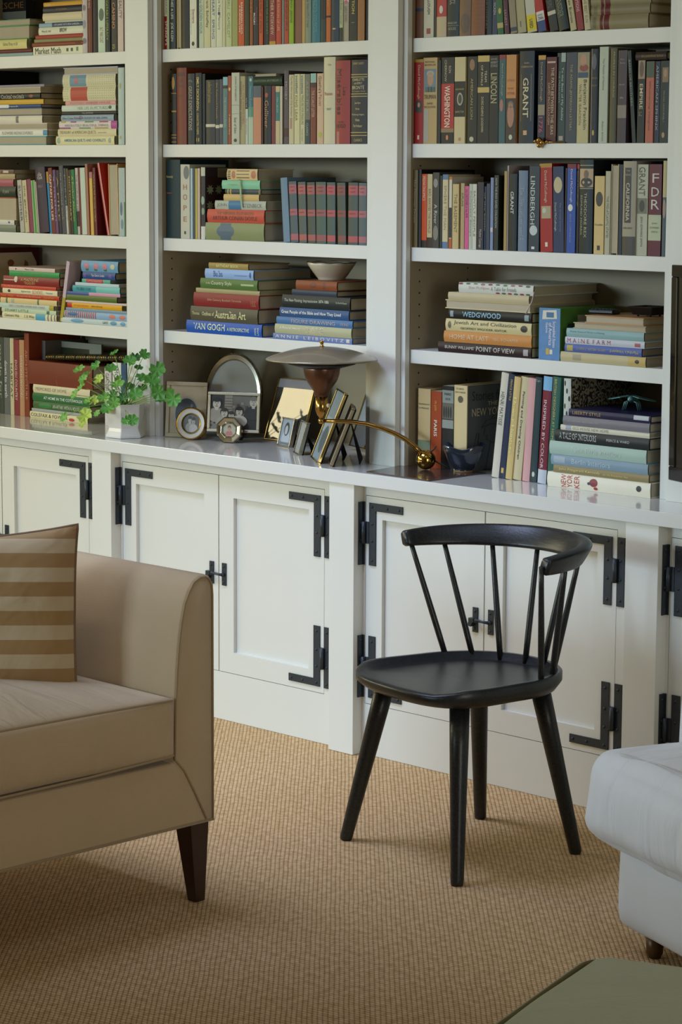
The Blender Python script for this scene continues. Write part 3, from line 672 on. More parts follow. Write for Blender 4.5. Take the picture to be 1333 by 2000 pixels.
# --- middle bay, top shelf
row(2, 'A', 300, 0, 5.127, (492, 466, 88, 1280), [
    (88, 135, -80, 'c8c0ae', 'red footed white', 'SAPIENS', 'e8dcd0', dict(a=.5, z=.93, o='u', s='p', b=[(.42, 1, '9c1c22')], T=[tl('HARARI', .1, .38, .3, .7, '8a8478')])),
    (136, 158, -60, 'a8b088', 'pale green slim'), (161, 225, -80, '2f3a3f', 'slate biography', 'THEE A LIFE   JOE KLEIN', 'd8d8cc', dict(a=.1, z=.86)), (236, 277, -40, 'c9b47c', 'straw yellow', None, None, dict(s='f')),
    (279, 360, -90, '2b2b22', 'blackish olive', None), (365, 434, -70, 'd4d4c4', 'white red script', 'Stevens', 'a03848', dict(a=.3, z=.55, s='p', ta=.4, T=[tl('the end of the american dream', .3, .75, .15, .3, '8a8a80')], im=[(.88, .96, .3, .7, '22221e', 'o')])),
    (436, 450, -60, '30302e', 'black sliver'), (452, 506, -80, 'bcc4ac', 'pale green twin', 'The GOLDEN HOUR', '5a8a90', dict(a=.1, z=.75, s='p')),
    (508, 572, -80, 'c4c09e', 'cream handwritten', 'Frank Schaffey', '33302a', dict(a=.1, z=.65, s='p')), (577, 627, -70, 'c9ccb8', 'white blue lettered', 'HEART  SPRING', '4a5f8a', dict(a=.1, z=.85, s='p')),
    (630, 690, -90, 'cfd0b8', 'wide off white', 'This Year Mercury', '7a7a6c', dict(a=.1, z=.7, s='p', im=[(.38, .44, .3, .7, '2f3f80', 'o')])), (692, 722, -50, 'c4c0a0', 'plain cream'),
    (726, 784, -80, 'b9c096', 'lime cream', 'PERU  CAMELOT', '8f9870', dict(a=.1, z=.85, s='p')), (788, 846, -20, '9a9c68', 'olive tan', None, None, dict(s='p')),
    (850, 909, -70, 'c45a2c', 'orange surfing', 'BARBARIAN DAYS', 'e8e0c8', dict(a=.2, z=.78, ta=.5, tb=.8, s='p', o='B', T=[tl('A SURFING LIFE', .25, .75, .18, .42, 'e8e0c8', 'B')])),
    (912, 960, -20, '3a3a22', 'dark photograph', None, None, dict(s='p')), (966, 997, -60, '9a5a24', 'amber brown', 'MY', 'c08848', dict(a=.2, z=.4)),
    (999, 1054, -70, '22222a', 'black pink lettered', 'MALCOLM X', 'd8d8d0', dict(a=.4, z=.62, ta=.1, tb=.45, s='p', o='B', T=[tl('The Autobiography of', .3, .62, .55, .8, 'b0507a')])),
    (1058, 1097, -60, 'c05a2e', 'orange realist', 'THE REALIST OF AMERICA', '3a2018', dict(a=.1, z=.78, s='p')), (1099, 1124, -40, '4a463c', 'dark grey slim'),
    (1126, 1158, -60, '1d221c', 'black green lettered', 'LEWIS THE BIG SHORT', '5a9a4a', dict(a=.1, z=.8, s='p')),
    (1161, 1225, -80, '8f3034', 'crimson', 'FATHER INTERVIEW', 'd8c0a0', dict(a=.1, z=.82, s='p', b=[(.94, 1, 'c0942c')])), (1230, 1281, -70, 'b8492e', 'orange red', 'THE PASSION OF LIFE', 'd8a890', dict(a=.1, z=.75, s='p'))])
row(2, 'A', 500, 0, 4.443, (400, 355, 0, 975), [
    (226, 247, -60, '7c8278', 'grey', None), (249, 287, -70, 'b04a34', 'brick orange', 'THE ORIGIN OF VIRTUE', '4a2a20', dict(a=.1, z=.75, s='p')), (289, 329, -70, '8fae2c', 'lime green', 'FRENCH LESSONS', '33401a', dict(a=.1, z=.6, s='p')),
    (331, 400, -80, '86604e', 'dusty brown patterned', None, None, dict(s='p')), (402, 430, -60, 'b59a5e', 'golden tan'), (431, 481, -70, '86907c', 'sage grey', 'the beautiful tree', '6a7264', dict(a=.1, z=.7)),
    (486, 560, -80, '3d7a88', 'teal patterned', 'A DIVIDED ECOLOGIES', '66a0a0', dict(a=.1, z=.8)), (562, 608, -70, '2f2a22', 'dark brown green', None, None, dict(b=[(.55, 1, '2f4438')])),
    (611, 650, -70, 'b9672a', 'orange black banded', None, None, dict(s='p', b=[(.48, .52, '1a1a1a')], T=[tl('KING', .1, .3, .3, .7, 'd8a040')])), (652, 723, -90, '2a3a48', 'navy slate', None, None, dict(im=[(.74, .77, .25, .7, 'c89a80', 'o')], T=[tl('PAGE', .12, .15, .3, .7, 'a8a8a0', 'h')])),
    (726, 756, -60, 'a4ac8c', 'sage dark footed', 'The Roads to Homer', '5f6454', dict(a=.1, z=.65, s='p', b=[(.72, 1, '22332c')])), (758, 808, -70, 'a09a88', 'pink capped stone', 'SLAVES IN THE FAMILY', '5f5a50', dict(a=.3, z=.62, s='p', b=[(0, .22, 'c8c0b0')], im=[(.18, .26, .2, .8, 'c05a80', 'o')])),
    (812, 880, -80, '2a2c2a', 'charcoal yellow titled', 'FICTION', 'c8b84c', dict(a=.05, z=.47, ta=.35, tb=.7, s='p', o='B', T=[tl('PARK', .63, .65, .3, .7, 'a8a89c', 'h')])), (883, 944, -60, '9a6f42', 'tan brown', None, None, dict(s='p')),
    (946, 973, -50, '221c1c', 'black brown slim')], first='orange red')
# --- middle bay, second shelf
row(2, 'B', 300, 0, 5.127, 1446, [
    (181, 232, 740, '16161c', 'black gilt ribbed', None, None, dict(b=[(.27, .28, 'a8843c'), (.52, .54, 'a8843c'), (.86, .87, 'a8843c'), (.9, .91, 'a8843c'), (.96, .97, 'a8843c')], im=[(.04, .22, .2, .8, 'a07c38', 'o')])),
    (236, 334, 680, '82402c', 'large brown leather', None, None, dict(d=.24, im=[(.06, .11, .15, .85, '4a2018', 'r'), (.15, .2, .3, .7, '5a2c20', 'o'), (.22, .26, .25, .8, '5a2c20', 'o'), (.35, .38, .3, .7, '5a2c20', 'r'), (.9, .94, .2, .8, '6a3020', 'r')])),
    (344, 415, 738, '30383a', 'dark slate classic', 'GREAT EXPECTATIONS', 'b8b098', dict(a=.18, z=.8, T=[tl('Dickens', .09, .12, .2, .8, 'a8a89c', 'h'), tl('II', .9, .94, .3, .7, 'a8a89c', 'h')] and [tl('VOL', .09, .12, .2, .8, 'a8a89c', 'h')])),
    (422, 485, 732, '202420', 'black poet collected', 'EMILY DICKINSON', 'd8c078', dict(a=.06, z=.52, ta=.3, tb=.7, o='B', T=[tl('COLLECTED POEMS', .56, .86, .35, .65, 'd8c078'), tl('II', .91, .96, .25, .7, 'c8a850', 'h')])),
    (487, 520, 740, '16161a', 'black covered'), (523, 620, 802, '3a3c3c', 'charcoal thick', 'selected prose', 'a8884c', dict(a=.03, z=.35, b=[(.685, .73, 'c4bfae')])),
    (623, 661, 798, '424448', 'charcoal slim', 'Six Selected Novels', 'a8884c', dict(a=.05, z=.6, b=[(.7, .75, 'c4bfae')])), (663, 697, 795, '4f4e58', 'grey violet banded', None, None, dict(b=[(.69, .74, 'c4bfae')])),
    (698, 745, 772, '5f8080', 'grey teal', 'THE UNVANQUISHED', 'a8b8b0', dict(a=.3, z=.75, s='p', b=[(0, .12, '86a8b4'), (.13, .17, '22282a')])), (748, 782, 760, '9a4a2c', 'terracotta', 'A selected story', 'e0c8a0', dict(a=.56, z=.86, s='p', im=[(.17, .22, .2, .8, 'd8b878', 'o')], o='B')),
    (784, 862, 730, 'b3b6a8', 'grey white novel', 'JOHN STEINBECK', '55584e', dict(a=.05, z=.4, ta=.4, tb=.65, s='p', b=[(.45, .455, '5a7a70'), (.57, .575, '5a7a70')], T=[tl('East of Eden', .63, .85, .35, .65, '44463e')], im=[(.92, .97, .3, .7, '33332e', 'o')])),
    (865, 920, 765, 'a39a7c', 'tan green political', 'ROBERT PENN WARREN', '4f5a48', dict(a=.08, z=.78, ta=.15, tb=.4, s='p', T=[tl("ALL THE KING'S MEN", .12, .7, .55, .85, 'a06a50')])),
    (922, 948, 765, 'b8bcb0', 'black capped white', None, None, dict(s='p', b=[(0, .48, '2a2c30')], T=[tl('INTO THE', .32, .46, .3, .75, 'c8c8c0', ''), tl('the stories', .62, .85, .3, .7, '55584e')])),
    (950, 1000, 765, '3d7484', 'teal shaded', 'Nature Explorations', '8fb4a8', dict(a=.15, z=.62, s='p', b=[(.45, .6, '5a9480'), (.6, 1, 'a8b8a4')], im=[(.03, .08, .3, .75, 'c0c4a0', 'o')])),
    (1001, 1079, 862, 'b9876e', 'flesh pink', None, None, dict(s='p', b=[(0, .2, '5a6270')])), (1083, 1100, 870, '4a2018', 'mahogany thin'),
    (1103, 1180, 862, '1c1e22', 'glossy black swirled', 'Gulliver', 'c08a68', dict(a=.25, z=.72, im=[(.12, .2, .3, .7, 'a04838', 'o')])), (1184, 1222, 862, '7e3438', 'maroon'),
    (1224, 1266, 865, 'b8ac8c', 'cream teal labelled', 'MACBETH', '9ac0b4', dict(a=.2, z=.45, s='p', b=[(.1, .6, '3a7c7c')])), (1269, 1291, 866, 'c2bcac', 'bone white slim')])
row(2, 'B', 500, 0, 4.443, 1252, [
    (246, 285, 615, '5a505c', 'purple grey', 'MOSBY', 'a8a0a0', dict(a=.15, z=.4, s='p', b=[(.78, .9, '4a2c34')])), (288, 330, 650, 'bdb498', 'cream numbers', 'The Man Who Loved Only Numbers', '6a6656', dict(a=.02, z=.6, s='p', im=[(.62, .78, .2, .7, 'a88878', 'r')])),
    (334, 382, 645, 'c4bf9c', 'cream royal play', 'KING LEAR', '8a8a3c', dict(a=.3, z=.67, ta=.15, tb=.6, s='p', o='B', T=[tl('SHAKESPEARE', .02, .28, .2, .6, '3a5f78', 'B')])),
    (385, 426, 645, 'bcb896', 'cream comedy', 'MEASURE FOR MEASURE', '7a8a3c', dict(a=.3, z=.72, s='p', T=[tl('SHAKESPEARE', .02, .28, .2, .6, '3a5f78', 'B'), tl('Twelfth Night', .78, .96, .3, .6, '3a5f78')])),
    (428, 471, 645, '77786c', 'grey slate footed', 'A FAR TRUE', 'a8a898', dict(a=.1, z=.55, s='p', b=[(.65, 1, '3a4c54')], T=[tl('CLASSICS', .7, .88, .3, .7, 'b8b8a8')])),
    (474, 524, 640, '7e4436', 'brown red letter', 'THE SCARLET LETTER', 'd0a898', dict(a=.24, z=.62, s='p', b=[(0, .13, '8fb0a8'), (.13, .2, '4a2c2c')])),
    (531, 586, 640, 'c2a890', 'cream pink', "Goethe's", '5f5048', dict(a=.04, z=.28, s='p', T=[tl('Faust', .3, .46, .3, .75, 'b06858')], im=[(.83, .91, .25, .8, 'a8b83c', 'o')])),
    (590, 690, 500, 'c4bfa4', 'tall white jacketed', None, None, dict(d=.2, T=[tl('Passion', .4, .44, .1, .8, 'b05a50', 'h'), tl('GRANT', .585, .61, .3, .72, '3a7060', 'h'), tl('STONE', .08, .1, .4, .7, '8a8670', 'h')])),
    (693, 819, 530, '9a3a3a', 'thick red french', 'Misérables', '2f1c1e', dict(a=.1, z=.65, ta=.12, tb=.45, d=.2, T=[tl('Les', .32, .42, .55, .75, '2f1c1e'), tl('HUGO', .76, .81, .08, .72, '2f1c1e', 'h'), tl('VICTOR', .73, .75, .2, .6, '2f1c1e', 'h')], im=[(.85, 1, .1, .3, 'a8685c', 'r')])),
    (822, 966, 525, '2b2b32', 'thick black novels', None, None, dict(d=.2, b=[(.17, .178, 'b8a468'), (.2, .208, 'b8a468'), (.4, .408, 'b8a468'), (.43, .438, 'b8a468'), (.86, .868, 'b8a468'), (.895, .903, 'b8a468')], T=[tl('LITERARY CLASSICS', .03, .055, .15, .82, 'c8b878', 'h'), tl('CHARLOTTE', .22, .25, .15, .85, 'd8cca0', 'h'), tl('and EMILY', .265, .29, .25, .75, 'd8cca0', 'h'), tl('BRONTË', .3, .35, .12, .85, 'd8cca0', 'h'), tl('The Complete Novels', .365, .385, .1, .9, 'c8bc90', 'h'), tl('Jane Eyre', .5, .53, .3, .65, 'd8cca0', 'h'), tl('Shirley', .57, .6, .35, .6, 'd8cca0', 'h'), tl('Wuthering Heights', .64, .665, .1, .85, 'd8cca0', 'h'), tl('Villette', .7, .73, .33, .6, 'd8cca0', 'h'), tl('The Professor', .77, .8, .2, .75, 'd8cca0', 'h'), tl('CLASSICS', .94, .97, .25, .75, 'c8b878', 'h')]))], first='bone white slim')
# --- middle bay, third shelf
row(2, 'C', 300, 280, 5.127, (945, 962, 130, 520), [
    (134, 270, 162, '1f3a42', 'wide dark teal', None, None, dict(d=.2, T=[tl('Kennedy', .2, .24, .02, .55, 'c8c07c', 'h'), tl('Sorensen', .9, .925, .05, .5, 'c8c07c', 'h')] and [tl('Kennedy', .2, .24, .02, .55, 'c8c07c', 'h')], im=[(.42, .43, .02, .45, 'a84038', 'r')])),
    (274, 365, 210, 'b9b8ac', 'white hopeful', None, None, dict(s='p', T=[tl('H', .27, .34, .3, .72, 'a87a5a', 'hB'), tl('O', .4, .48, .28, .74, 'a87a5a', 'hB'), tl('P', .55, .62, .32, .7, 'a87a5a', 'hB'), tl('E', .7, .77, .32, .7, 'a87a5a', 'hB')], im=[(.02, .2, .35, .95, '6f7478', 'o'), (.9, .94, .4, .6, '33332e', 'r')])),
    (372, 394, 250, 'a8bcc8', 'thin blue white', None, None, dict(s='p')), (396, 418, 250, '4a5560', 'thin slate', None, None, dict(s='p')), (420, 442, 252, 'b0a45a', 'thin yellow green', None, None, dict(s='p')), (444, 468, 250, 'b8a89c', 'thin pink white', None, None, dict(s='p')),
    (478, 520, 240, '3a3034', 'leaf printed plum', None, None, dict(d=.19, b=[(0, .12, 'b8b8a8'), (.82, 1, 'c8c8c4')], im=[(.4, .52, .1, .9, '8fa890', 'o'), (.56, .66, .2, .9, '7f9a80', 'o')]))])
zs2 = stack(2, 'C', 300, 280, 5.127, [
    (525, 1112, 795, 968, '88906a', 'green grey cloth', None, None, dict(d=.2, im=[(.2, .5, .12, .9, '4f6478', 'o'), (.26, .44, .02, .98, '4f6478', 'r')])),
    (545, 1115, 657, 790, 'bd5a4c', 'coral red detective', None, None, dict(T=[tl('THE ORIGINAL ILLUSTRATED', .17, .82, .62, .84, '7a6a3c'), tl("ARTHUR CONAN DOYLE", .1, .88, .2, .5, '5a4038')] )),
    (620, 1130, 567, 655, 'a8ada0', 'pale grey author', None, None, dict(T=[tl('JOHN', .05, .24, .25, .7, '7a8078'), tl('STEINBECK', .56, .93, .25, .7, '7a8078')], b=[(.27, .52, '4f7fa0')])),
    (706, 1060, 500, 565, 'bfa878', 'worn tan gold'), (722, 1080, 447, 498, '48535c', 'slate gilt ended', None, None, dict(b=[(.06, .09, 'b09c5c'), (.13, .17, 'b09c5c'), (.94, .96, 'b09c5c')])),
    (690, 1070, 355, 443, '86b89c', 'mint green', 'TROUBLE', 'a0b88c', dict(a=.15, z=.42, ta=.4, tb=.6)), (742, 1045, 240, 353, 'c8b48c', 'ornate cream black', None, None, dict(d=.15, im=[(.03 + 0 * i, .12, .12 + i * .16, .2 + i * .16, '22262a', 'r') for i in range(5)] + [(.32, .74, .2 + i * .3, .26 + i * .3, '22262a', 'r') for i in range(3)] + [(.16, .28, .15, .85, 'b87a5c', 'o'), (.8, .96, .15, .85, 'b87a5c', 'o')]))], depth=.18)
row(2, 'C', 500, 290, 4.443, 815, [(242, 300, 257, '72889a', 'leaning pale blue', None, None, dict(lean=-28, d=.2))], first='coral red detective')
VX = [(306, 372), (379, 444), (453, 521), (526, 612), (620, 692), (712, 784), (802, 886), (893, 960)]
VT = [(285, 362), (365, 440), (443, 520), (522, 612), (618, 698), (705, 795), (802, 892), (895, 965)]
vd = ['bluish faded', 'plain sound', 'slightly tall', 'wide rubbed', 'bright labelled', 'brown rubbed', 'crisp labelled', 'paper edged']
reds = ['a8686c', 'ac6862', 'a6645f', '98605e', 'b25e60', '8e5850', 'ac5e60', 'a86e74']
row(2, 'C', 500, 290, 4.443, (820, 836, 300, 960), [
    (VX[i][0], VX[i][1], 292 + (i % 3) * 2, ['5a666a', '5e665f', '565b52', '56675e', '56645e', '595f55', '545d58', '5f6a6c'][i], vd[i] + ' banded', None, None,
     dict(lean=VT[i][0] - VX[i][0] + (0 if i < 6 else 0), d=.13, b=[(.05, .2, reds[i]), (.45, .555, reds[i]), (.86, .96, reds[i])],
          T=[tl('WORKS OF', .08, .1, .2, .8, '4a2c2c', 'h'), tl('VOLUME', .14, .16, .25, .75, '4a2c2c', 'h'), tl('ESSAYS', .49, .51, .2, .8, '5a3434', 'h')])) for i in range(8)], first='leaning pale blue')
# --- middle bay, fourth shelf
VANZ = stack(2, 'D', 340, 490, 3.3325, [
    (85, 575, 448, 528, '2f5fae', 'bright blue retrospective', 'VAN GOGH', 'd8e0b8', dict(a=.1, z=.52, ta=.28, tb=.82, o='B', T=[tl('A RETROSPECTIVE', .55, .84, .32, .6, 'd8e0b8', 'B'), tl('PARK', .91, .93, .15, .75, 'd8e0b8', 'h') , tl('LANE', .945, .965, .15, .75, 'd8e0b8', 'h')])),
    (112, 548, 355, 448, '5d5849', 'olive grey antipodean', 'Australian Art', 'd8d49c', dict(a=.37, z=.83, ta=.25, tb=.78, o='B', T=[tl('Thomas', .03, .14, .4, .62, 'd0cc98'), tl('Outlines of', .18, .36, .38, .65, 'd0cc98', 'B'), tl('Abrams', .88, .97, .25, .5, 'd0cc98')] and [tl('Thomas', .03, .14, .4, .62, 'd0cc98'), tl('Outlines of', .18, .36, .38, .65, 'd0cc98', 'B')])),
    (132, 556, 265, 355, '8c3034', 'glossy crimson sports', '20th Century Baseball Chronicle', 'c8a078', dict(a=.22, z=.74, ta=.4, tb=.6, T=[tl('PUBLIC', .88, .96, .2, .6, 'c07a58')])),
    (145, 560, 236, 265, 'a09874', 'slim khaki'), (175, 546, 170, 236, '5c7a45', 'sage country', 'Country Style', 'dde0c0', dict(a=.2, z=.56, ta=.3, tb=.75, T=[tl('In the', .11, .18, .45, .65, 'dde0c0')], d=.27, im=[(.72, .94, .42, .6, 'a8b488', 'r')])),
    (205, 520, 107, 170, '8fa8cc', 'light blue bulb', 'Bulbs', '2f4f8a', dict(a=.18, z=.37, ta=.2, tb=.8, T=[tl('Harcourt Brown Dollar', .62, .88, .3, .5, '5f7aa8')] and [tl('the well planted garden', .62, .88, .3, .5, '5f7aa8')], im=[(.92, .96, .2, .8, '3a5a90', 'o')])),
    (228, 485, 68, 107, '9c8a54', 'golden olive birthday', 'BIRTHDAY BOOK', 'e0d890', dict(a=.2, z=.76, ta=.3, tb=.75, o='B', d=.17))], depth=.24)
BOWZ = stack(2, 'D', 340, 490, 3.3325, [
    (648, 1162, 540, 578, '6d82ac', 'denim blue photographer', 'A N N I E   L E I B O V I T Z', 'd8c8c4', dict(a=.03, z=.9, ta=.25, tb=.78, o='B', im=[(.93, .97, .2, .8, 'd8c8c4', 'r')])),
    (660, 1158, 478, 540, 'a8a88c', 'grey cream pictorial', 'A Pictorial History', 'e8e8d8', dict(a=.07, z=.34, ta=.45, tb=.75, o='B', T=[tl('GIANT STAGE', .41, .64, .2, .85, 'e0d0b8')])),
    (670, 1165, 430, 478, '5277a2', 'mid blue anatomy', 'FIGURE DRAWING', 'c0a898', dict(a=.2, z=.78, ta=.25, tb=.75, T=[tl('VIKING', .84, .95, .3, .65, 'c0a898')])),
    (692, 1142, 368, 430, '3b5c86', 'dark blue biblical', 'Great People of the Bible and How They Lived', 'e4e8e4', dict(a=.03, z=.89, ta=.28, tb=.72, o='B')),
    (708, 1150, 285, 368, '2b3436', 'black painting', 'The New Painting: Impressionism 1874-1886', 'c8ccbc', dict(a=.04, z=.7, ta=.4, tb=.7, T=[tl('The Fine Arts Museums', .8, .96, .5, .65, 'b8bcb0')])),
    (770, 1062, 247, 285, '3a4658', 'navy cloth', None, None, dict(d=.17)), (797, 1064, 187, 247, '8c4f34', 'worn russet leather', None, None, dict(d=.18, im=[(.35, .5, .2, .8, '6a3424', 'o'), (.66, .72, .1, .9, '6a3424', 'r')]))], depth=.23, first='')
# --- right bay, top shelf
row(3, 'A', 780, 0, 4.76, (346, 300, 140, 1200), [
    (149, 225, -80, '6f4a34', 'brown blue banded', None, None, dict(s='p', b=[(.35, .42, '2a3a50')])), (229, 322, -90, 'c0bcaa', 'white biography', 'BELLOUGH', '3a3a34', dict(a=.1, z=.5, ta=.4, tb=.65, s='p', o='B', im=[(.8, .92, .3, .7, 'a04a48', 'r')])), (324, 345, -60, '4a463c', 'speckled dark slim'),
    (348, 442, -80, 'b44a3c', 'coral cream footed', None, None, dict(b=[(.55, 1, 'b8a88c')], im=[(.3, .48, .35, .7, 'd8d0c0', 'o')])),
    (447, 558, -90, '22302c', 'dark green thick', 'POLITICAL', 'b8b49c', dict(a=.05, z=.3, T=[tl('RANDOM', .68, .73, .1, .85, 'a8ac98', 'h'), tl('HOUSE', .8, .86, .15, .8, 'a8ac98', 'h')] and [tl('RANDOM', .68, .73, .1, .85, 'a8ac98', 'h'), tl('HOUSE', .8, .86, .15, .8, 'a8ac98', 'h')], im=[(.76, .765, .02, .98, 'a8ac98', 'r')])),
    (561, 668, -90, '7f6248', 'tree printed brown', None, None, dict(im=[(.5, .95, .15, .9, '5a4430', 'o')])), (671, 798, -90, '84532f', 'reddish wood grained', None, None, dict(im=[(.1 + i * .09, .105 + i * .09, .05, .95, '5f3a22', 'r') for i in range(9)])),
    (804, 865, -90, '20303a', 'navy green', 'ORIGINAL', '8f9a84', dict(a=.1, z=.9, ta=.05, tb=.3)), (868, 914, -60, '34435e', 'slate blue', 'VICKEN', 'b8bcc0', dict(a=.2, z=.5, s='p')),
    (918, 974, -60, '2d6a3c', 'leaf green', None, None, dict(lean=-16, s='p', b=[(.72, .85, 'a89c6c')], im=[(.35, .5, .3, .8, 'b8a44c', 'o')])), (982, 1030, -60, '5a2a38', 'burgundy', 'ERNEST', 'a88a90', dict(a=.4, z=.8, lean=-22)),
    (1040, 1100, -70, '8f8672', 'taupe', None, None, dict(lean=-26, s='p', b=[(.85, .95, '3a4a58')])), (1106, 1186, -60, 'a29c80', 'ivory grey', None, None, dict(lean=-26, s='p', im=[(.7, .85, .35, .5, '6a6654', 'r')])),
    (1198, 1286, -60, 'b8b8ac', 'white yellow stickered', None, None, dict(lean=-32, s='p', b=[(.55, .96, 'c8b820')], T=[tl('USED', .66, .9, .3, .65, '33301a', 'B')]))])
row(3, 'A', 1040, 0, 4.549, (285, 232, 0, 1230), [
    (58, 130, -60, 'b0302c', 'red white blue', None, None, dict(lean=-46, s='p', b=[(.48, .72, 'c8c8c4'), (.72, 1, '2a4a84')], T=[tl('ZINN', .62, .7, .15, .85, '3a4458', 'h'), tl('HOWARD', .55, .6, .15, .8, '6a7080', 'h')])),
    (163, 238, -60, '202622', 'black white barred', 'A PEOPLE', '6a7068', dict(lean=-52, s='p', a=.1, z=.4, b=[(.48, .58, 'b8b4a4')])),
    (245, 338, -60, '2a332a', 'dark olive', 'INSIDER', '8a9078', dict(lean=-56, a=.2, z=.65)), (345, 398, -60, 'b0a888', 'cream business', 'New Business', '4a4a3c', dict(lean=-48, s='p')),
    (408, 464, -60, '8f2c34', 'cardinal red', 'OPTIONS', 'd8b8b0', dict(lean=-44, s='p', a=.1, z=.5)), (470, 522, -60, 'b4ac90', 'ivory slim', 'THE BEST SUN', '8a8468', dict(lean=-30, s='p'))], first='white yellow stickered')
stack(3, 'A', 1040, 0, 4.549, [
    (524, 1038, 128, 258, '8a8266', 'lowest khaki cloth', None, None, dict(b=[(.17, .22, '6a1f28'), (.24, .33, '6a1f28'), (.13, .14, 'a08c4c'), (.36, .365, 'a08c4c')], im=[(.05, .1, .1, .9, '6a6448', 'r')])),
    (530, 1052, 42, 128, '857e64', 'central khaki cloth', None, None, dict(b=[(.17, .22, '6a1f28'), (.24, .33, '6a1f28'), (.13, .14, 'a08c4c'), (.36, .365, 'a08c4c')], im=[(.05, .1, .1, .9, '6a6448', 'r')])),
    (528, 1062, -45, 42, '8a8468', 'upper khaki cloth', None, None, dict(b=[(.17, .22, '6a1f28'), (.24, .33, '6a1f28'), (.13, .14, 'a08c4c'), (.36, .365, 'a08c4c')]))], depth=.19)
# --- right bay, second shelf
row(3, 'B', 780, 0, 4.76, 1337, [
    (126, 216, 555, '9c2228', 'red gold topped', 'David McCullough', 'd8b48c', dict(a=.07, z=.47, ta=.35, tb=.65, s='p', b=[(0, .035, 'a08430')], im=[(.49, .63, .15, .85, '2a2420', 'r'), (.51, .57, .4, .65, 'b88a6c', 'o'), (.9, .95, .4, .6, 'd8b49c', 'r')])),
    (220, 350, 540, 'b09a70', 'tan presidential portrait', None, None, dict(s='p', im=[(.13, .4, .08, .92, '6a8490', 'r'), (.16, .33, .3, .75, 'b88f70', 'o'), (.15, .22, .25, .78, 'a8a8a0', 'o'), (.34, .4, .2, .85, '2f4a3c', 'r'), (.6, .98, .05, .4, 'a8a498', 'r')], T=[tl('NATIONAL', .04, .06, .15, .85, '3a342a', 'h'), tl('BESTSELLER', .075, .095, .1, .9, '3a342a', 'h'), tl('TRUMAN', .43, .48, .08, .92, '3f3a30', 'h'), tl('DAVID', .52, .545, .3, .7, '3f3a30', 'h'), tl('McCULLOUGH', .56, .585, .1, .9, '3f3a30', 'h')])),
    (352, 384, 560, '2c2620', 'blackish brown'),
    (387, 507, 538, '262422', 'black red presidential', 'WASHINGTON', 'e4dcc8', dict(a=.33, z=.81, ta=.28, tb=.72, s='p', o='B', b=[(.305, .825, 'b03a34'), (.825, .87, '8f7a5c')], T=[tl('RON', .1, .18, .6, .78, 'c8bca4'), tl('CHERNOW', .03, .28, .28, .45, 'c8bca4')], im=[(.9, .96, .42, .6, 'd8804c', 'o')])),
    (511, 612, 535, 'bbb08c', 'cream black labelled', None, None, dict(s='p', b=[(.28, .69, '1e1c18')], im=[(.41, .56, .25, .8, 'a8a088', 'o'), (.43, .54, .35, .7, '33302a', 'o'), (.93, .97, .4, .65, 'b8785c', 'o')], T=[tl('ALEXANDER', .36, .38, .1, .9, 'b8a868', 'h'), tl('HAMILTON', .62, .645, .1, .9, 'b8a868', 'h')])),
    (632, 722, 530, '23231f', 'black lion', 'AMERICAN LION', 'b0a060', dict(a=.25, z=.72, ta=.35, tb=.6, s='p', im=[(.03, .16, .2, .75, '8f6a4c', 'o'), (.92, .98, .25, .7, 'b8b898', 'o')], T=[tl('MEACHAM', .78, .9, .4, .6, 'a8a890')] and [])),
    (725, 834, 522, '24211d', 'black cream striped', 'DORIS KEARNS GOODWIN', 'c8b890', dict(a=.47, z=.87, ta=.35, tb=.55, s='p', b=[(0, .07, 'b8a46c'), (.36, .42, 'b8a46c')], T=[tl('TEAM', .17, .3, .62, .8, 'd0c8a8'), tl('OF RIVALS', .11, .34, .3, .48, 'd0c8a8')])),
    (836, 920, 522, '1b1d1c', 'black glossy log cabin', 'LINCOLN', 'b0a880', dict(a=.2, z=.54, ta=.15, tb=.85, s='p', o='B', T=[tl('DAVID', .03, .05, .15, .85, 'a8a8a0', 'h'), tl('HERBERT', .065, .09, .1, .9, 'a8a8a0', 'h'), tl('DONALD', .1, .13, .12, .88, 'a8a8a0', 'h')])),
    (924, 985, 515, '3f6468', 'teal red capped', 'David McCullough', 'a8b49c', dict(a=.1, z=.46, ta=.35, tb=.65, s='p', b=[(0, .05, '8a3a40')], im=[(.5, .64, .15, .7, 'a87060', 'o')])),
    (989, 1082, 515, 'ba8a5a', 'tan large face', None, None, dict(s='p', d=.15, b=[(.49, 1, '4a3c34')], im=[(.54, .82, .15, .85, 'a87a62', 'o'), (.52, .6, .2, .8, '6f6258', 'o'), (.9, .96, .35, .7, 'b8c8b0', 'o')], T=[tl('Jon Meacham', .27, .31, .1, .85, 'a07048', 'h'), tl('THE ART', .37, .39, .15, .8, '9a5a34', 'h'), tl('OF POWER', .42, .45, .1, .85, '9a5a34', 'h')])),
    (1112, 1250, 482, '1b2732', 'thick navy', 'GRANT', 'd8c8a4', dict(a=.29, z=.72, ta=.3, tb=.68, o='B', T=[tl('RON', .12, .14, .4, .7, 'c8a878', 'h'), tl('CHERNOW', .16, .18, .15, .92, 'c8a878', 'h')], im=[(.25, .76, .14, .16, 'b8945c', 'r'), (.25, .76, .82, .84, 'b8945c', 'r'), (.86, .91, .35, .6, 'c8a078', 'r')]))])
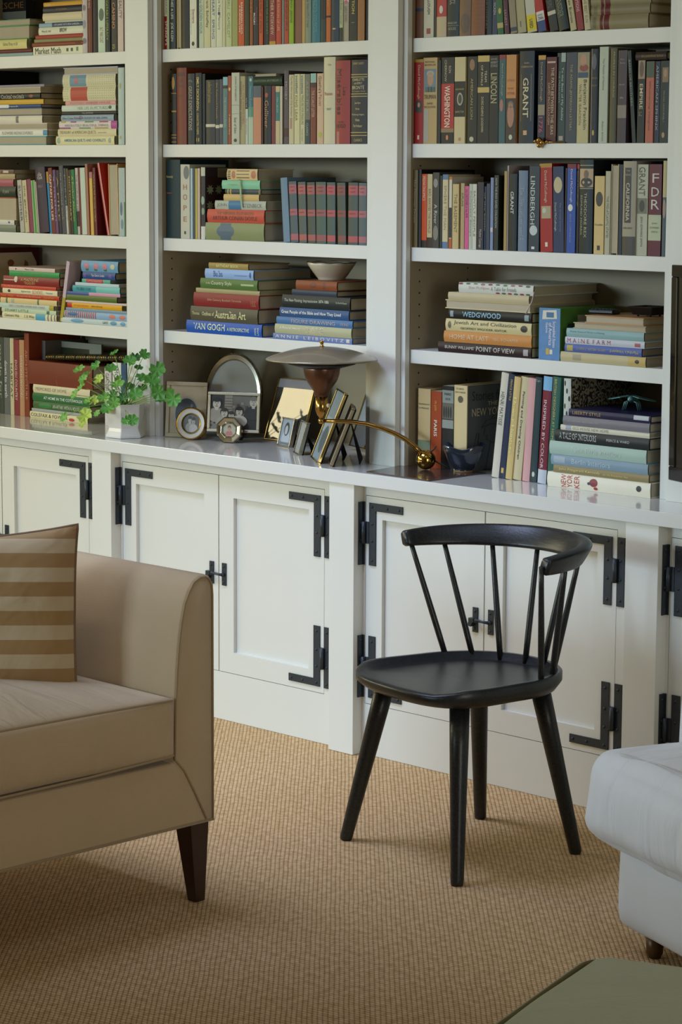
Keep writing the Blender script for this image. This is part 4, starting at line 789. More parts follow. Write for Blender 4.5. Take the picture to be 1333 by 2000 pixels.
row(3, 'B', 1040, 0, 4.549, (1262, 1270, 40, 1200), [
    (46, 112, 482, '22324c', 'navy year', 'David McCullough', 'c0a060', dict(a=.08, z=.52, ta=.3, tb=.65, s='p', b=[(0, .05, 'b8924c')], im=[(.56, .68, .05, .95, '8f8468', 'r')], T=[tl('1776', .7, .88, .2, .75, 'b8405a', 'B')])),
    (118, 210, 498, '5a1f20', 'maroon maritime', 'THE PATH BETWEEN THE SEAS', 'd0bc98', dict(a=.12, z=.9, ta=.5, tb=.78, s='p', T=[tl('DAVID McCULLOUGH', .3, .78, .2, .42, 'c0a888')], im=[(.08, .92, .93, .97, 'a8784c', 'r'), (.05, .07, .1, .9, 'c8a8a0', 'r')])),
    (214, 289, 462, '34494a', 'dark teal memoir', 'To the Best of My Ability', 'b8ccc0', dict(a=.16, z=.75, ta=.5, tb=.8, s='p', T=[tl('THE PRESIDENTS', .2, .55, .2, .4, '8fa49c')], im=[(.92, .97, .3, .8, 'a8988c', 'r'), (0, .1, .5, 1, 'a0b0a8', 'r')])),
    (292, 390, 460, '454b58', 'slate letters', 'THE ADAMS-JEFFERSON LETTERS', 'a89c70', dict(a=.13, z=.86, ta=.35, tb=.62, s='p')),
    (392, 496, 460, 'b4ac88', 'cream statesman portrait', 'Benjamin Franklin', '33302a', dict(a=.3, z=.85, ta=.5, tb=.85, s='p', im=[(0, .22, .05, .95, '8f8a70', 'r'), (.02, .15, .25, .8, 'b88a6c', 'o'), (.13, .21, .2, .95, '8a3a2c', 'o'), (.22, .28, .05, .95, '2a4468', 'r')], T=[tl('WALTER ISAACSON', .35, .8, .18, .38, '6a6450')])),
    (512, 580, 430, '1a1c20', 'black glossy fighter', None, None, dict(im=[(.05, .22, .2, .8, '55565c', 'o'), (0, 1, .12, .2, '8a90b0', 'r'), (.86, .92, .35, .65, 'b8963c', 'o')], T=[tl('AMERICAN', .3, .32, .2, .9, '9a8040', 'h'), tl('HISTORY', .38, .4, .2, .9, '9a8040', 'h')])),
    (587, 665, 412, 'aeb5a8', 'pale mint economics', 'The Wealth of Nations', '6a706a', dict(a=.12, z=.45, ta=.4, tb=.6, s='p', T=[tl('Adam Smith', .77, .98, .4, .6, '6a706a')])),
    (684, 745, 425, '5a5638', 'olive courage', 'PROFILES IN COURAGE', 'b0a468', dict(a=.04, z=.52, ta=.5, tb=.75)),
    (752, 832, 445, '4f424a', 'purple grey family', None, None, dict(s='p', b=[(.59, .73, '8a8078')], T=[tl('Doris', .09, .105, .3, .7, 'b0a8a4', 'h'), tl('Kearns', .125, .145, .25, .8, 'b0a8a4', 'h'), tl('family', .36, .38, .2, .8, 'b0a8a4', 'h'), tl('life', .5, .52, .3, .7, 'b0a8a4', 'h')])),
    (890, 924, 450, '26302c', 'dark forest slanted', 'BAND OF BROTHERS', '8aa090', dict(lean=-42, a=.1, z=.6, s='p', d=.14)),
    (930, 995, 520, '22231f', 'black empire', 'EMPIRE', 'c8bc98', dict(a=.3, z=.6, ta=.3, tb=.75, s='p', o='B', im=[(0, .24, .03, .97, '9a8468', 'r'), (.03, .22, .2, .8, '5f4c40', 'o')], T=[tl('S.C.', .63, .68, .25, .7, 'a8a080', 'h')])),
    (1003, 1073, 545, 'b06a58', 'salmon pink', 'Wuthering Heights', '6a3c34', dict(a=.24, z=.85, ta=.35, tb=.6, s='p', b=[(0, .2, '4f5f4c')])),
    (1082, 1126, 545, '26304a', 'navy violet', 'AMERICAN SPHINX', 'a8a8b0', dict(a=.05, z=.85, s='p')),
    (1129, 1205, 542, '2c3430', 'dark green statesman', 'TRUSSEL HONORABLY', '8a9088', dict(a=.36, z=.75, ta=.4, tb=.6, s='p', im=[(.08, .26, .25, .95, '8a7050', 'r'), (.1, .2, .4, .8, 'b08c6c', 'o'), (.87, .94, .3, .65, 'b09068', 'o')]))], first='thick navy')
# --- right bay, third shelf
row(3, 'C', 790, 290, 4.937, (960, 1003, 80, 1300), [
    (79, 125, 215, '6f5d38', 'brown olive', 'The Ottoman Dream', 'a09060', dict(a=.12, z=.68)), (127, 162, 212, '1c1a1a', 'black', None, None, dict(d=.22)),
    (166, 215, 255, 'c2502a', 'orange economics', 'FREAKONOMICS', 'e0c8a8', dict(a=.03, z=.36, s='p', b=[(.9, 1, '26261f')], ta=.2, tb=.75, T=[tl('LEVITT', .6, .72, .3, .65, '7a8a2c')] and [])),
    (218, 267, 255, 'b3a888', 'cream brown footed', 'BIRD ARRIVES THE WORLD', '8a6a50', dict(a=.2, z=.8, s='p', b=[(.86, 1, '3a2e28')])),
    (272, 334, 240, '4a4845', 'grey black river', 'A River', 'c8c4bc', dict(a=.42, z=.68, s='p', im=[(.08, .2, .1, .8, '8a8680', 'o'), (.7, .9, .1, .9, '7a766c', 'o')])), (340, 363, 270, '25332a', 'forest green slim', None, None, dict(s='p')),
    (366, 418, 258, 'bcb294', 'blue ended cream', 'SPHERE THE MAN', 'a09070', dict(a=.15, z=.75, s='p', b=[(0, .07, '5f7a9a'), (.91, 1, '5f7a9a')])),
    (429, 456, 280, 'c0bcb0', 'white slate footed', None, None, dict(s='p', b=[(.43, .85, '2c3440'), (.86, 1, 'b85a34'), (0, .04, 'b87a3c')])),
    (463, 523, 350, 'b5a57c', 'cream gold', 'THE BASEMENT', '7a7048', dict(a=.15, z=.75, s='p')), (541, 577, 342, 'a59674', 'khaki slim', 'KIPLING', '4a4434', dict(a=.15, z=.35, s='p')),
    (580, 620, 370, 'c0608a', 'candy pink', 'the CATCHER in the RYE', '4a2434', dict(a=.05, z=.5, s='p', T=[tl('J. D.', .6, .66, .3, .7, 'd8905c')])), (622, 655, 350, 'abb0a4', 'pale grey green', 'Collected Essays', '7a7c74', dict(s='p')), (656, 694, 350, 'bfc0b4', 'off white', 'SAINTLY PEOPLE', '7a7c74', dict(s='p')),
    (704, 762, 332, '33303e', 'plum navy', 'Mother Courage', 'b8b0a8', dict(a=.7, z=.97, s='p')), (766, 786, 372, '26365c', 'cobalt edged', 'of the battle', 'b89c50', dict(a=.1, z=.7, s='p')), (789, 822, 345, '3f4856', 'steel blue', None, None, dict(s='p')),
    (827, 856, 288, '7b88a8', 'thin periwinkle', None, None, dict(s='p', im=[(.69, .75, .1, .9, 'c8b8b8', 'r')])),
    (863, 905, 265, '252b29', 'dark irish history', 'HOW THE IRISH SAVED CIVILIZATION', 'a8b0a0', dict(a=.04, z=.7, s='p')), (908, 950, 280, '2a2622', 'blackish photo', None, None, dict(s='p', y=.02)),
    (958, 986, 225, 'a08c5c', 'old gold slim', None, None, dict(s='p')), (987, 1000, 172, 'a89c9c', 'tall pinkish slim', None, None, dict(d=.2)),
    (1002, 1085, 250, '1f2321', 'black worn general', 'GRANT', 'd0d0c4', dict(a=.23, z=.52, ta=.3, tb=.68, o='B')), (1096, 1184, 218, '6f7f92', 'blue grey worn', 'The President and I', '8a98a8', dict(a=.2, z=.85)),
    (1198, 1298, 175, '35424f', 'slate aviator', 'LINDBERGH', 'c8d0cc', dict(a=.12, z=.68, ta=.15, tb=.58, s='p', T=[tl('THE NEW YORK TIMES BESTSELLER', .2, .6, .75, .85, '8a98a4')] and [], im=[(.69, .81, .1, .85, 'b8c4c4', 'o'), (.94, .97, .3, .6, 'd0d4d0', 'r')]))])
row(3, 'C', 1040, 290, 4.549, (928, 957, 75, 1190), [
    (75, 185, 145, 'a42428', 'scarlet', 'David McCullough', 'd8bca0', dict(a=.08, z=.44, ta=.35, tb=.62, lean=-8, s='p', b=[(0, .045, 'a8843c')], im=[(.48, .62, .12, .88, 'a89a78', 'r'), (.5, .56, .2, .5, 'b8c0b8', 'o'), (.89, .94, .4, .6, 'e0c8b8', 'r')])),
    (189, 283, 168, '2a3b62', 'navy paris', 'David McCullough', 'b8b4a0', dict(a=.42, z=.75, ta=.1, tb=.35, lean=-3, s='p', im=[(.12, .31, .08, .88, 'bdb08c', 'o'), (.15, .29, .44, .52, '4a4434', 'r')], T=[tl('The Greater Journey', .42, .76, .6, .8, '6a7ab0')])),
    (286, 299, 180, '4a3424', 'brown sliver'), (302, 380, 143, '3356a4', 'bright blue', 'David McCullough', 'd0d4dc', dict(a=.06, z=.43, ta=.35, tb=.65, s='p', b=[(0, .05, '7a2c34')], im=[(.45, .53, .15, .7, 'd8d8d0', 'o')], T=[tl('BRAVE COMPANIONS', .56, .88, .35, .6, '7a88b8')])),
    (385, 410, 145, '2c2018', 'black red capped', 'David McCullough', 'b0943c', dict(a=.08, z=.47, s='p', b=[(0, .05, 'b03c34')])),
    (413, 533, 105, '20272b', 'thick black rex', 'THEODORE REX', 'b8b090', dict(a=.35, z=.83, ta=.42, tb=.62, b=[(.055, .065, '8a9078'), (.095, .29, 'b09a7c'), (.3, .31, '8a9078')], im=[(.11, .2, .35, .7, '6f5c4c', 'o'), (.19, .29, .1, .95, '23282c', 'o')], T=[tl('EDMUND MORRIS', .38, .8, .12, .28, 'a0a08c')])),
    (546, 634, 248, 'c0ac7c', 'cream oval photo', None, None, dict(s='p', im=[(.2, .39, .15, .85, '2f2a26', 'o'), (.89, .95, .35, .65, '22201c', 'r')], T=[tl('Franklin', .61, .635, .1, .9, '6a6048', 'h')])),
    (642, 686, 203, 'aaa795', 'grey white mid', 'THE MID-ATLANTIC STATES', '6a685c', dict(a=.3, z=.8, s='p')), (691, 758, 142, 'ada48c', 'layered page', None, None, dict(s='f')), (764, 794, 145, '2c3348', 'dark navy slim', None, None, dict(s='p')),
    (797, 914, 112, '9a9484', 'grey black western', None, None, dict(b=[(.8, 1, '55504a')], im=[(.07, .655, .18, .68, '33302c', 'r')], T=[tl('THE', .095, .11, .3, .6, 'b8b09c', 'h'), tl('KING', .135, .155, .25, .65, 'b8b09c', 'h'), tl('CALIFORNIA', .23, .635, .3, .58, 'c8c0ac', 'B'), tl('MARK ARAX', .7, .72, .1, .8, '44403a', 'h')])),
    (920, 1018, 140, 'aaab9a', 'pale sage general', 'GRANT', '4a4c40', dict(a=.03, z=.34, ta=.18, tb=.75, s='p', im=[(.37, .54, .05, .95, '6f705f', 'r'), (.39, .52, .25, .75, '33332c', 'o')], T=[tl('JEAN EDWARD SMITH', .57, .9, .35, .6, '44463c')])),
    (1026, 1140, 138, '6a2c3c', 'maroon presidential initials', None, None, dict(s='p', b=[(.55, .83, 'adb39c')], T=[tl('F', .1, .2, .28, .8, 'd0c8c0', 'h'), tl('D', .25, .35, .22, .82, 'd0c8c0', 'h'), tl('R', .385, .49, .22, .86, 'd0c8c0', 'h'), tl('JEAN', .635, .655, .3, .7, '6a7060', 'h'), tl('EDWARD', .68, .7, .15, .85, '6a7060', 'h'), tl('SMITH', .725, .745, .25, .75, '6a7060', 'h')])),
    (1150, 1186, 105, '55626c', 'blue grey portrait', None, None, dict(b=[(0, .38, 'b0a884')], im=[(.4, .6, .1, .9, 'a08c7c', 'o')]))], first='slate aviator')
# --- right bay, fourth shelf
FRZ = stack(3, 'D', 790, 520, 2.4549, [
    (165, 611, 355, 405, '36262c', 'dark plum decorating', "POINT OF VIEW", 'd0ccc8', dict(a=.42, z=.83, ta=.3, tb=.75, T=[tl("BUNNY WILLIAMS'", .08, .4, .38, .68, 'd0ccc8')], im=[(.92, .97, .2, .8, 'a8a0a0', 'r')])),
    (193, 613, 301, 355, 'bb8752', 'orange tan homely', 'HOME AT LAST', 'd8c0a0', dict(a=.07, z=.52, ta=.3, tb=.72, T=[tl('GIL SCHAFER III', .58, .86, .4, .62, 'd8c0a0')] and [tl('GIL SCHAFER', .58, .86, .4, .62, 'd8c0a0')])),
    (202, 613, 243, 301, 'bfb58e', 'cream jewish art', 'Jewish Art and Civilization', '35322a', dict(a=.1, z=.83, ta=.5, tb=.88, T=[tl('GEOFFREY WIGODER, EDITOR', .18, .72, .15, .35, '35322a')], im=[(.88, .96, .25, .8, '2a2822', 'o'), (.03, .07, .2, .8, '6a6450', 'o')])),
    (216, 613, 195, 243, '1d2022', 'black porcelain', 'WEDGWOOD', '8fbcd4', dict(a=.17, z=.64, ta=.25, tb=.78, o='B', im=[(.02, .06, .2, .8, '8a9aa0', 'r'), (.92, .97, .2, .8, '8a9aa0', 'r')])),
    (198, 606, 150, 193, 'c2b594', 'spineless ivory', None, None, dict(s='f', d=.27)), (213, 600, 113, 150, 'b5aa8f', 'torn ivory', None, None, dict(d=.27)),
    (264, 622, 64, 113, 'c2c4bc', 'floral cookery', None, None, dict(d=.27, im=[(.0 + i * .1, .06 + i * .1, .78 + .03 * (i % 3), .98, ['8a3a48', '4a6a44', '5f8a50', '9a6a70'][i % 4], 'o') for i in range(10)] + [(.5 + i * .08, .56 + i * .08, .02, .18, ['8a3a48', '4a6a44'][i % 2], 'o') for i in range(6)], T=[tl('A Table for Friends', .44, .78, .3, .7, '8a9490'), tl('Skye McAlpine', .14, .42, .32, .68, 'c8a4a4')]))], depth=.2)
MAZ = stack(3, 'D', 790, 520, 2.4549, [
    (752, 1160, 408, 455, 'b3aa8a', 'ivory grey banded', None, None, dict(b=[(.8, 1, 'b8a470')], im=[(.88, .93, .3, .7, '33322c', 'o'), (.15, .25, .2, .8, 'a09880', 'r')], d=.15)),
    (772, 1141, 369, 408, '5b6ba6', 'periwinkle upside-down', "Martha's Vineyard", 'c8bc58', dict(a=.6, z=.96, ta=.25, tb=.75, o='u', T=[tl('LEWIS  HELLER  TALBOT', .16, .54, .35, .62, 'b0a850', 'u')], im=[(.03, .11, .15, .85, 'b0a450', 'r')])),
    (774, 1155, 335, 369, 'b8bcc4', 'silver farm', 'M A I N E  F A R M', 'a04a58', dict(a=.03, z=.58, ta=.2, tb=.8, im=[(.88, .95, .2, .7, 'a85a60', 'r')], d=.15)),
    (781, 1152, 294, 335, '8aa6a8', 'duck egg blue', 'Private Views of Works in Painting', '5a7678', dict(a=.05, z=.5, ta=.5, tb=.75, d=.15)),
    (812, 1160, 262, 292, 'a89c84', 'frayed scrapbook', None, None, dict(s='f', d=.17)), (868, 1150, 224, 262, 'b08a62', 'brown paper', None, None, dict(s='f', d=.18))], depth=.15, first='')
# --- right bay, counter
row(3, 'K', 700, 700, 3.7028, (800, 830, 430, 800), [
    (431, 520, 232, 'b4a078', 'tan witness', None, None, dict(b=[(.65, .8, '76806a')], T=[tl('Eyewitness', .18, .21, .1, .95, '3f3a2e', 'h'), tl('to History', .23, .26, .1, .9, '3f3a2e', 'h'), tl('John Carey', .3, .33, .15, .85, '5a5444', 'h')] and [tl('Eyewitness', .18, .21, .1, .95, '3f3a2e', 'h'), tl('to History', .23, .26, .1, .9, '3f3a2e', 'h')])),
    (524, 600, 248, 'a04a26', 'burnt orange', 'PARIS', 'e0d8cc', dict(a=.37, z=.58, ta=.3, tb=.6, s='p', o='B', T=[tl('COLIN JONES', .12, .25, .3, .6, 'd8a040')] and [tl('city guide', .12, .25, .3, .6, 'd8a040')])),
    (604, 686, 205, '26282a', 'black photo', None, None, dict(s='p', b=[(.05, .2, '8a9088'), (.2, .39, '6f6c60'), (.4, .5, '8f948c')], im=[(.24 + .0, .38, .1 + i * .2, .24 + i * .2, '22221f', 'o') for i in range(4)], T=[tl('PARIS', .08, .11, .2, .8, '22262a', 'h'), tl('1919', .14, .17, .3, .7, '22262a', 'h')])),
    (690, 783, 196, 'c8b890', 'cream magazine stories', None, None, dict(d=.2, im=[(.12, .2, .35, .75, '55503c', 'o')], T=[tl('STORIES', .03, .05, .2, .8, '55503c', 'h'), tl('NEW YORKER', .07, .09, .1, .9, '55503c', 'h')]))], front=.03)
row(3, 'K', 700, 700, 3.7028, (845, 880, 965, 1290), [
    (966, 1018, 92, 'c0bcae', 'leaning white painter', 'HENRI MATISSE', '55564e', dict(lean=75, a=.18, z=.5, s='h', d=.2)), (1021, 1064, 100, '2a3550', 'leaning navy fine', 'PRINCE LITTLE', 'c8a850', dict(lean=72, a=.05, z=.25, ta=.5, tb=.8, im=[(.9, .95, .3, .7, 'c8a850', 'r')])),
    (1066, 1112, 118, 'bba878', 'leaning straw', 'Flower Hunters', 'e0d48c', dict(lean=68, a=.2, z=.75, o='B')), (1117, 1180, 120, 'b9b092', 'leaning cream teaching', 'Painting and Drawing Children', '3a362c', dict(lean=66, a=.14, z=.8, ta=.35, tb=.65, o='B')),
    (1188, 1240, 125, 'c09a98', 'leaning powder pink', None, None, dict(lean=50)), (1244, 1293, 118, '2e4348', 'leaning dark teal', None, None, dict(lean=42, im=[(.9, .95, .3, .7, 'c8c8b8', 'o')], T=[tl('Cape', .02, .05, .2, .8, '9aa8a8', 'h')]))], front=.008, first='cream magazine stories')
row(3, 'K', 1000, 700, 4.003, (966, 975, 200, 300), [
    (202, 270, 132, '7c2c3c', 'leaning crimson colour', 'INSPIRED BY COLOR', 'd8c8cc', dict(lean=52, a=.22, z=.86, ta=.25, tb=.6, b=[(0, .13, '7aa8c8'), (.87, 1, 'b8bcc4')])),
    (274, 338, 135, '3a685c', 'leaning green british', 'BRITISH DESIGNERS AT HOME', 'b8a85c', dict(lean=52, a=.02, z=.6, ta=.3, tb=.6, d=.1))], front=.006, first='dark teal')
row(3, 'K', 1000, 700, 4.003, 985, [(396, 452, 142, 'b8bcb4', 'tall black marbled', None, None, dict(d=.25, n='portfolio', im=[(.02 + .07 * i, .07 + .07 * i, .1 + .3 * (i % 3), .35 + .3 * (i % 3), '2a2a28', 'o') for i in range(12)]))], front=.012, first='green british')
LIBZ = stack(3, 'K', 1000, 700, 4.003, [
    (285, 1090, 882, 998, 'd6d2c2', 'white magazine anthology', None, None, dict(d=.2, T=[tl('NEW', .13, .2, .15, .85, 'b83a34', 'o' if 0 else 'h')] and [tl('NEW', .14, .19, .08, .92, 'b83a34', 'u' if 0 else 'q'), tl('YOR', .2, .25, .08, .92, 'b83a34', 'q'), tl('KER', .27, .32, .08, .92, 'b83a34', 'q')], im=[(.42, .5, .3, .85, '8a3038', 'o'), (.46, .5, .1, .3, 'a83038', 'o'), (.4, .43, .4, .6, '33405a', 'o'), (.87, .92, .35, .75, '26282c', 'o')])),
    (330, 1076, 822, 882, '8f8262', 'olive tweed memorial', 'John Fitzgerald Kennedy', 'd8cc7c', dict(a=.06, z=.5, ta=.3, tb=.7, T=[tl('As We Remember Him', .53, .79, .3, .55, 'd8cc7c')])),
    (312, 1070, 742, 822, '8094a0', 'blue grey berlin', 'Berlin Interiors', 'b8c4cc', dict(a=.22, z=.62, ta=.25, tb=.75, im=[(.03, .15, .2, .85, '9aaab4', 'r')])),
    (302, 1058, 638, 742, '9db0a6', 'pale green interiors', 'New Paris Interiors', 'bccac2', dict(a=.24, z=.75, ta=.3, tb=.72)),
    (342, 1080, 547, 638, '2e3234', 'charcoal tale', 'A TALE OF INTERIORS', 'c0c4c0', dict(a=.05, z=.45, ta=.25, tb=.8, T=[tl('PIERCE & WARD', .56, .8, .4, .62, 'b8bcb8')], im=[(.92, .95, .15, .75, 'b0b4b0', 'o')] and [])),
    (385, 1082, 505, 547, 'c6c3b2', 'off white renovation', 'OLD HOUSE NEW HOME', '9a988c', dict(a=.14, z=.55, ta=.25, tb=.8, im=[(.06, .12, .1, .95, '9aa4b4', 'r')], T=[tl('BEN KENDRICK', .65, .82, .4, .65, '8a887c')] and [])),
    (405, 1082, 432, 505, '7c7a80', 'mid grey design', 'ARCHITECTURAL DESIGN INSPIRATION', 'b0b0b0', dict(a=.06, z=.42, ta=.4, tb=.55)),
    (450, 1090, 375, 432, '29294a', 'navy violet style', 'LIBERTY STYLE', 'b08c58', dict(a=.05, z=.4, ta=.3, tb=.75, T=[tl('MARTIN WOOD', .43, .66, .4, .65, 'a88858')] and [], im=[(.8, .98, .35, .95, 'b8bcc0', 'r')], d=.19))], front=-.018, depth=.2, first='')
print('books', CNT[0])
from mathutils import noise as mnoise


def px_m(P): return F_PX / (Vector(P) - CAM).dot(VF)


def at_v(x, y, A, B):                                   # where the ray meets the upright plane through A and B
    n = Vector((B[1] - A[1], A[0] - B[0], 0)); d = ray(x, y)
    return CAM + d * ((Vector((A[0], A[1], 0)) - CAM).dot(n) / d.dot(n))


def sheet(b, pts, y, m):                                # flat polygon in x,z at depth y
    b.add([(p[0], y, p[1]) for p in pts], [tuple(range(len(pts)))], m)


def disc(cx, cz, rx, rz, n=24): return [(cx + rx * math.cos(2 * PI * k / n), cz + rz * math.sin(2 * PI * k / n)) for k in range(n)]


def sheet_text(b, t, x0, x1, z0, z1, y, m, bold=False):
    tv, tf, _ = text_mesh(t, bold)
    b.add([(x0 + (x1 - x0) * u, y, z0 + (z1 - z0) * v) for u, v in tv], tf, m)


# ------------------------------------------------------------------ a few books that lie over others
zq = at_y(495, 168.2, YS + .01).z
stack(2, 'B', 300, 0, 5.127, [(1002, 1296, 767, 858, '1d3a30', 'dark green bestseller', 'NATIONAL BESTSELLER', '7a8a58', dict(a=.08, z=.9, ta=.45, tb=.65)),
                              (1010, 1230, 738, 765, '8f8468', 'flat tan crumpled', None, None, dict(s='f'))], zb=zq + .0005, first='glossy black swirled', depth=.16)
zq = at_y(1255, 119.5, YS + .01).z
stack(3, 'B', 1040, 0, 4.549, [(925, 1200, 425, 500, '35261a', 'dark brown anniversary', '20TH ANNIVERSARY EDITION', '9a7a3c', dict(a=.2, z=.9, ta=.35, tb=.6))], zb=zq + .002, first='black empire', depth=.16)

# facing cover behind the top pile of the window bay
def cover_facing(name, label, p0, p1, ybot, Y, th, col, parts, z0=None, cat='book', grp=None):
    A = at_y(p0[0], p0[1], Y); B = at_y(p1[0], p1[1], Y); zb = z0 if z0 is not None else at_y(p0[0], ybot, Y).z
    w_, h_ = B.x - A.x, A.z - zb
    b = MB(); b.box((0, 0, 0), (w_, th, h_), cover(col))
    for q in parts:
        if q[0] == 't': sheet_text(b, q[1], q[2] * w_, q[3] * w_, q[4] * h_, q[5] * h_, -.0006, ink(q[6]))
        elif q[0] == 'o': sheet(b, disc(q[1] * w_, q[2] * h_, q[3] * w_, q[4] * h_), -.0004, ink(q[5]))
        else: sheet(b, [(q[1] * w_, q[2] * h_), (q[3] * w_, q[2] * h_), (q[3] * w_, q[4] * h_), (q[1] * w_, q[4] * h_)], -.0002, ink(q[5]))
    o = b.build(name, None, fix=False); tag(o, label, cat, grp); o.location = (A.x, Y, zb)
    return o


cover_facing('book', 'black and grey portable philosophy paperback facing out on the top shelf of the left bay', (-40, -30), (50, -33), 110, .2, .03, '1c1a16',
             [('r', 0, 0, 1, .62, '77756a'), ('t', 'NIETZSCHE', .05, .95, .66, .74, '8a5a28'), ('t', 'THE PORTABLE', .1, .95, .78, .82, '7a5228'), ('o', .55, .48, .12, .05, '22221e'), ('o', .68, .44, .18, .025, '22221e')], z0=SH['A'] + .0005)
def side_slab(name, label, xr, ytop, yb_, y0, shelf, th, m, cat):      # stands on end, its broad side towards the bay
    Q = at_y(xr, ytop, yb_); Q.x = max(Q.x, XL[1] + th + .001); h_ = Q.z - SH[shelf] - .0005
    b = MB(); b.box((-th, 0, 0), (0, yb_ - y0, h_), m); o = b.build(name, None, .0012); o.location = (Q.x, y0, SH[shelf] + .0005); tag(o, label, cat); return o, h_


side_slab('storage_box', 'black storage box standing behind the book pile on the second shelf of the left bay', 47, 138, .288, .06, 'B', .06, cover('141414'), 'box')
side_slab('album', 'large maroon album standing at the back of the fourth shelf of the left bay', 76, 483, .29, .04, 'D', .03, cover('5c1c1f'), 'album')
Q = at_y(71, 492, .262); h_ = Q.z - SH['D'] - .0005; w_ = .2
b = MB(); Mz = Matrix.Rotation(PI / 2, 4, 'Z'); b.prism([(0, 0), (w_, 0), (w_, h_ - .035), (w_ - .02, h_), (0, h_)], 0, .006, mat('tag_board', 'b3a58c', .6), Mz)
sheet(b, disc(w_ * .45, h_ - .035, .014, .012), -.0004, ink('7a4a2c')); sheet(b, [(w_ * .72, h_ - .06), (w_ * .82, h_ - .06), (w_ * .82, h_ - .035), (w_ * .75, h_ - .025)], -.0004, ink('7a5230'))
for i in range(len(b.v)):
    if b.v[i][1] < -.0003 and b.v[i][1] > -.0005: b.v[i] = (.0004, b.v[i][0], b.v[i][2])
o = b.build('painted_board', fix=False); o.location = (Q.x, .262 - w_, SH['D'] + .0005)
tag(o, 'cream tag-shaped board with a brown painted motif in front of the maroon album', 'board')
# landscape picture behind the leather album
A = at_y(93, 664, .19); B = at_y(198, 668, .19); w_ = B.x - A.x; h_ = A.z - ZC - .0005
r = empty('picture_board', (A.x, .19, ZC + .0005), 'grey mounted landscape picture standing behind the leather album', 'picture')
b = MB(); b.box((0, 0, 0), (w_, .008, h_), mat('mount_grey', '8f9082', .7)); b.build('mount', r)
b = MB(); sheet(b, [(.0, .02), (w_ * .78, .02), (w_ * .78, h_ * .92), (0, h_ * .92)], -.0005, mat('landscape_print', '2c331f', .4, var=.5, scale=22)); b.build('print', r)

# ------------------------------------------------------------------ spiral album on the leather album
A = at_y(90, 707, .075); B = at_y(247, 685, .075)
r = empty('spiral_album', (A.x, .075, ALB_Z + .0015), 'black spiral-bound album with gold rings lying tilted on the leather album', 'album')
L_ = B.x - A.x; tilt = math.atan2(.022, L_); r.rotation_euler = (0, -tilt, 0)
b = MB(); b.box((.004, .012, .002), (L_, .2, .017), cover('1f2a22')); b.box((.006, .014, .0045), (L_ - .002, .198, .0145), PG) if 0 else None; b.build('cover', r)
b = MB(); b.tube([(0, .008, .0105), (L_, .008, .0105)], .0075, mat('dark_green_spine', '1c2a20', .5), 12); b.build('spine', r)
b = MB()
for i in range(46):
    if i % 6 == 5: continue
    x = .004 + (L_ - .008) * i / 45; b.tube([(x + .0012 * math.sin(a), .008 + .0096 * math.cos(a), .0105 + .0096 * math.sin(a)) for a in [2 * PI * k / 12 for k in range(12)]], .001, GOLD, 5, True)
b.build('ring_binding', r)

# ------------------------------------------------------------------ game box
A = at_y(1054.5, 600.6, .03); B = at_y(1094, 700, .03)
w_, h_ = B.x - A.x, A.z - SH['D'] - .0006
r = empty('game_box', (A.x, .03, SH['D'] + .0005), 'blue and green board game box standing between the two book piles', 'game box')
b = MB(); b.box((0, 0, 0), (w_, .23, h_), mat('game_green', '4a7a2a', .45, var=.15, scale=12)); b.build('box', r, .001)
b = MB(); bl = mat('game_blue', '4a7fb5', .4, var=.22, scale=45)
sheet(b, [(0, 0), (w_, 0), (w_, h_), (0, h_)], -.0006, bl); sheet(b, [(.15 * w_, .78 * h_), (.85 * w_, .8 * h_), (.82 * w_, .97 * h_), (.18 * w_, .95 * h_)], -.0009, ink('d0cfbc'))
sheet(b, [(.35 * w_, .82 * h_), (.7 * w_, .82 * h_), (.7 * w_, .92 * h_), (.35 * w_, .92 * h_)], -.0012, ink('3a6a94'))


def vert_text(b, t, z1, z0, x0, x1, y, m):              # reads downwards
    tv, tf, _ = text_mesh(t, True); b.add([(x0 + (x1 - x0) * v, y, z1 + (z0 - z1) * u) for u, v in tv], tf, m)


vert_text(b, 'Scrambled States', .75 * h_, .24 * h_, .66 * w_, .8 * w_, -.0012, ink('d8d4e0')); vert_text(b, 'of America', .72 * h_, .28 * h_, .47 * w_, .63 * w_, -.0012, ink('d8d4e0')); vert_text(b, 'Game', .72 * h_, .52 * h_, .33 * w_, .44 * w_, -.0012, ink('d8d4e0'))
sheet(b, [(.35 * w_, .1 * h_), (.5 * w_, .1 * h_), (.5 * w_, .22 * h_), (.35 * w_, .22 * h_)], -.0012, ink('c8a43c')); sheet(b, [(.52 * w_, .11 * h_), (.66 * w_, .11 * h_), (.66 * w_, .2 * h_), (.52 * w_, .2 * h_)], -.0012, ink('d0d0c8'))
b.build('printed_side', r)
b = MB(); x = w_ + .0006
for (y0, y1, z0, z1, c) in ((.07, .14, .72, .86, 'b0a890'), (.03, .055, .42, .7, '2a3a1c'), (.17, .21, .5, .62, '8a2c28'), (.02, .045, .1, .2, 'c0b4a8'), (.1, .17, .2, .4, '2f5a8a')):
    b.add([(x, y0, z0 * h_), (x, y1, z0 * h_), (x, y1, z1 * h_), (x, y0, z1 * h_)], [(0, 1, 2, 3)], ink(c))
b.build('printed_lid', r)

# ------------------------------------------------------------------ cover art on the leaning and facing books


def find(desc):
    for o in C.objects:
        if o.get('label', '').startswith(desc): return o


st = find('cream magazine stories')
b = MB(); T_ = max(v.co.x for v in st.data.vertices); H_ = max(v.co.z for v in st.data.vertices); g = cover('575c5e'); x = T_ + .0005
D_ = max(v.co.y for v in st.data.vertices)
b.add([(x, .003, 0), (x, D_, 0), (x, D_, H_), (x, .003, H_)], [(0, 1, 2, 3)], g)


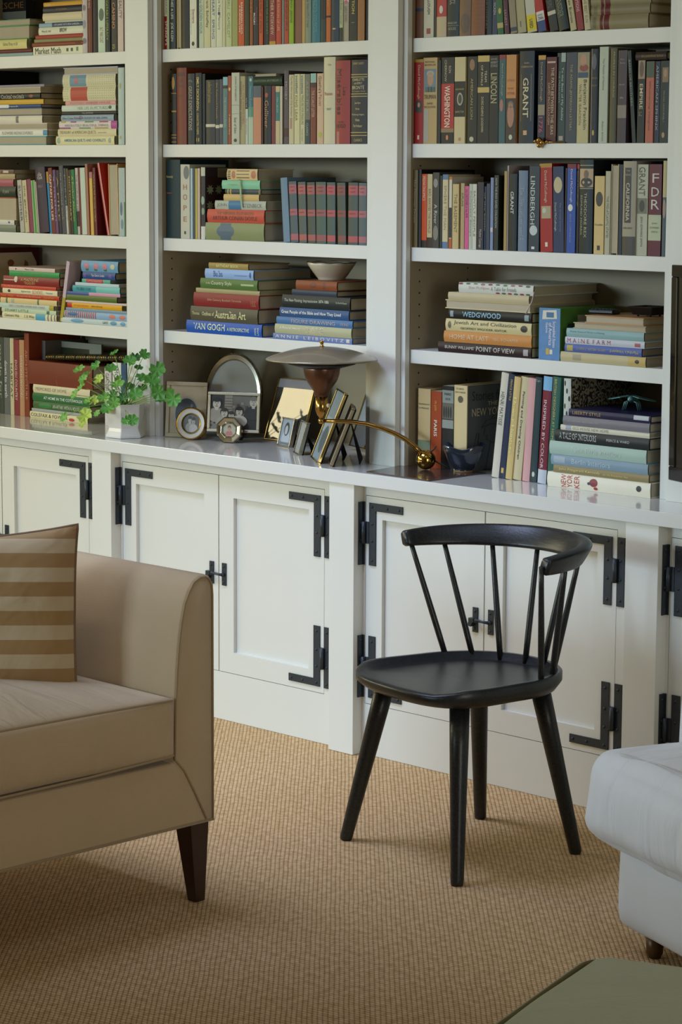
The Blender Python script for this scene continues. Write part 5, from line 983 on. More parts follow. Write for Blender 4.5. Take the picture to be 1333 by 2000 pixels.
def side_text(b, t, y0, y1, z0, z1, m):
    tv, tf, _ = text_mesh(t, False); b.add([(T_ + .0012, y0 + (y1 - y0) * u, z0 + (z1 - z0) * v) for u, v in tv], tf, m)


side_text(b, 'Stories from', .02, .18, H_ * .82, H_ * .93, ink('1d1d1c')); side_text(b, 'THE', .085, .125, H_ * .755, H_ * .8, ink('c0b090')); side_text(b, 'NEW YORKER', .02, .185, H_ * .64, H_ * .73, ink('c0b090'))
for pts in ([(.06, .5), (.08, .58), (.12, .6), (.15, .56), (.17, .48), (.1, .54), (.06, .5)], [(.075, .5), (.07, .42), (.085, .4), (.08, .36), (.1, .33)], [(.1, .33), (.13, .3), (.16, .1)], [(.13, .5), (.145, .42), (.15, .33)],
            [(.02, .05), (.03, .3), (.04, .44), (.05, .44), (.045, .3)], [(.1, .33), (.09, .2), (.08, .02)], [(.1, .6), (.13, .7), (.18, .64)]):
    b.tube([(T_ + .001, p[0], p[1] * H_) for p in pts], .0007, ink('1d1d1c'), 5)
b.build('cover_drawing', st, fix=False)
pm = find('leaf printed plum'); T2 = max(v.co.x for v in pm.data.vertices); H2 = max(v.co.z for v in pm.data.vertices)
b = MB()
b.add([(T2 + .0004, .01, H2 * .02), (T2 + .0004, .17, H2 * .02), (T2 + .0004, .17, H2 * .88), (T2 + .0004, .01, H2 * .88)], [(0, 1, 2, 3)], cover('3a2424'))
b.add([(T2 + .0008, .05, H2 * .86), (T2 + .0008, .13, H2 * .86), (T2 + .0008, .13, H2 * .99), (T2 + .0008, .05, H2 * .99)], [(0, 1, 2, 3)], ink('8a7c6c'))
for i in range(9):
    cy, cz = .02 + .035 * (i % 3), H2 * (.25 + .22 * (i // 3)); vs_ = []
    for k in range(16): a = 2 * PI * k / 16; rr = .016 * (1 if k % 2 else .55); vs_.append((T2 + .0009, cy + rr * math.cos(a), cz + rr * math.sin(a)))
    b.add(vs_, [tuple(range(16))], ink('7f9070'))
b.build('cover_leaf_print', pm, fix=False)
mb_ = find('tall black marbled'); T3 = max(v.co.x for v in mb_.data.vertices); H3 = max(v.co.z for v in mb_.data.vertices)
mm = D.materials.new('marbled_paper'); mm.use_nodes = True; nt = mm.node_tree; bs = nt.nodes['Principled BSDF']
tc = nt.nodes.new('ShaderNodeTexCoord'); wv = nt.nodes.new('ShaderNodeTexWave'); wv.inputs['Scale'].default_value = 14; wv.inputs['Distortion'].default_value = 22; wv.inputs['Detail Scale'].default_value = 2.5; wv.inputs['Detail'].default_value = 3
cr = nt.nodes.new('ShaderNodeValToRGB'); cr.color_ramp.elements[0].position = .42; cr.color_ramp.elements[0].color = lin('1c1a17'); cr.color_ramp.elements[1].position = .5; cr.color_ramp.elements[1].color = lin('8f8a74')
nt.links.new(tc.outputs['Object'], wv.inputs['Vector']); nt.links.new(wv.outputs['Fac'], cr.inputs['Fac']); nt.links.new(cr.outputs['Color'], bs.inputs['Base Color'])
b = MB(); b.box((T3, 0, 0), (T3 + .001, .25, H3), mm); b.build('marbled_cover', mb_)

pk_ = find('leaning pink covered'); T4 = max(v.co.x for v in pk_.data.vertices); H4 = max(v.co.z for v in pk_.data.vertices)
b = MB()
for (y0, y1, z0, z1, c) in ((.0, .13, 0, .4, 'a8983c'), (.02, .1, .05, .3, '4a5a34'), (.05, .115, .66, .9, '3f4a38'), (.065, .1, .68, .8, 'b0643c'), (.03, .09, .46, .55, 'd0c0c4')):
    b.add([(T4 + .0005 + y0 * .001, y0, z0 * H4), (T4 + .0005 + y0 * .001, y1, z0 * H4), (T4 + .0005 + y0 * .001, y1, z1 * H4), (T4 + .0005 + y0 * .001, y0, z1 * H4)], [(0, 1, 2, 3)], ink(c))
b.build('cover_picture', pk_, fix=False)

# green ribbon hanging over the small pile
A = at_y(467, 350, YS - .001); b = MB(); pts = [at_y(466, 349, YS + .01), at_y(468, 352, YS - .0005), at_y(470, 372, YS - .001), at_y(471, 392, YS - .001), at_y(473, 405, YS - .001)]
vs_ = []
for p in pts: vs_ += [p - Vector((.0035, 0, 0)), p + Vector((.0035, 0, 0))]
n_ = len(vs_); vs_ += [v + Vector((0, .0006, 0)) for v in vs_]
b.add(vs_, [(2 * i, 2 * i + 1, 2 * i + 3, 2 * i + 2) for i in range(4)] + [(n_ + 2 * i, n_ + 2 * i + 2, n_ + 2 * i + 3, n_ + 2 * i + 1) for i in range(4)], mat('mint_ribbon', '9ab08c', .6))
tag(b.build('ribbon', fix=False), 'thin mint green ribbon hanging over the small old books', 'ribbon')
b = MB(); pts = [at_y(1044, 570, .01), at_y(1040, 588, .008), at_y(1034, 600, .008), at_y(1028, 612, .008)]
b.tube(pts, [.001, .0012, .0012, .003], mat('tassel_silk', 'c8bcb8', .7), 6); tag(b.build('bookmark'), 'pale tasselled bookmark hanging from the ivory books above the porcelain book', 'bookmark')

# ------------------------------------------------------------------ counter mat, lamp
P = [at_z(716, 923, ZC), at_z(838, 940.5, ZC), at_z(950, 925, ZC), at_z(812, 906, ZC)]
b = MB(); vs_ = [p + Vector((0, 0, .0004)) for p in P] + [p + Vector((0, 0, .0035)) for p in P]
b.add(vs_, [(0, 1, 2, 3), (4, 5, 6, 7), (0, 1, 5, 4), (1, 2, 6, 5), (2, 3, 7, 6), (3, 0, 4, 7)], mat('brown_tray', '4a3a34', .22, var=.15, scale=60, coat=.3))
tag(b.build('desk_mat', None, .0006), 'dark brown lacquered mat under the brass ball of the lamp', 'mat')
MATZ = ZC + .0038
YL = -.165
LC = at_y(629, 700, YL); k = px_m(LC)


def lz(py): return at_y(629, py, YL).z


BALL = at_z(832, 917, MATZ); rb = 19.3 / px_m(BALL); BC = Vector((BALL.x, BALL.y, MATZ + rb))
r = empty('desk_lamp', (BC.x, BC.y, MATZ), 'brass desk lamp with saucer shade, bronze cup and curved arm on a brass ball', 'lamp')
T = Matrix.Translation((-BC.x, -BC.y, -MATZ))
TL_ = T @ Matrix.Translation((LC.x, LC.y, 0))
b = MB(); R_ = 109.5 / k; z0, z1 = lz(702.5), lz(679)
prof = [(.0005, z0 + .004)] + [(R_ * t, z0 + (z1 - z0 - .004) * (1 - t ** 2.1)) for t in (.2, .4, .6, .75, .87, .95)] + [(R_ * .99, z0 + .001), (R_, z0 - .001), (R_, z0 + .0015)]
prof += [(R_ * t, z0 + .003 + (z1 - z0) * (1 - t ** 2.0)) for t in (.985, .95, .87, .75, .6, .45, .3, .15)] + [(.0005, z1 + .003)]
b.lathe(prof, mat('shade_enamel', '968b73', .3, .3, var=.12, scale=14, coat=.3), 56, TL_, cap0=False, cap1=False); b.build('lamp_shade', r)
b = MB(); b.lathe([(.0005, z1 + .002), (.006, z1 + .003), (.0065, z1 + .005), (.0045, z1 + .006), (.0045, z1 + .013), (.006, z1 + .0135), (.006, z1 + .019), (.0005, z1 + .0195)], BRASS, 20, TL_); b.build('finial', r)
b = MB(); b.lathe([(36 / k, lz(719)), (66 / k, lz(711)), (67 / k, lz(709)), (30 / k, lz(711))], mat('reflector_black', '141414', .4), 48, TL_); b.build('reflector', r)
b = MB(); b.lathe([(32 / k, lz(713)), (35.5 / k, lz(716)), (36 / k, lz(721)), (34.5 / k, lz(732)), (30 / k, lz(744)), (22.5 / k, lz(755)), (16.5 / k, lz(763)), (14.3 / k, lz(770)), (14 / k, lz(774))], mat('bronze', '6a4c3c', .32, .75, var=.1, scale=20), 48, TL_); b.build('cup', r)
b = MB(); b.lathe([(12.5 / k, lz(772)), (12.7 / k, lz(797)), (12.3 / k, lz(801)), (8.5 / k, lz(811)), (6 / k, lz(813)), (4.5 / k, lz(817)), (5 / k, lz(820))], BRASS, 32, TL_); b.build('socket', r)
kp = at_y(642, 792, YL - .012)
b = MB(); b.lathe([(.0005, -.006), (.004, -.005), (.0062, 0), (.004, .005), (.0005, .006)], mat('ivory_knob', 'd8d0b8', .3), 16, T @ Matrix.Translation(kp)); b.build('switch_knob', r)
J = Vector((LC.x, LC.y, lz(822)))
b = MB(); b.lathe([(.0005, -6.5 / k), (5 / k, -5 / k), (7 / k, 0), (5 / k, 5 / k), (.0005, 6.5 / k)], BRASS, 20, T @ Matrix.Translation(J)); b.build('joint', r)
pts = [at_v(x, y, J, BC) for x, y in ((632, 822), (660, 822.5), (690, 824), (718, 828), (745, 836), (770, 846), (792, 858), (810, 872), (824, 886))]
rr = [.0055, .006, .0063, .0066, .0068, .007, .0072, .0074, .0074]
b = MB(); b.tube(pts, rr, BRASS, 14, M=T); b.build('arm', r)
b = MB(); b.lathe([(rb * math.sin(a * PI / 18) + .0002, -rb * math.cos(a * PI / 18)) for a in range(19)], mat('polished_brass', 'b8964f', .07, 1, var=.04), 40, T @ Matrix.Translation(BC), cap0=False, cap1=False); b.build('ball_base', r)
b = MB(); p0 = BC + Vector((.008, .01, rb * .8)); b.tube([p0, p0 + Vector((.006, .006, .006)), p0 + Vector((.012, .012, .016))], [.003, .0025, .001], mat('dark_horn', '33302e', .3), 8, M=T); b.build('lever', r)
p0 = BC + Vector((.02, .018, -.004)); b = MB(); b.tube([p0, p0 + Vector((.025, .03, -.02)), Vector((p0.x + .05, p0.y + .07, ZC + .0035)), Vector((p0.x + .1, p0.y + .12, ZC + .003))], .0022, mat('lamp_cord', '22201e', .5), 8, M=T); b.build('cord', r)

# blue ceramic bowl
P0 = at_z(906, 921, MATZ); kb = px_m(P0)
r = empty('ceramic_bowl', (P0.x, P0.y, MATZ - .003 + .0002 if 0 else MATZ), 'dark blue glazed ceramic bowl with wavy flared rim beside the lamp', 'bowl')
b = MB(); n = 48; prof = [(17, 0), (17, 2.5), (16, 3), (24, 9), (32, 22), (37, 36), (44, 50), (42.5, 51), (35, 37), (29, 23), (20, 11), (.5, 7)]
vs_ = []
for i, (rr_, z) in enumerate(prof):
    wv_ = max(0, (z - 20) / 30) if i < 11 else 0
    for q in range(n):
        a = 2 * PI * q / n; f = 1 + .07 * wv_ * math.cos(4 * a + .6) + .03 * wv_ * math.sin(7 * a); zz_ = z * (1 + .07 * wv_ * math.cos(4 * a + .6))
        vs_.append((rr_ * f / kb * math.cos(a), rr_ * f / kb * math.sin(a), zz_ / kb))
fs = [(i * n + q, i * n + (q + 1) % n, (i + 1) * n + (q + 1) % n, (i + 1) * n + q) for i in range(len(prof) - 1) for q in range(n)] + [tuple(range(n))[::-1], tuple((len(prof) - 1) * n + q for q in range(n))]
b.add(vs_, fs, mat('blue_glaze', '232c3a', .16, var=.35, scale=25, coat=.6), None, True); b.build('bowl', r)
b = MB(); b.lathe([(17.4 / kb, .0002), (17.6 / kb, 3.2 / kb)], mat('raw_clay', '8f7350', .8), 32, cap0=False, cap1=False); b.build('foot_ring', r)
# pale bowl on the book pile
P0 = at_z(648, 552, BOWZ); kb = px_m(P0); P0.y = YS + .085; P0 = Vector((at_y(648, 551, P0.y).x, P0.y, BOWZ + .0003))
b = MB(); b.lathe([(27, 0), (27, 2.5), (31, 7), (40, 19), (47, 29), (49, 35), (47.5, 35.5), (45, 30), (37, 19), (26, 9), (.5, 7)] and [(q / kb, z / kb) for q, z in [(27, 0), (27, 2.5), (31, 7), (40, 19), (47, 29), (49, 35), (47.5, 35.5), (45, 30), (37, 19), (26, 9), (.5, 7)]], mat('cream_glaze', 'c9c4b0', .25, var=.05, coat=.3), 48, cap1=True)
r = empty('porcelain_bowl', P0, 'small cream bowl with brown speckled rim on the russet leather book', 'bowl'); b.build('bowl', r)
b = MB(); pts = [(49.3 / kb * math.cos(a), 49.3 / kb * math.sin(a), (35.2 + .7 * math.sin(a * 9)) / kb) for a in [2 * PI * q / 60 for q in range(60)]]
b.tube(pts, .0011, mat('rim_brown', '5f4026', .4, var=.4, scale=120), 6, True); b.build('rim', r)

# ------------------------------------------------------------------ brass key on the right bay second shelf
zk = SH['B']
r = empty('brass_key', (at_y(1058, 279, YS - .004).x, YS, zk), 'small brass key lying on the shelf edge in front of the thick navy book', 'key')
b = MB(); o0 = Vector((at_y(1058, 279, YS - .004).x, YS, zk))
for (x, y, rr_, dy) in ((1046.5, 276, 3.6, -.007), (1054, 273.5, 5.2, -.008), (1054, 283.5, 5.2, -.008), (1060, 278.5, 5, -.006), (1069, 277, 3.4, -.004)):
    p = at_y(x, y, YS + dy) - o0; rr_ /= 690
    b.lathe([(rr_ * math.sin(a * PI / 10) + .0001, -rr_ * math.cos(a * PI / 10)) for a in range(11)], BRASS, 14, Matrix.Translation(p), cap0=False, cap1=False)
b.build('bow', r)
b = MB(); b.tube([at_y(1060, 278.5, YS - .005) - o0, at_y(1072, 277.5, YS - .001) - o0, Vector((at_y(1104, 276.5, YS + .002).x, YS + .0015, zk + .0025)) - o0], [.003, .0022, .0017], BRASS, 8); b.build('shaft', r)

# ------------------------------------------------------------------ remotes and small black device, metal insect
PLA = mat('black_plastic', '111111', .28, var=.05)
P0 = at_y(1172, 612, .07); r = empty('remote_control', (P0.x, .09, MAZ + .0005), 'flat black remote control lying on the brown paper book beside the black dish', 'remote control', rz=.15)
b = MB(); b.box((-.038, -.02, 0), (.038, .02, .012), PLA); b.build('casing', r, .004)
b = MB()
for i in range(6):
    for j in range(3): b.lathe([(.003, .012), (.003, .0135), (.001, .014)], mat('grey_button', '3a3a3c', .5), 8, Matrix.Translation((-.03 + i * .011, -.01 + j * .01, 0)))
b.build('button', r)
P0 = at_y(1257, 612, .075); r = empty('dish', (P0.x, .1, MAZ + .0005), 'black tapered desk dish on the brown paper book under the empty shelf space', 'dish')
b = MB(); vs_ = [(-.03, -.03, .004), (.03, -.03, .004), (.03, .03, .004), (-.03, .03, .004), (-.042, -.042, .026), (.042, -.042, .026), (.042, .042, .026), (-.042, .042, .026), (-.037, -.037, .026), (.037, -.037, .026), (.037, .037, .026), (-.037, .037, .026), (-.028, -.028, .009), (.028, -.028, .009), (.028, .028, .009), (-.028, .028, .009)]
b.add(vs_, [(0, 1, 2, 3)] + [(i + 4 * l, (i + 1) % 4 + 4 * l, (i + 1) % 4 + 4 * l + 4, i + 4 * l + 4) for l in range(3) for i in range(4)] + [(12, 13, 14, 15)], PLA); b.build('bowl', r, .002)
for x, y in ((-.02, -.02), (.02, -.02), (-.02, .02), (.02, .02)):
    b = MB(); b.tube([(x, y, 0), (x, y, .006)], .003, PLA, 8); b.build('foot', r)
P0 = at_y(1226, 796, .04); VG = mat('verdigris_metal', '5f8a88', .38, .6, var=.3, scale=60)
r = empty('insect_figurine', (P0.x, .06, LIBZ + .0005), 'green metal winged insect figurine standing on the navy violet book', 'figurine', rz=.3); kf = 1 / 690
b = MB(); b.tube([(0, -.022, .028), (0, -.012, .031), (0, .0, .03), (0, .02, .026), (0, .04, .02)], [.004, .009, .011, .009, .003], VG, 14); b.build('body', r)
for s in (-1, 1):
    b = MB(); vs_ = []
    wl = [(0, -.008, .006), (.02, -.012, .009), (.045, -.008, .009), (.06, 0, .003)]
    for (x, y, w2) in wl: vs_ += [(s * (.006 + x), y - w2, .038 - x * .2), (s * (.006 + x), y + w2, .038 - x * .2 + .002)]
    n2 = len(vs_); vs_ += [(v[0], v[1], v[2] + .0015) for v in vs_]
    b.add(vs_, [(2 * i, 2 * i + 1, 2 * i + 3, 2 * i + 2) for i in range(3)] + [(n2 + 2 * i, n2 + 2 * i + 2, n2 + 2 * i + 3, n2 + 2 * i + 1) for i in range(3)] + [(0, 2, n2 + 2, n2), (2, 4, n2 + 4, n2 + 2), (4, 6, n2 + 6, n2 + 4), (1, n2 + 1, n2 + 3, 3), (3, n2 + 3, n2 + 5, 5), (5, n2 + 5, n2 + 7, 7)], VG); b.build('wing', r)
    for j in range(3):
        b = MB(); yy = -.012 + j * .012; b.tube([(s * .006, yy, .026), (s * .016, yy, .022), (s * .022, yy - .002, .001)], [.0022, .002, .001], VG, 7); b.build('leg', r)

# ------------------------------------------------------------------ picture frames on the counter
B_ = 'easel_back'


def photo_frame(label, px, py, yaw, lean, w_, h_, bw, fm, pic, lift=0, th=.012, back=True, shape='rect', grp=None, stand_l=.6, glassy=True):
    """px,py: where its lower left corner meets the counter."""
    P0 = at_z(px, py, ZC + .0005)
    r = empty('photo_frame', (P0.x, P0.y, ZC + .0012 + lift * math.cos(lean)), label, 'photo frame', 'photo frames on the counter'); r.rotation_euler = (-lean, 0, yaw)
    b = MB()
    if shape == 'rect':
        for a, c in (((0, 0), (w_, bw)), ((0, h_ - bw), (w_, h_)), ((0, bw), (bw, h_ - bw)), ((w_ - bw, bw), (w_, h_ - bw))): b.box((a[0], 0, a[1]), (c[0], th, c[1]), fm)
        b.build('frame', r, min(.0015, bw * .3))
        inner = [(bw, bw), (w_ - bw, bw), (w_ - bw, h_ - bw), (bw, h_ - bw)]
    else:
        n = 8 if shape == 'oct' else 48; off = PI / 8 if shape == 'oct' else 0
        def ring(s_, e=0):
            out = []
            for k_ in range(n):
                a = 2 * PI * k_ / n + off; q = s_ / math.cos(PI / 8) if shape == 'oct' else s_
                x = w_ / 2 + (w_ / 2 * q) * math.cos(a); z = h_ / 2 + (h_ / 2 * q) * math.sin(a)
                if shape == 'arch' and z < h_ * .35: x = w_ / 2 + math.copysign(w_ / 2 * s_, x - w_ / 2) * (1 if abs(math.cos(a)) > .3 else abs(math.cos(a)) / .3); z = max(z, h_ * .35 - (h_ * .35) * (1 if abs(math.cos(a)) <= .3 else (math.sin(-a) if math.sin(a) < 0 else 0)))
                out.append((x, z))
            return out
        lays = fm if isinstance(fm, list) else [(1, .93, 0, 0, fm), (.93, 1 - 2 * bw / w_, 0, .003, fm)]
        for (s0, s1, y0, y1, m_) in lays:
            R0, R1 = ring(s0), ring(s1)
            b.add([(x, y0, z) for x, z in R0] + [(x, y1, z) for x, z in R1], [(i, (i + 1) % n, n + (i + 1) % n, n + i) for i in range(n)], m_, None, shape != 'oct')
        R0 = ring(1); b.add([(x, 0, z) for x, z in R0] + [(x, th, z) for x, z in R0], [(i, (i + 1) % n, n + (i + 1) % n, n + i) for i in range(n)] + [tuple(range(n, 2 * n))], lays[0][4])
        b.build('frame', r, fix=True)
        inner = ring(lays[-1][1])
    b = MB(); sheet(b, inner, .004 if shape == 'rect' else lays[-1][3], pic[0])
    x0, x1 = min(p[0] for p in inner), max(p[0] for p in inner); z0, z1 = min(p[1] for p in inner), max(p[1] for p in inner)
    for i, q in enumerate(pic[1:]):
        y = (.004 if shape == 'rect' else lays[-1][3]) - .0001 - .00003 * i
        if q[0] == 'o':
            pts_ = []
            for (u_, v_) in disc(q[1], q[2], q[3], q[4]):
                if shape == 'rect': u_, v_ = max(.0, min(1., u_)), max(.0, min(1., v_))
                else:
                    l_ = math.hypot(u_ - .5, v_ - .5)
                    if l_ > .47: u_, v_ = .5 + (u_ - .5) * .47 / l_, .5 + (v_ - .5) * .47 / l_
                pts_.append((x0 + (x1 - x0) * u_, z0 + (z1 - z0) * v_))
            sheet(b, pts_, y, PH(q[5]))
        else: sheet(b, [(x0 + (x1 - x0) * u, z0 + (z1 - z0) * v) for u, v in ((q[1], q[2]), (q[3], q[2]), (q[3], q[4]), (q[1], q[4]))], y, PH(q[5]))
    b.build('picture', r, fix=False)
    if back:
        b = MB(); b.box((bw * .5, th, bw * .5), (w_ - bw * .5, th + .004, h_ - bw * .5), VELVET) if shape == 'rect' else None
        s0 = h_ * stand_l; sp = s0 * math.sin(lean) + s0 * .55
        top = Vector((w_ / 2, th + .004, s0)); fz = -lift
        # foot on the counter: solve in the leaned frame
        fy = th + .004 + s0 * .5
        foot = Vector((w_ / 2, fy, fy * math.tan(lean) - lift))
        hw = min(.022, w_ * .22)
        vs_ = [(top.x - hw * .5, top.y, top.z), (top.x + hw * .5, top.y, top.z), (foot.x + hw, foot.y, foot.z + .02), (foot.x + hw * .6, foot.y + .0, foot.z), (foot.x - hw * .6, foot.y, foot.z), (foot.x - hw, foot.y, foot.z + .02)]
        b.add([Vector(v) for v in vs_] + [Vector(v) + Vector((0, .003, .001)) for v in vs_], [(0, 1, 2, 3, 4, 5), (11, 10, 9, 8, 7, 6)] + [(i, (i + 1) % 6, 6 + (i + 1) % 6, 6 + i) for i in range(6)], VELVET)
        b.build('easel_back', r)
    return r


def PH(c): return mat('photo_' + c, c, .38, var=.12, scale=60, spec=.3)


def people(lst):                                        # simple heads and shoulders: u, v, size, face, hair, clothes
    out = []
    for (u, v, s_, face, hair, cl) in lst:
        out += [('o', u, v - s_ * 1.95, s_ * 1.25, s_ * 1.25, cl), ('r', u - s_ * .2, v - s_ * 1.1, u + s_ * .2, v - s_ * .4, face), ('o', u, v + s_ * .2, s_ * .64, s_ * .95, hair), ('o', u, v - s_ * .05, s_ * .5, s_ * .8, face),
                ('o', u, v + s_ * .6, s_ * .5, s_ * .32, hair), ('r', u - s_ * .28, v + s_ * .08, u - s_ * .1, v + s_ * .17, '2a2824'), ('r', u + s_ * .1, v + s_ * .08, u + s_ * .28, v + s_ * .17, '2a2824'),
                ('o', u + s_ * .02, v - s_ * .12, s_ * .07, s_ * .16, '7a7468'), ('o', u, v - s_ * .42, s_ * .2, s_ * .06, '4a3f3a')]
    return out


CARD = mat('tan_linen_mount', '9d8e72', .75, var=.08, scale=90)
# arched silver frame at the back
photo_frame('large arched silver frame with an empty grey mount behind the family photo', 396, 853, .47, .12, .19, .262, .019, [(1, .96, .002, -.004, SILVER), (.96, .86, -.004, -.002, SILVER), (.86, .83, -.002, .004, SILVER)],
            [mat('grey_mount', '8f8b7c', .35), ('r', .4, .36, .62, .372, '55524a')], shape='oval', back=True)
r = photo_frame('tan linen mount with an oval baby portrait behind the round gold frame', 322, 853, .45, .1, .137, .172, .012, CARD, [CARD, ('o', .5, .42, .38, .36, '8a8574'), ('o', .5, .42, .33, .32, '2a2a2c'), ('o', .4, .3, .14, .13, '8f8c88'), ('o', .42, .36, .1, .09, 'a8a49c'), ('r', .62, .45, .68, .62, '5a5a5c')], th=.005)
fam = [PH('4a4740'), ('r', .3, .45, .46, 1, '8a8678'), ('r', .46, .4, .85, .98, '6a675c'), ('r', 0, .6, .28, 1, '33312d'), ('o', .14, .2, .17, .3, '7a756a'), ('o', .88, .18, .2, .42, '2f2d2a')]
random.seed(5); fam += [('o', .14 + random.uniform(-.13, .13), .25 + random.uniform(-.22, .2), .02, .025, random.choice(['33302a', '6a655a', 'b0a898'])) for _ in range(26)]
fam += [('r', .47 + .09 * i, .62 + .05 * (i % 3), .53 + .09 * i, .7 + .05 * (i % 3), ['85817a', '4a4842'][i % 2]) for i in range(4)] + [('r', .3, .5 + .08 * i, .46, .515 + .08 * i, '5a564c') for i in range(6)]
fam += people([(.13, .74, .17, 'b4ac9c', '26231f', '8f8878'), (.3, .47, .14, 'b0a898', '3a352e', '9a9484'), (.45, .4, .12, 'a8a090', '3a352e', '8a8474'), (.62, .52, .14, 'b0a898', '2c2924', 'a8a294'), (.92, .8, .16, 'aca494', '6f6a60', '33302d')])
photo_frame('silver cornered frame with a black and white photo of five people', 404, 862, .5, .12, .168, .122, .009, mat('warm_silver', 'a89c86', .38, 1, var=.1), fam, lift=.03, th=.012)
photo_frame('round gold and white frame with a black and white couple photo', 342, 858, .44, .16, .1, .1, .01, [(1, .93, .002, -.004, GOLD), (.93, .9, -.004, -.001, GOLD), (.9, .66, -.001, .001, mat('white_enamel', 'b9b5ab', .35)), (.66, .61, .001, -.003, GOLD), (.61, .57, -.003, .003, GOLD)],
            [PH('55524a')] + people([(.42, .68, .2, 'a8a294', '33302a', '8f8c84'), (.63, .62, .2, '9a9488', '2c2924', 'a8a49c')]), shape='round')
photo_frame('small octagonal silver frame with a colour photo of a child', 422, 864, .42, .14, .082, .078, .01, [(1, .9, .002, -.003, SILVER), (.9, .66, -.003, -.001, SILVER), (.66, .6, -.001, -.004, SILVER), (.6, .48, -.004, .003, SILVER)],
            [PH('a8a488')] + people([(.5, .62, .24, 'c09078', '7a4a38', 'b06a60')]), shape='oct')
MIRR = mat('dark_glazed_print', '6f6c68', .04, .6, var=.05)
photo_frame('large brass frame of reflecting glass leaning behind the small portrait', 515, 858, .02, .33, .165, .2, .0045, mat('thin_brass', 'a89460', .15, 1), [MIRR, ('r', 0, .86, 1, 1, '8f8d94')], th=.01)
photo_frame('small silver frame with a drawn portrait of a dark-haired woman', 540, 870, -.2, .24, .07, .088, .004, SILVER, [PH('8f9aa4'), ('o', .5, .25, .34, .3, 'b0b8c0'), ('o', .48, .62, .22, .26, '33363c'), ('o', .46, .58, .13, .18, 'a8b0b8'), ('r', .05, .02, .95, .12, '6a747c')], th=.014)
photo_frame('narrow silver frame seen edge-on beside the small portrait', 572, 884, -.55, .26, .075, .1, .005, SILVER, [PH('9a9c98')], th=.012)
photo_frame('tall thin brass frame turned edge-on behind the lamp', 606, 893, -.64, .37, .16, .215, .005, mat('thin_brass', 'a89460', .15, 1), [PH('8a99a4'), ('r', 0, .4, 1, .62, 'a8b4bc'), ('o', .5, .3, .3, .2, '5f6c74')], th=.009)
photo_frame('silver edged frame turned away with a wide black easel back', 641, 901, -.755, .37, .13, .178, .005, mat('warm_silver', 'bcae94', .25, 1, var=.1), [PH('8a8c88')], th=.01, stand_l=.75)
photo_frame('brass frame with a seaside photo leaning on a small wooden easel near the pilaster', 680, 878, -.3, .36, .1, .165, .004, mat('thin_brass', 'a89460', .15, 1), [PH('8d97a4'), ('r', 0, 0, 1, .45, '4a525c'), ('r', 0, .45, 1, .5, 'b8c0c8')], lift=.012, th=.008)
photo_frame('small dark blue frame at the back between the two edge-on frames', 660, 858, .1, .12, .045, .105, .006, mat('blue_enamel', '223a5c', .2, var=.3, scale=60, coat=.4), [PH('1c2026')], th=.008)

# ------------------------------------------------------------------ potted geranium
P0 = at_z(236, 854, ZC + .0005); P0 = Vector((P0.x, P0.y + .02, ZC + .0005)); kp_ = px_m(P0)
r = empty('potted_geranium', P0, 'young geranium in a white hexagonal pot at the edge of the counter', 'potted plant')
GL = mat('white_glaze', 'dddad4', .22, var=.03, coat=.5)
b = MB(); n = 6
prof = [(40, 0), (41, 4), (36, 13), (34, 19), (35.5, 26), (37.5, 46), (38.5, 62), (39.5, 66), (36.5, 66), (35, 60), (34, 56)]
vs_ = [(q / kp_ * math.cos(PI / 3 * j + .1), q / kp_ * math.sin(PI / 3 * j + .1), z / kp_) for q, z in prof for j in range(n)]
b.add(vs_, [(i * n + j, i * n + (j + 1) % n, (i + 1) * n + (j + 1) % n, (i + 1) * n + j) for i in range(len(prof) - 1) for j in range(n)] + [tuple(range(n))[::-1]], GL); b.build('pot', r, .0025)
b = MB(); b.lathe([(.0005, 57 / kp_), (31 / kp_, 56.5 / kp_)], mat('potting_soil', '2e2319', .95, var=.4, scale=200, bump=.5), 24, cap0=False, cap1=False); b.build('soil', r)
LF = []
GM = [mat('leaf_green', '5a9a3c', .45, var=.25, scale=120), mat('leaf_mid', '76ae48', .45, var=.2, scale=120), mat('leaf_lime', 'b0c850', .45, var=.2, scale=120), mat('leaf_deep', '3c7e34', .45, var=.25, scale=120)]
STM = mat('stem_green', '7a9a44', .5)
leaf_px = [(590, 315, 52, 1, -.02), (640, 352, 42, 1, .0), (620, 385, 40, 1, -.03), (712, 285, 46, 0, .02), (825, 307, 48, 0, .0), (850, 190, 38, 0, .03), (965, 250, 52, 0, .0), (1005, 222, 42, 3, .03), (1075, 200, 44, 0, -.01), (1170, 310, 60, 0, -.03), (1130, 400, 62, 0, -.02), (1052, 378, 52, 0, .02),
           (1180, 480, 58, 0, -.04), (1190, 520, 45, 3, .0), (1290, 530, 60, 0, -.05), (1265, 480, 35, 1, .0), (1010, 500, 56, 0, -.04), (870, 430, 62, 1, -.02), (735, 385, 44, 2, -.03), (610, 440, 48, 1, -.04), (558, 500, 42, 1, -.05), (700, 545, 46, 2, -.04), (480, 665, 42, 1, -.06),
           (632, 655, 62, 2, -.07), (620, 705, 46, 2, -.07), (805, 600, 60, 0, -.05), (850, 560, 50, 1, -.06), (940, 690, 38, 0, -.075), (985, 690, 46, 0, -.08), (915, 530, 46, 3, .0), (770, 520, 50, 1, -.03), (1030, 300, 36, 3, .04), (960, 440, 44, 3, .03), (840, 500, 40, 0, -.01), (655, 545, 38, 1, -.05), (725, 640, 32, 1, -.06), (1060, 450, 40, 3, .03), (880, 380, 34, 0, .03)]
random.seed(11)
bs_ = [MB() for _ in range(1)]; sm = MB(); fol = MB()
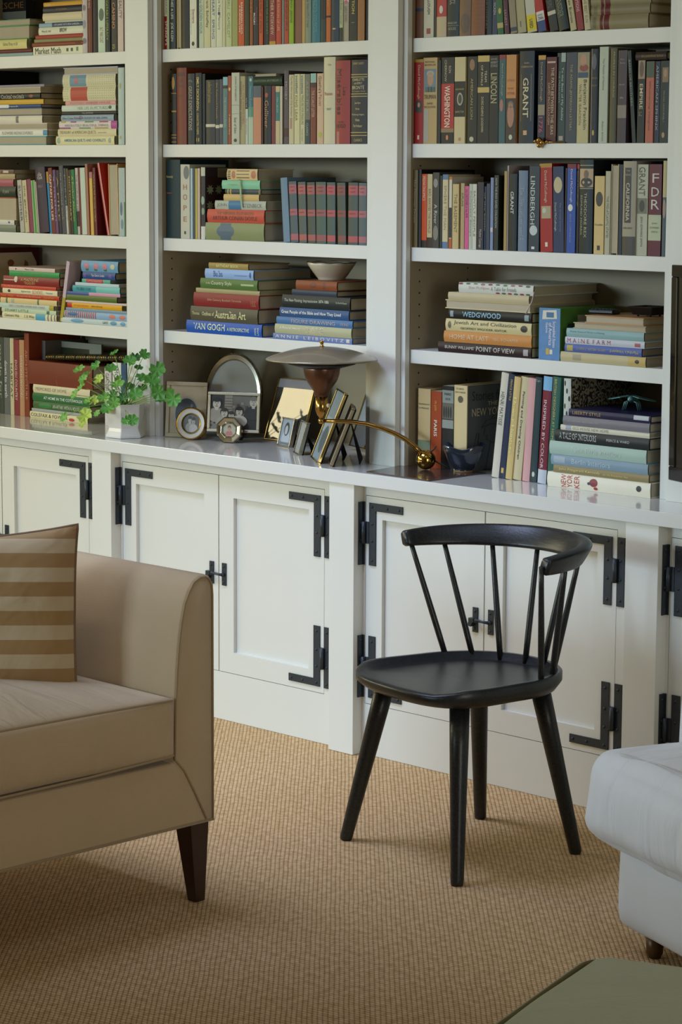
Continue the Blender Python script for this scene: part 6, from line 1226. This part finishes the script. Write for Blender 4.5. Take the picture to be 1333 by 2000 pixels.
for (lx, ly, sz, mi_, dy) in leaf_px:
    c = at_y(lx / 3.8086, ly / 3.8086 + 640, P0.y + dy - .01) - P0
    R0 = sz / 3.8086 / kp_ * 1.02
    out = Vector((c.x, c.y - .03, max(.02, c.z - .09) * .8 + .03)).normalized()
    nrm = (out * .55 + Vector((.45, -.55, .45))).normalized(); nrm = (nrm + Vector((random.uniform(-.4, .4), random.uniform(-.3, .3), random.uniform(-.3, .3)))).normalized()
    rot = nrm.to_track_quat('Z', 'Y').to_matrix().to_4x4() @ Matrix.Rotation(random.uniform(0, 6), 4, 'Z')
    M_ = Matrix.Translation(c) @ rot
    n = 42; vs_ = [(0, 0, 0)]
    for ring_ in (.4, .75, 1):
        for q in range(n):
            a = 2 * PI * q / n
            lobe = .74 + .26 * abs(math.cos(3.5 * (a - PI / 2))) ** .7; notch = 1 - .55 * math.exp(-((a - 1.5 * PI) / .28) ** 2)
            e_ = R0 * ring_ * (lobe if ring_ == 1 else .5 + .5 * lobe) * notch * (1 + (.05 if ring_ == 1 and q % 2 else 0))
            vs_.append((e_ * math.cos(a), e_ * math.sin(a), R0 * (.22 * ring_ ** 2 + .1 * ring_ * math.cos(7 * a)) * (1 if random.random() > .02 else .8)))
    fs = [(0, 1 + q, 1 + (q + 1) % n) for q in range(n)]
    for g_ in range(2): fs += [(1 + g_ * n + q, 1 + (g_ + 1) * n + q, 1 + (g_ + 1) * n + (q + 1) % n, 1 + g_ * n + (q + 1) % n) for q in range(n)]
    fol.add(vs_, fs, GM[mi_], M_, True)
    base = Vector((random.uniform(-.02, .02), random.uniform(-.015, .015), 57 / kp_)); mid = base.lerp(c, .5) + Vector((0, 0, .012 if c.z > .06 else .045))
    pts = [base.lerp(mid, t_).lerp(mid.lerp(c, t_), t_) for t_ in (0, .2, .4, .6, .8, 1)]
    sm.tube(pts, [.0014, .0013, .0012, .0011, .001, .0009], STM, 6)
fol.build('foliage', r, fix=False); sm.build('stem', r)

# ------------------------------------------------------------------ television
TLp = at_y(1318, 517, -.075); BLp = at_y(1303, 937, -.075)
xl = (TLp.x + BLp.x) / 2; h_ = TLp.z - BLp.z; w_ = 1.12
r = empty('television', (xl, -.075, BLp.z), 'black flat television on a wall arm in front of the bookcase', 'television'); r.rotation_euler = (0, math.radians(-.9), math.radians(-24))
GB = mat('gloss_black', '101014', .12, coat=.5)
b = MB()
for a, c in (((0, 0), (w_, .035)), ((0, h_ - .03), (w_, h_)), ((0, .035), (.03, h_ - .03)), ((w_ - .03, .035), (w_, h_ - .03))): b.box((a[0], 0, a[1]), (c[0], .02, c[1]), GB)
b.build('bezel', r, .003)
b = MB(); b.box((.03, .004, .035), (w_ - .03, .012, h_ - .03), mat('dark_screen', '17130f', .25, coat=.2)); b.build('screen', r)
b = MB(); b.box((.01, .0201, .01), (w_ - .01, .045, h_ - .01), PLA); b.build('back_case', r, .004)
b = MB(); b.tube([(.5, .045, h_ / 2), (.55, .2, h_ / 2), (.48, .42, h_ / 2)], .016, IRON, 8); b.build('wall_arm', r)

# ------------------------------------------------------------------ spindle chair


def black_wood():
    m = D.materials.new('black_stained_ash'); m.use_nodes = True; nt = m.node_tree; b = nt.nodes['Principled BSDF']
    tc = nt.nodes.new('ShaderNodeTexCoord'); mp = nt.nodes.new('ShaderNodeMapping'); mp.inputs['Scale'].default_value = (6, 90, 90)
    nz = nt.nodes.new('ShaderNodeTexNoise'); nz.inputs['Scale'].default_value = 3; nz.inputs['Detail'].default_value = 6
    nt.links.new(tc.outputs['Object'], mp.inputs['Vector']); nt.links.new(mp.outputs['Vector'], nz.inputs['Vector'])
    cr = nt.nodes.new('ShaderNodeValToRGB'); cr.color_ramp.elements[0].position = .35; cr.color_ramp.elements[0].color = lin('17191b'); cr.color_ramp.elements[1].position = .7; cr.color_ramp.elements[1].color = lin('2a2d2f')
    nt.links.new(nz.outputs['Fac'], cr.inputs['Fac']); nt.links.new(cr.outputs['Color'], b.inputs['Base Color'])
    b.inputs['Roughness'].default_value = .36
    bp = nt.nodes.new('ShaderNodeBump'); bp.inputs['Strength'].default_value = .35; bp.inputs['Distance'].default_value = .001
    nt.links.new(nz.outputs['Fac'], bp.inputs['Height']); nt.links.new(bp.outputs['Normal'], b.inputs['Normal'])
    return m


BW = black_wood()
ch = empty('spindle_chair', (1.89, -.65, 0), 'black wooden spindle-back chair with curved rail standing on the woven carpet', 'chair', rz=math.atan2(-.191, .981))


def seat_pt(a, s_):
    c_, s = math.cos(a), math.sin(a)
    n_ = 4.2 if s < 0 else 2.1; A_ = .212; B_2 = .216 if s < 0 else .222
    rr_ = (abs(c_ / A_) ** n_ + abs(s / B_2) ** n_) ** (-1 / n_)
    x, y = rr_ * c_, rr_ * s
    if s < 0: x *= 1 + .09 * min(1, -y / .2); y -= .034 * (1 - (x / .25) ** 2)
    return x * s_ + .01, y * s_


N = 72; vs_ = []; rings = [(.0, 'd'), (.3, 'd'), (.55, 'd'), (.72, 'd'), (.82, 'd'), (.88, 'r0'), (.92, 'r'), (.985, 'r'), (1.0, 'r2'), (1.0, 'e'), (.93, 'u'), (.86, 'b'), (.4, 'b')]
for (s_, k_) in rings:
    for q in range(N):
        a = 2 * PI * q / N; x, y = seat_pt(a, s_)
        f_ = max(0, min(1, (-math.sin(a) - .62) / .2)); rim = .449 * (1 - f_) + .436 * f_       # the rim dies away along the front
        dish = .430 + .004 * (s_ ** 2) - .004 * (1 - s_)
        if k_ == 'd': z = dish + (f_ * .004 * s_)
        elif k_ == 'r0': z = .432 + .004 * f_
        elif k_ == 'r': z = rim
        elif k_ == 'r2': z = rim - .004
        elif k_ == 'e': z = .424 + .004 * math.sin(a)
        elif k_ == 'u': z = .405
        else: z = .401
        vs_.append((x, y, z))
b = MB(); b.add(vs_, [(i * N + q, i * N + (q + 1) % N, (i + 1) * N + (q + 1) % N, (i + 1) * N + q) for i in range(len(rings) - 1) for q in range(N)] + [tuple((len(rings) - 1) * N + q for q in range(N))], BW, None, True)
so = b.build('seat', ch)
for (fx, fy, tx, ty) in ((-.222, -.202, -.142, -.138), (.239, -.202, .155, -.138), (-.202, .198, -.125, .128), (.181, .198, .118, .128)):
    b = MB(); pts = [(fx + (tx - fx) * t_, fy + (ty - fy) * t_, .408 * t_) for t_ in (0, .006, .02, .25, .5, .75, 1)]
    b.tube(pts, [.0125, .0145, .0155, .0178, .02, .0225, .0245], BW, 20); b.build('leg', ch)
# back rail
ctl = [(-.264, -.004), (-.26, .04), (-.247, .09), (-.215, .155), (-.165, .21), (-.1, .25), (-.035, .268), (.035, .268), (.1, .25), (.165, .21), (.215, .155), (.247, .09), (.259, .05), (.263, .018)]


def spl(p, t):
    i = min(len(p) - 2, int(t)); u = t - i; P_ = lambda j: Vector(p[max(0, min(len(p) - 1, j))])
    a, b_, c_, d_ = P_(i - 1), P_(i), P_(i + 1), P_(i + 2)
    return .5 * ((2 * b_) + (c_ - a) * u + (2 * a - 5 * b_ + 4 * c_ - d_) * u * u + (3 * b_ - a - 3 * c_ + d_) * u ** 3)


M2 = 60; vs_ = []; sec = 16; path = [spl([Vector((x, y, 0)) for x, y in ctl], 13 * i / M2) for i in range(M2 + 1)]
for i, p in enumerate(path):
    t = ((path[min(M2, i + 1)] - path[max(0, i - 1)])).normalized(); nrm = Vector((t.y, -t.x, 0))      # outward
    if nrm.dot(p - Vector((0, .05, 0))) < 0: nrm = -nrm
    e_ = abs(i / M2 * 2 - 1); bk = 1 - e_ ** 2
    hh = .0185 + .0085 * bk; tt = .0135 + .003 * bk
    if e_ > .985: hh *= .8; tt *= .8
    lean_ = .35 + .25 * bk
    zc_ = .728 + .006 * bk
    for q in range(sec):
        a = 2 * PI * q / sec; cx_, cz_ = math.cos(a), math.sin(a)
        ex_ = math.copysign(abs(cx_) ** .4, cx_) * tt; ez_ = math.copysign(abs(cz_) ** .4, cz_) * hh
        off_ = nrm * (ex_ + ez_ * lean_); vs_.append((p.x + off_.x, p.y + off_.y, zc_ + ez_ - ex_ * .25))
b = MB(); b.add(vs_, [(i * sec + q, i * sec + (q + 1) % sec, (i + 1) * sec + (q + 1) % sec, (i + 1) * sec + q) for i in range(M2) for q in range(sec)] + [tuple(range(sec))[::-1], tuple(M2 * sec + q for q in range(sec))], BW, None, True)
b.build('back_rail', ch)
for (bx, by, tx, ty) in ((.188, .07, .262, .012), (.155, .128, .243, .1), (.102, .172, .172, .2), (.034, .196, .06, .258)):
    for s in (-1, 1):
        b = MB(); pts = [(s * (bx + (tx - bx) * t_) + .008 * (1 - t_), by + (ty - by) * t_, .43 + (.728 - .43) * t_) for t_ in (0, .2, .4, .6, .8, 1)]
        b.tube(pts, [.0072, .0078, .0078, .0072, .0065, .006], BW, 12); b.build('spindle', ch)

# ------------------------------------------------------------------ upholstery helpers


def fabric(key, col, weave=700, bump=.35, aniso=(1, 1, 1), var=.08, rough=.9, crumple=0, cs=(9, 9, 9)):
    m = D.materials.new(key); m.use_nodes = True; nt = m.node_tree; b = nt.nodes['Principled BSDF']
    c = lin(col); tc = nt.nodes.new('ShaderNodeTexCoord')
    n1 = nt.nodes.new('ShaderNodeTexNoise'); n1.inputs['Scale'].default_value = 9; n1.inputs['Detail'].default_value = 5; nt.links.new(tc.outputs['Object'], n1.inputs['Vector'])
    mp = nt.nodes.new('ShaderNodeMapping'); mp.inputs['Scale'].default_value = aniso; nt.links.new(tc.outputs['Object'], mp.inputs['Vector'])
    n2 = nt.nodes.new('ShaderNodeTexNoise'); n2.inputs['Scale'].default_value = weave; n2.inputs['Detail'].default_value = 2; nt.links.new(mp.outputs['Vector'], n2.inputs['Vector'])
    mx = nt.nodes.new('ShaderNodeMix'); mx.data_type = 'RGBA'; mx.inputs['A'].default_value = tuple(x * (1 - var) for x in c[:3]) + (1,); mx.inputs['B'].default_value = tuple(min(1, x * (1 + var)) for x in c[:3]) + (1,)
    s_ = math_node(nt, 'ADD', math_node(nt, 'MULTIPLY', n1.outputs['Fac'], .5), math_node(nt, 'MULTIPLY', n2.outputs['Fac'], .5))
    nt.links.new(s_, mx.inputs['Factor']); nt.links.new(mx.outputs['Result'], b.inputs['Base Color'])
    b.inputs['Roughness'].default_value = rough; b.inputs['Sheen Weight'].default_value = .25; b.inputs['Specular IOR Level'].default_value = .2
    bp = nt.nodes.new('ShaderNodeBump'); bp.inputs['Strength'].default_value = bump; bp.inputs['Distance'].default_value = .0012
    nt.links.new(n2.outputs['Fac'], bp.inputs['Height']); nt.links.new(bp.outputs['Normal'], b.inputs['Normal'])
    if crumple:
        m3_ = nt.nodes.new('ShaderNodeMapping'); m3_.inputs['Scale'].default_value = cs; nt.links.new(tc.outputs['Object'], m3_.inputs['Vector'])
        n3 = nt.nodes.new('ShaderNodeTexNoise'); n3.inputs['Scale'].default_value = 1; n3.inputs['Detail'].default_value = 3; n3.inputs['Distortion'].default_value = .6
        nt.links.new(m3_.outputs['Vector'], n3.inputs['Vector'])
        b2 = nt.nodes.new('ShaderNodeBump'); b2.inputs['Strength'].default_value = crumple; b2.inputs['Distance'].default_value = .03
        nt.links.new(n3.outputs['Fac'], b2.inputs['Height']); nt.links.new(b2.outputs['Normal'], bp.inputs['Normal'])
    return m


def soft_box(a, c, rad, m, puff=(0, 0, 0), n=(24, 24, 10), wr=0, wf=6, seed=0, front=0):
    """A rounded, filled cushion between corners a and c; puff bulges each pair of faces; wr wrinkles them."""
    b = MB(); a, c = Vector(a), Vector(c); ctr = (a + c) / 2; hs = (c - a) / 2
    V = {}; vs_ = []; fs = []

    def vid(i, j, k_):
        key = (i, j, k_)
        if key not in V:
            u = Vector((2 * i / n[0] - 1, 2 * j / n[1] - 1, 2 * k_ / n[2] - 1))
            # more vertices near the edges
            u = Vector([math.copysign(1 - (1 - abs(x)) ** 1.25, x) for x in u])
            p = Vector([u[t] * hs[t] for t in range(3)])
            q = Vector([max(-hs[t] + rad, min(hs[t] - rad, p[t])) for t in range(3)])
            d = p - q
            if d.length > 1e-9: p = q + d.normalized() * rad if max(abs(d[t]) for t in range(3)) > rad * .0 and sum(abs(d[t]) > 1e-6 for t in range(3)) > 1 else p
            f = [max(0, 1 - abs(u[t]) ** 2.6) for t in range(3)]
            for t in range(3):
                o1, o2 = [x for x in range(3) if x != t]
                p[t] += math.copysign(puff[t] * f[o1] * f[o2] * abs(u[t]) ** 3, u[t])
            if wr:
                w0 = mnoise.noise((ctr + p) * wf + Vector((seed, 0, 0))) ; p += p.normalized() * wr * w0
            V[key] = len(vs_); vs_.append(ctr + p)
        return V[key]
    for ax in range(3):
        o1, o2 = [x for x in range(3) if x != ax]
        for s_ in (0, n[ax]):
            for i in range(n[o1]):
                for j in range(n[o2]):
                    q = []
                    for (di, dj) in ((0, 0), (1, 0), (1, 1), (0, 1)):
                        idx = [0, 0, 0]; idx[ax] = s_; idx[o1] = i + di; idx[o2] = j + dj; q.append(vid(*idx))
                    fs.append(q)
    b.add(vs_, fs, m, None, True)
    return b


# ------------------------------------------------------------------ beige sofa
SF = fabric('beige_twill', 'bda686', 420, .5, (1, 1, 3.2), .1); SFP = fabric('beige_piping', 'a08a68', 500, .2)
SX = 1.78
sofa = empty('sofa', (1.3, -2.45, 0), 'beige upholstered sofa with dark tapered legs and a loose seat cushion', 'sofa')
T = Matrix.Translation((-1.3, 2.45, 0))
armp = [(-1.371, .187), (-1.371, .70), (-1.373, .728), (-1.381, .742), (-1.395, .748), (-1.412, .747), (-1.43, .738), (-1.446, .72), (-1.459, .69), (-1.469, .65), (-1.477, .6), (-1.483, .54), (-1.487, .47), (-1.489, .4), (-1.489, .187)]


def arm(b, flip=None):
    n = len(armp); xs = [.93, SX - .006, SX]; vs_ = []
    for i, x in enumerate(xs):
        for (y, z) in armp:
            if i == 2: y = y + (.004 if y < -1.43 else -.004 if y > -1.39 else 0); z = z - (.005 if z > .7 else 0)
            if flip is not None: y = flip - y
            vs_.append((x, y, z))
    b.add(vs_, [(i * n + j, i * n + (j + 1) % n, (i + 1) * n + (j + 1) % n, (i + 1) * n + j) for i in range(2) for j in range(n)] + [tuple(range(n)), tuple(2 * n + j for j in range(n))[::-1]], SF, T, True)


b = MB(); arm(b); ao = b.build('arm', sofa); ao.modifiers.new('edge', 'EDGE_SPLIT').split_angle = 1.0
b = MB(); arm(b, -4.95); ao = b.build('arm', sofa); ao.modifiers.new('edge', 'EDGE_SPLIT').split_angle = 1.0  # far arm, out of view, added for the shade it casts
b = MB(); b.tube([(SX + .001, y + (.004 if y < -1.43 else -.004 if y > -1.39 else 0), z - (.005 if z > .7 else 0)) for y, z in armp[:-2]] + [(SX + .001, -1.487, .345)], .0026, SFP, 8, M=T)
b.tube([(SX + .001, -1.487, .345), (SX + .0015, -1.46, .315), (SX + .002, -1.43, .262), (SX + .002, -1.395, .195)], .0026, SFP, 8, M=T)
b.tube([(SX + .001, -3.46, .189), (SX + .001, -1.374, .189), (.93, -1.3715, .189)], .0032, SFP, 8, M=T); b.build('piping', sofa)
b = MB(); poly_ = [(-3.46, .1885), (-1.392, .1885), (-1.487, .338), (-3.46, .338)]
b.add([(x, y, z) for x in (.95, SX + .002) for y, z in poly_], [(0, 1, 2, 3), (7, 6, 5, 4)] + [(i, (i + 1) % 4, 4 + (i + 1) % 4, 4 + i) for i in range(4)], SF, T); b.build('front_rail', sofa, .006)
SC = fabric('beige_twill_cushion', 'bda686', 420, .5, (1, 1, 3.2), .1, .9, .35, (3, 14, 4))
b = soft_box((.84, -3.46, .188), (1.0, -1.4895, .8), .03, SF, (.01, 0, .004)); o = b.build('backrest', sofa); o.location = T.translation
for y0, y1 in ((-2.465, -1.494), (-3.45, -2.475)):
    b = soft_box((1.0, y0, .352), (SX + .012, y1, .487), .012, SC, (.014, .0, .034), (24, 34, 10), .004, 5, y0)
    o = b.build('seat_cushion', sofa); o.location = T.translation
    b = MB()
    for z in (.482, .357): b.tube([(1.05, y1 - .004, z), (SX + .008, y1 - .004, z), (SX + .0125, y1 - .012, z), (SX + .021, y1 - .25, z + (.007 if z > .4 else -.004)), (SX + .0235, (y0 + y1) / 2, z + (.01 if z > .4 else -.005)), (SX + .021, y0 + .25, z + (.007 if z > .4 else -.004)), (SX + .0125, y0 + .012, z), (1.05, y0 + .004, z)], .003, SFP, 8, M=T)
    b.build('cushion_piping', o); bpy.context.view_layer.update(); o.children[0].location = -T.translation
LW = mat('dark_mahogany', '2e1712', .3, var=.3, scale=25, coat=.3)
for (x, y) in ((SX - .035, -1.407), (SX - .035, -3.53), (.97, -1.407), (.97, -3.53)):
    b = MB(); s0, s1 = .014, .0275; xo = .008 if x > 1.5 else 0
    vs_ = [(x + xo + i * s0, y + .006 * (1 if y > -2 else -1) + j * s0, .0005) for i, j in ((-1, -1), (1, -1), (1, 1), (-1, 1))] + [(x + i * s1, y + j * s1, .1875) for i, j in ((-1, -1), (1, -1), (1, 1), (-1, 1))]
    b.add(vs_, [(0, 3, 2, 1), (4, 5, 6, 7)] + [(i, (i + 1) % 4, 4 + (i + 1) % 4, 4 + i) for i in range(4)], LW, T); b.build('leg', sofa, .0015)


def stripe_mat():
    m = fabric('striped_cotton', 'b8a685', 600, .25, (1, 1, 1), .08, .9, .45, (7, 7, 7)); nt = m.node_tree; b = nt.nodes['Principled BSDF']
    tc = nt.nodes.new('ShaderNodeTexCoord'); sp = nt.nodes.new('ShaderNodeSeparateXYZ'); nt.links.new(tc.outputs['Object'], sp.inputs[0])
    f = math_node(nt, 'GREATER_THAN', math_node(nt, 'FRACT', math_node(nt, 'MULTIPLY', sp.outputs[2], 1 / .064)), .5)
    mx = nt.nodes.new('ShaderNodeMix'); mx.data_type = 'RGBA'; mx.inputs['A'].default_value = lin('baa586'); mx.inputs['B'].default_value = lin('9a7a50'); nt.links.new(f, mx.inputs['Factor'])
    nt.links.new(mx.outputs['Result'], b.inputs['Base Color'])
    return m


STR = stripe_mat()


def pillow(name, label, loc, rot, w_, h_, t_, m, seed=0):
    r = D.objects.new(name, None); C.objects.link(r); r.location = loc; r.rotation_euler = rot; tag(r, label, 'cushion')
    n = 36; vs_ = []; fs = []
    for s_ in (-1, 1):
        for i in range(n + 1):
            for j in range(n + 1):
                u, v = 2 * i / n - 1, 2 * j / n - 1
                k_ = max(0, (1 - u ** 4) * (1 - v ** 4)) ** .5
                pin = 1 - .045 * (1 - abs(u) ** 3) * abs(v) ** 4; pin2 = 1 - .03 * (1 - abs(v) ** 3) * abs(u) ** 4
                x = u * w_ / 2 * pin2; z = v * h_ / 2 * pin
                dent = .05 * math.exp(-((u + .25) / .22) ** 2 - ((v - 1) / .3) ** 2)
                wv_ = .006 * mnoise.noise(Vector((u * 2.2, v * 2.2, seed + s_))) + .003 * mnoise.noise(Vector((u * 6, v * 6, seed)))
                z -= dent + .05 * ((1 - u) / 2) * ((v + 1) / 2) ** 2; y = s_ * (t_ / 2 * k_ + wv_ * k_)
                vs_.append((x, y, z))
    for s_ in range(2):
        o_ = s_ * (n + 1) ** 2
        for i in range(n):
            for j in range(n): q = o_ + i * (n + 1) + j; fs.append((q, q + n + 1, q + n + 2, q + 1))
    b = MB(); b.add(vs_, fs, m, None, True); b.build('cover', r)
    edge = [vs_[i * (n + 1)] for i in range(n + 1)] + [vs_[n * (n + 1) + j] for j in range(1, n + 1)] + [vs_[i * (n + 1) + n] for i in range(n - 1, -1, -1)] + [vs_[j] for j in range(n - 1, 0, -1)]
    b = MB(); b.tube(edge, .0035, mat('brown_piping', '7a5f48', .7), 6, True); b.build('piping', r)
    return r


# its upright edge stands by the sofa arm
PC = at_v(-50, 1192, (1.46, -1.63), (1.46 - .66, -1.63 - .75))

pillow('cushion', 'striped beige and tan cushion propped in the corner of the sofa', PC, (-.16, 0.0, math.radians(46)), .46, .385, .13, STR, 3)
pillow('cushion', 'second striped cushion slumped low behind the propped striped one', (1.25, -1.545, .572), (-.1, 0, math.radians(4)), .46, .13, .07, STR, 9)

# ------------------------------------------------------------------ white armchair
WH = fabric('white_slipcover', 'd2d3d8', 500, .2, (1, 1, 1), .04)
WR = fabric('white_slipcover_creased', 'd2d3d8', 500, .2, (1, 1, 1), .04, .9, .5, (14, 4, 3))
P0 = at_z(1197, 1803, .055); th_ = math.radians(-20.5)
wa = empty('armchair', (P0.x, P0.y, 0), 'white slipcovered armchair with a plump rolled arm beside the black chair', 'armchair', rz=th_)
b = soft_box((0, 0, .05), (.85, .66, .262), .035, WH, (.006, .008, 0), (20, 20, 8), .004, 5, 2); b.build('base', wa)
b = soft_box((-.046, -.06, .238), (.86, .2, .43), .052, WR, (.006, .022, .022), (34, 18, 14), .012, 9, 5); b.build('rolled_arm', wa)
b = soft_box((.02, .2, .25), (.8, .6, .375), .04, WR, (.01, .0, .02), (20, 20, 10), .004, 7, 6); b.build('seat_cushion', wa)
b = MB(); b.tube([(.05, -.02, .437), (.2, -.018, .4465), (.5, -.018, .4495), (.8, -.016, .44)], .0014, fabric('white_seam', 'bcbcbc'), 6); b.build('seam', wa)
e_ = Vector((math.cos(th_), math.sin(th_), 0)); n_v = Vector((-e_.y, e_.x, 0)); A_ = P0 + n_v * .21
q_ = at_v(1313, 1445, A_, A_ + e_); q2 = at_v(1333, 1352, A_, A_ + e_); ex_ = (q_ - P0).dot(e_)
b = soft_box((ex_ - .01, .21, .3), (ex_ + .4, .37, q2.z + .05), .07, WR, (0.01, .01, .02), (20, 12, 14), .006, 5, 7); b.build('back_cushion', wa)
for (x, y) in ((.09, .05), (.78, .06), (.09, .58), (.78, .58)):
    b = MB(); b.tube([(x, y, .0005), (x, y, .012), (x, y, .05)], [.012, .018, .02], mat('brass_caster', '5a4024', .4, .4), 12); b.build('leg', wa)

# ------------------------------------------------------------------ green ottoman
OT = fabric('green_corded_linen', '9a9b7e', 170, .9, (1, 5, 1), .14, .9, .3, (4, 9, 4))
P0 = at_z(1160, 1850, .41); th_ = math.radians(16.6)
ot = empty('ottoman', (P0.x, P0.y, 0), 'sage green upholstered ottoman with piped edges in front of the white armchair', 'ottoman', rz=th_)
b = soft_box((0, -.8, .12), (.9, 0, .408), .04, OT, (.004, .004, .05), (26, 26, 8), .004, 4, 1); b.build('seat', ot)
b = MB(); rc = .05; loop = []
for (cx_, cy_, a0) in ((.9 - rc, -rc, 0), (rc, -rc, 90), (rc, -.8 + rc, 180), (.9 - rc, -.8 + rc, 270)):
    for k_ in range(7): a = math.radians(a0 + 15 * k_); loop.append((cx_ + (rc + .002) * math.cos(a), cy_ + (rc + .002) * math.sin(a), .392))
b.tube(loop, .005, fabric('green_piping', '8a8468'), 8, True); b.build('piping', ot)
for (x, y) in ((.08, -.08), (.82, -.08), (.08, -.72), (.82, -.72)):
    b = MB(); b.tube([(x, y, .0005), (x, y, .13)], [.015, .024], LW, 12); b.build('leg', ot)
D.objects.remove(_to)
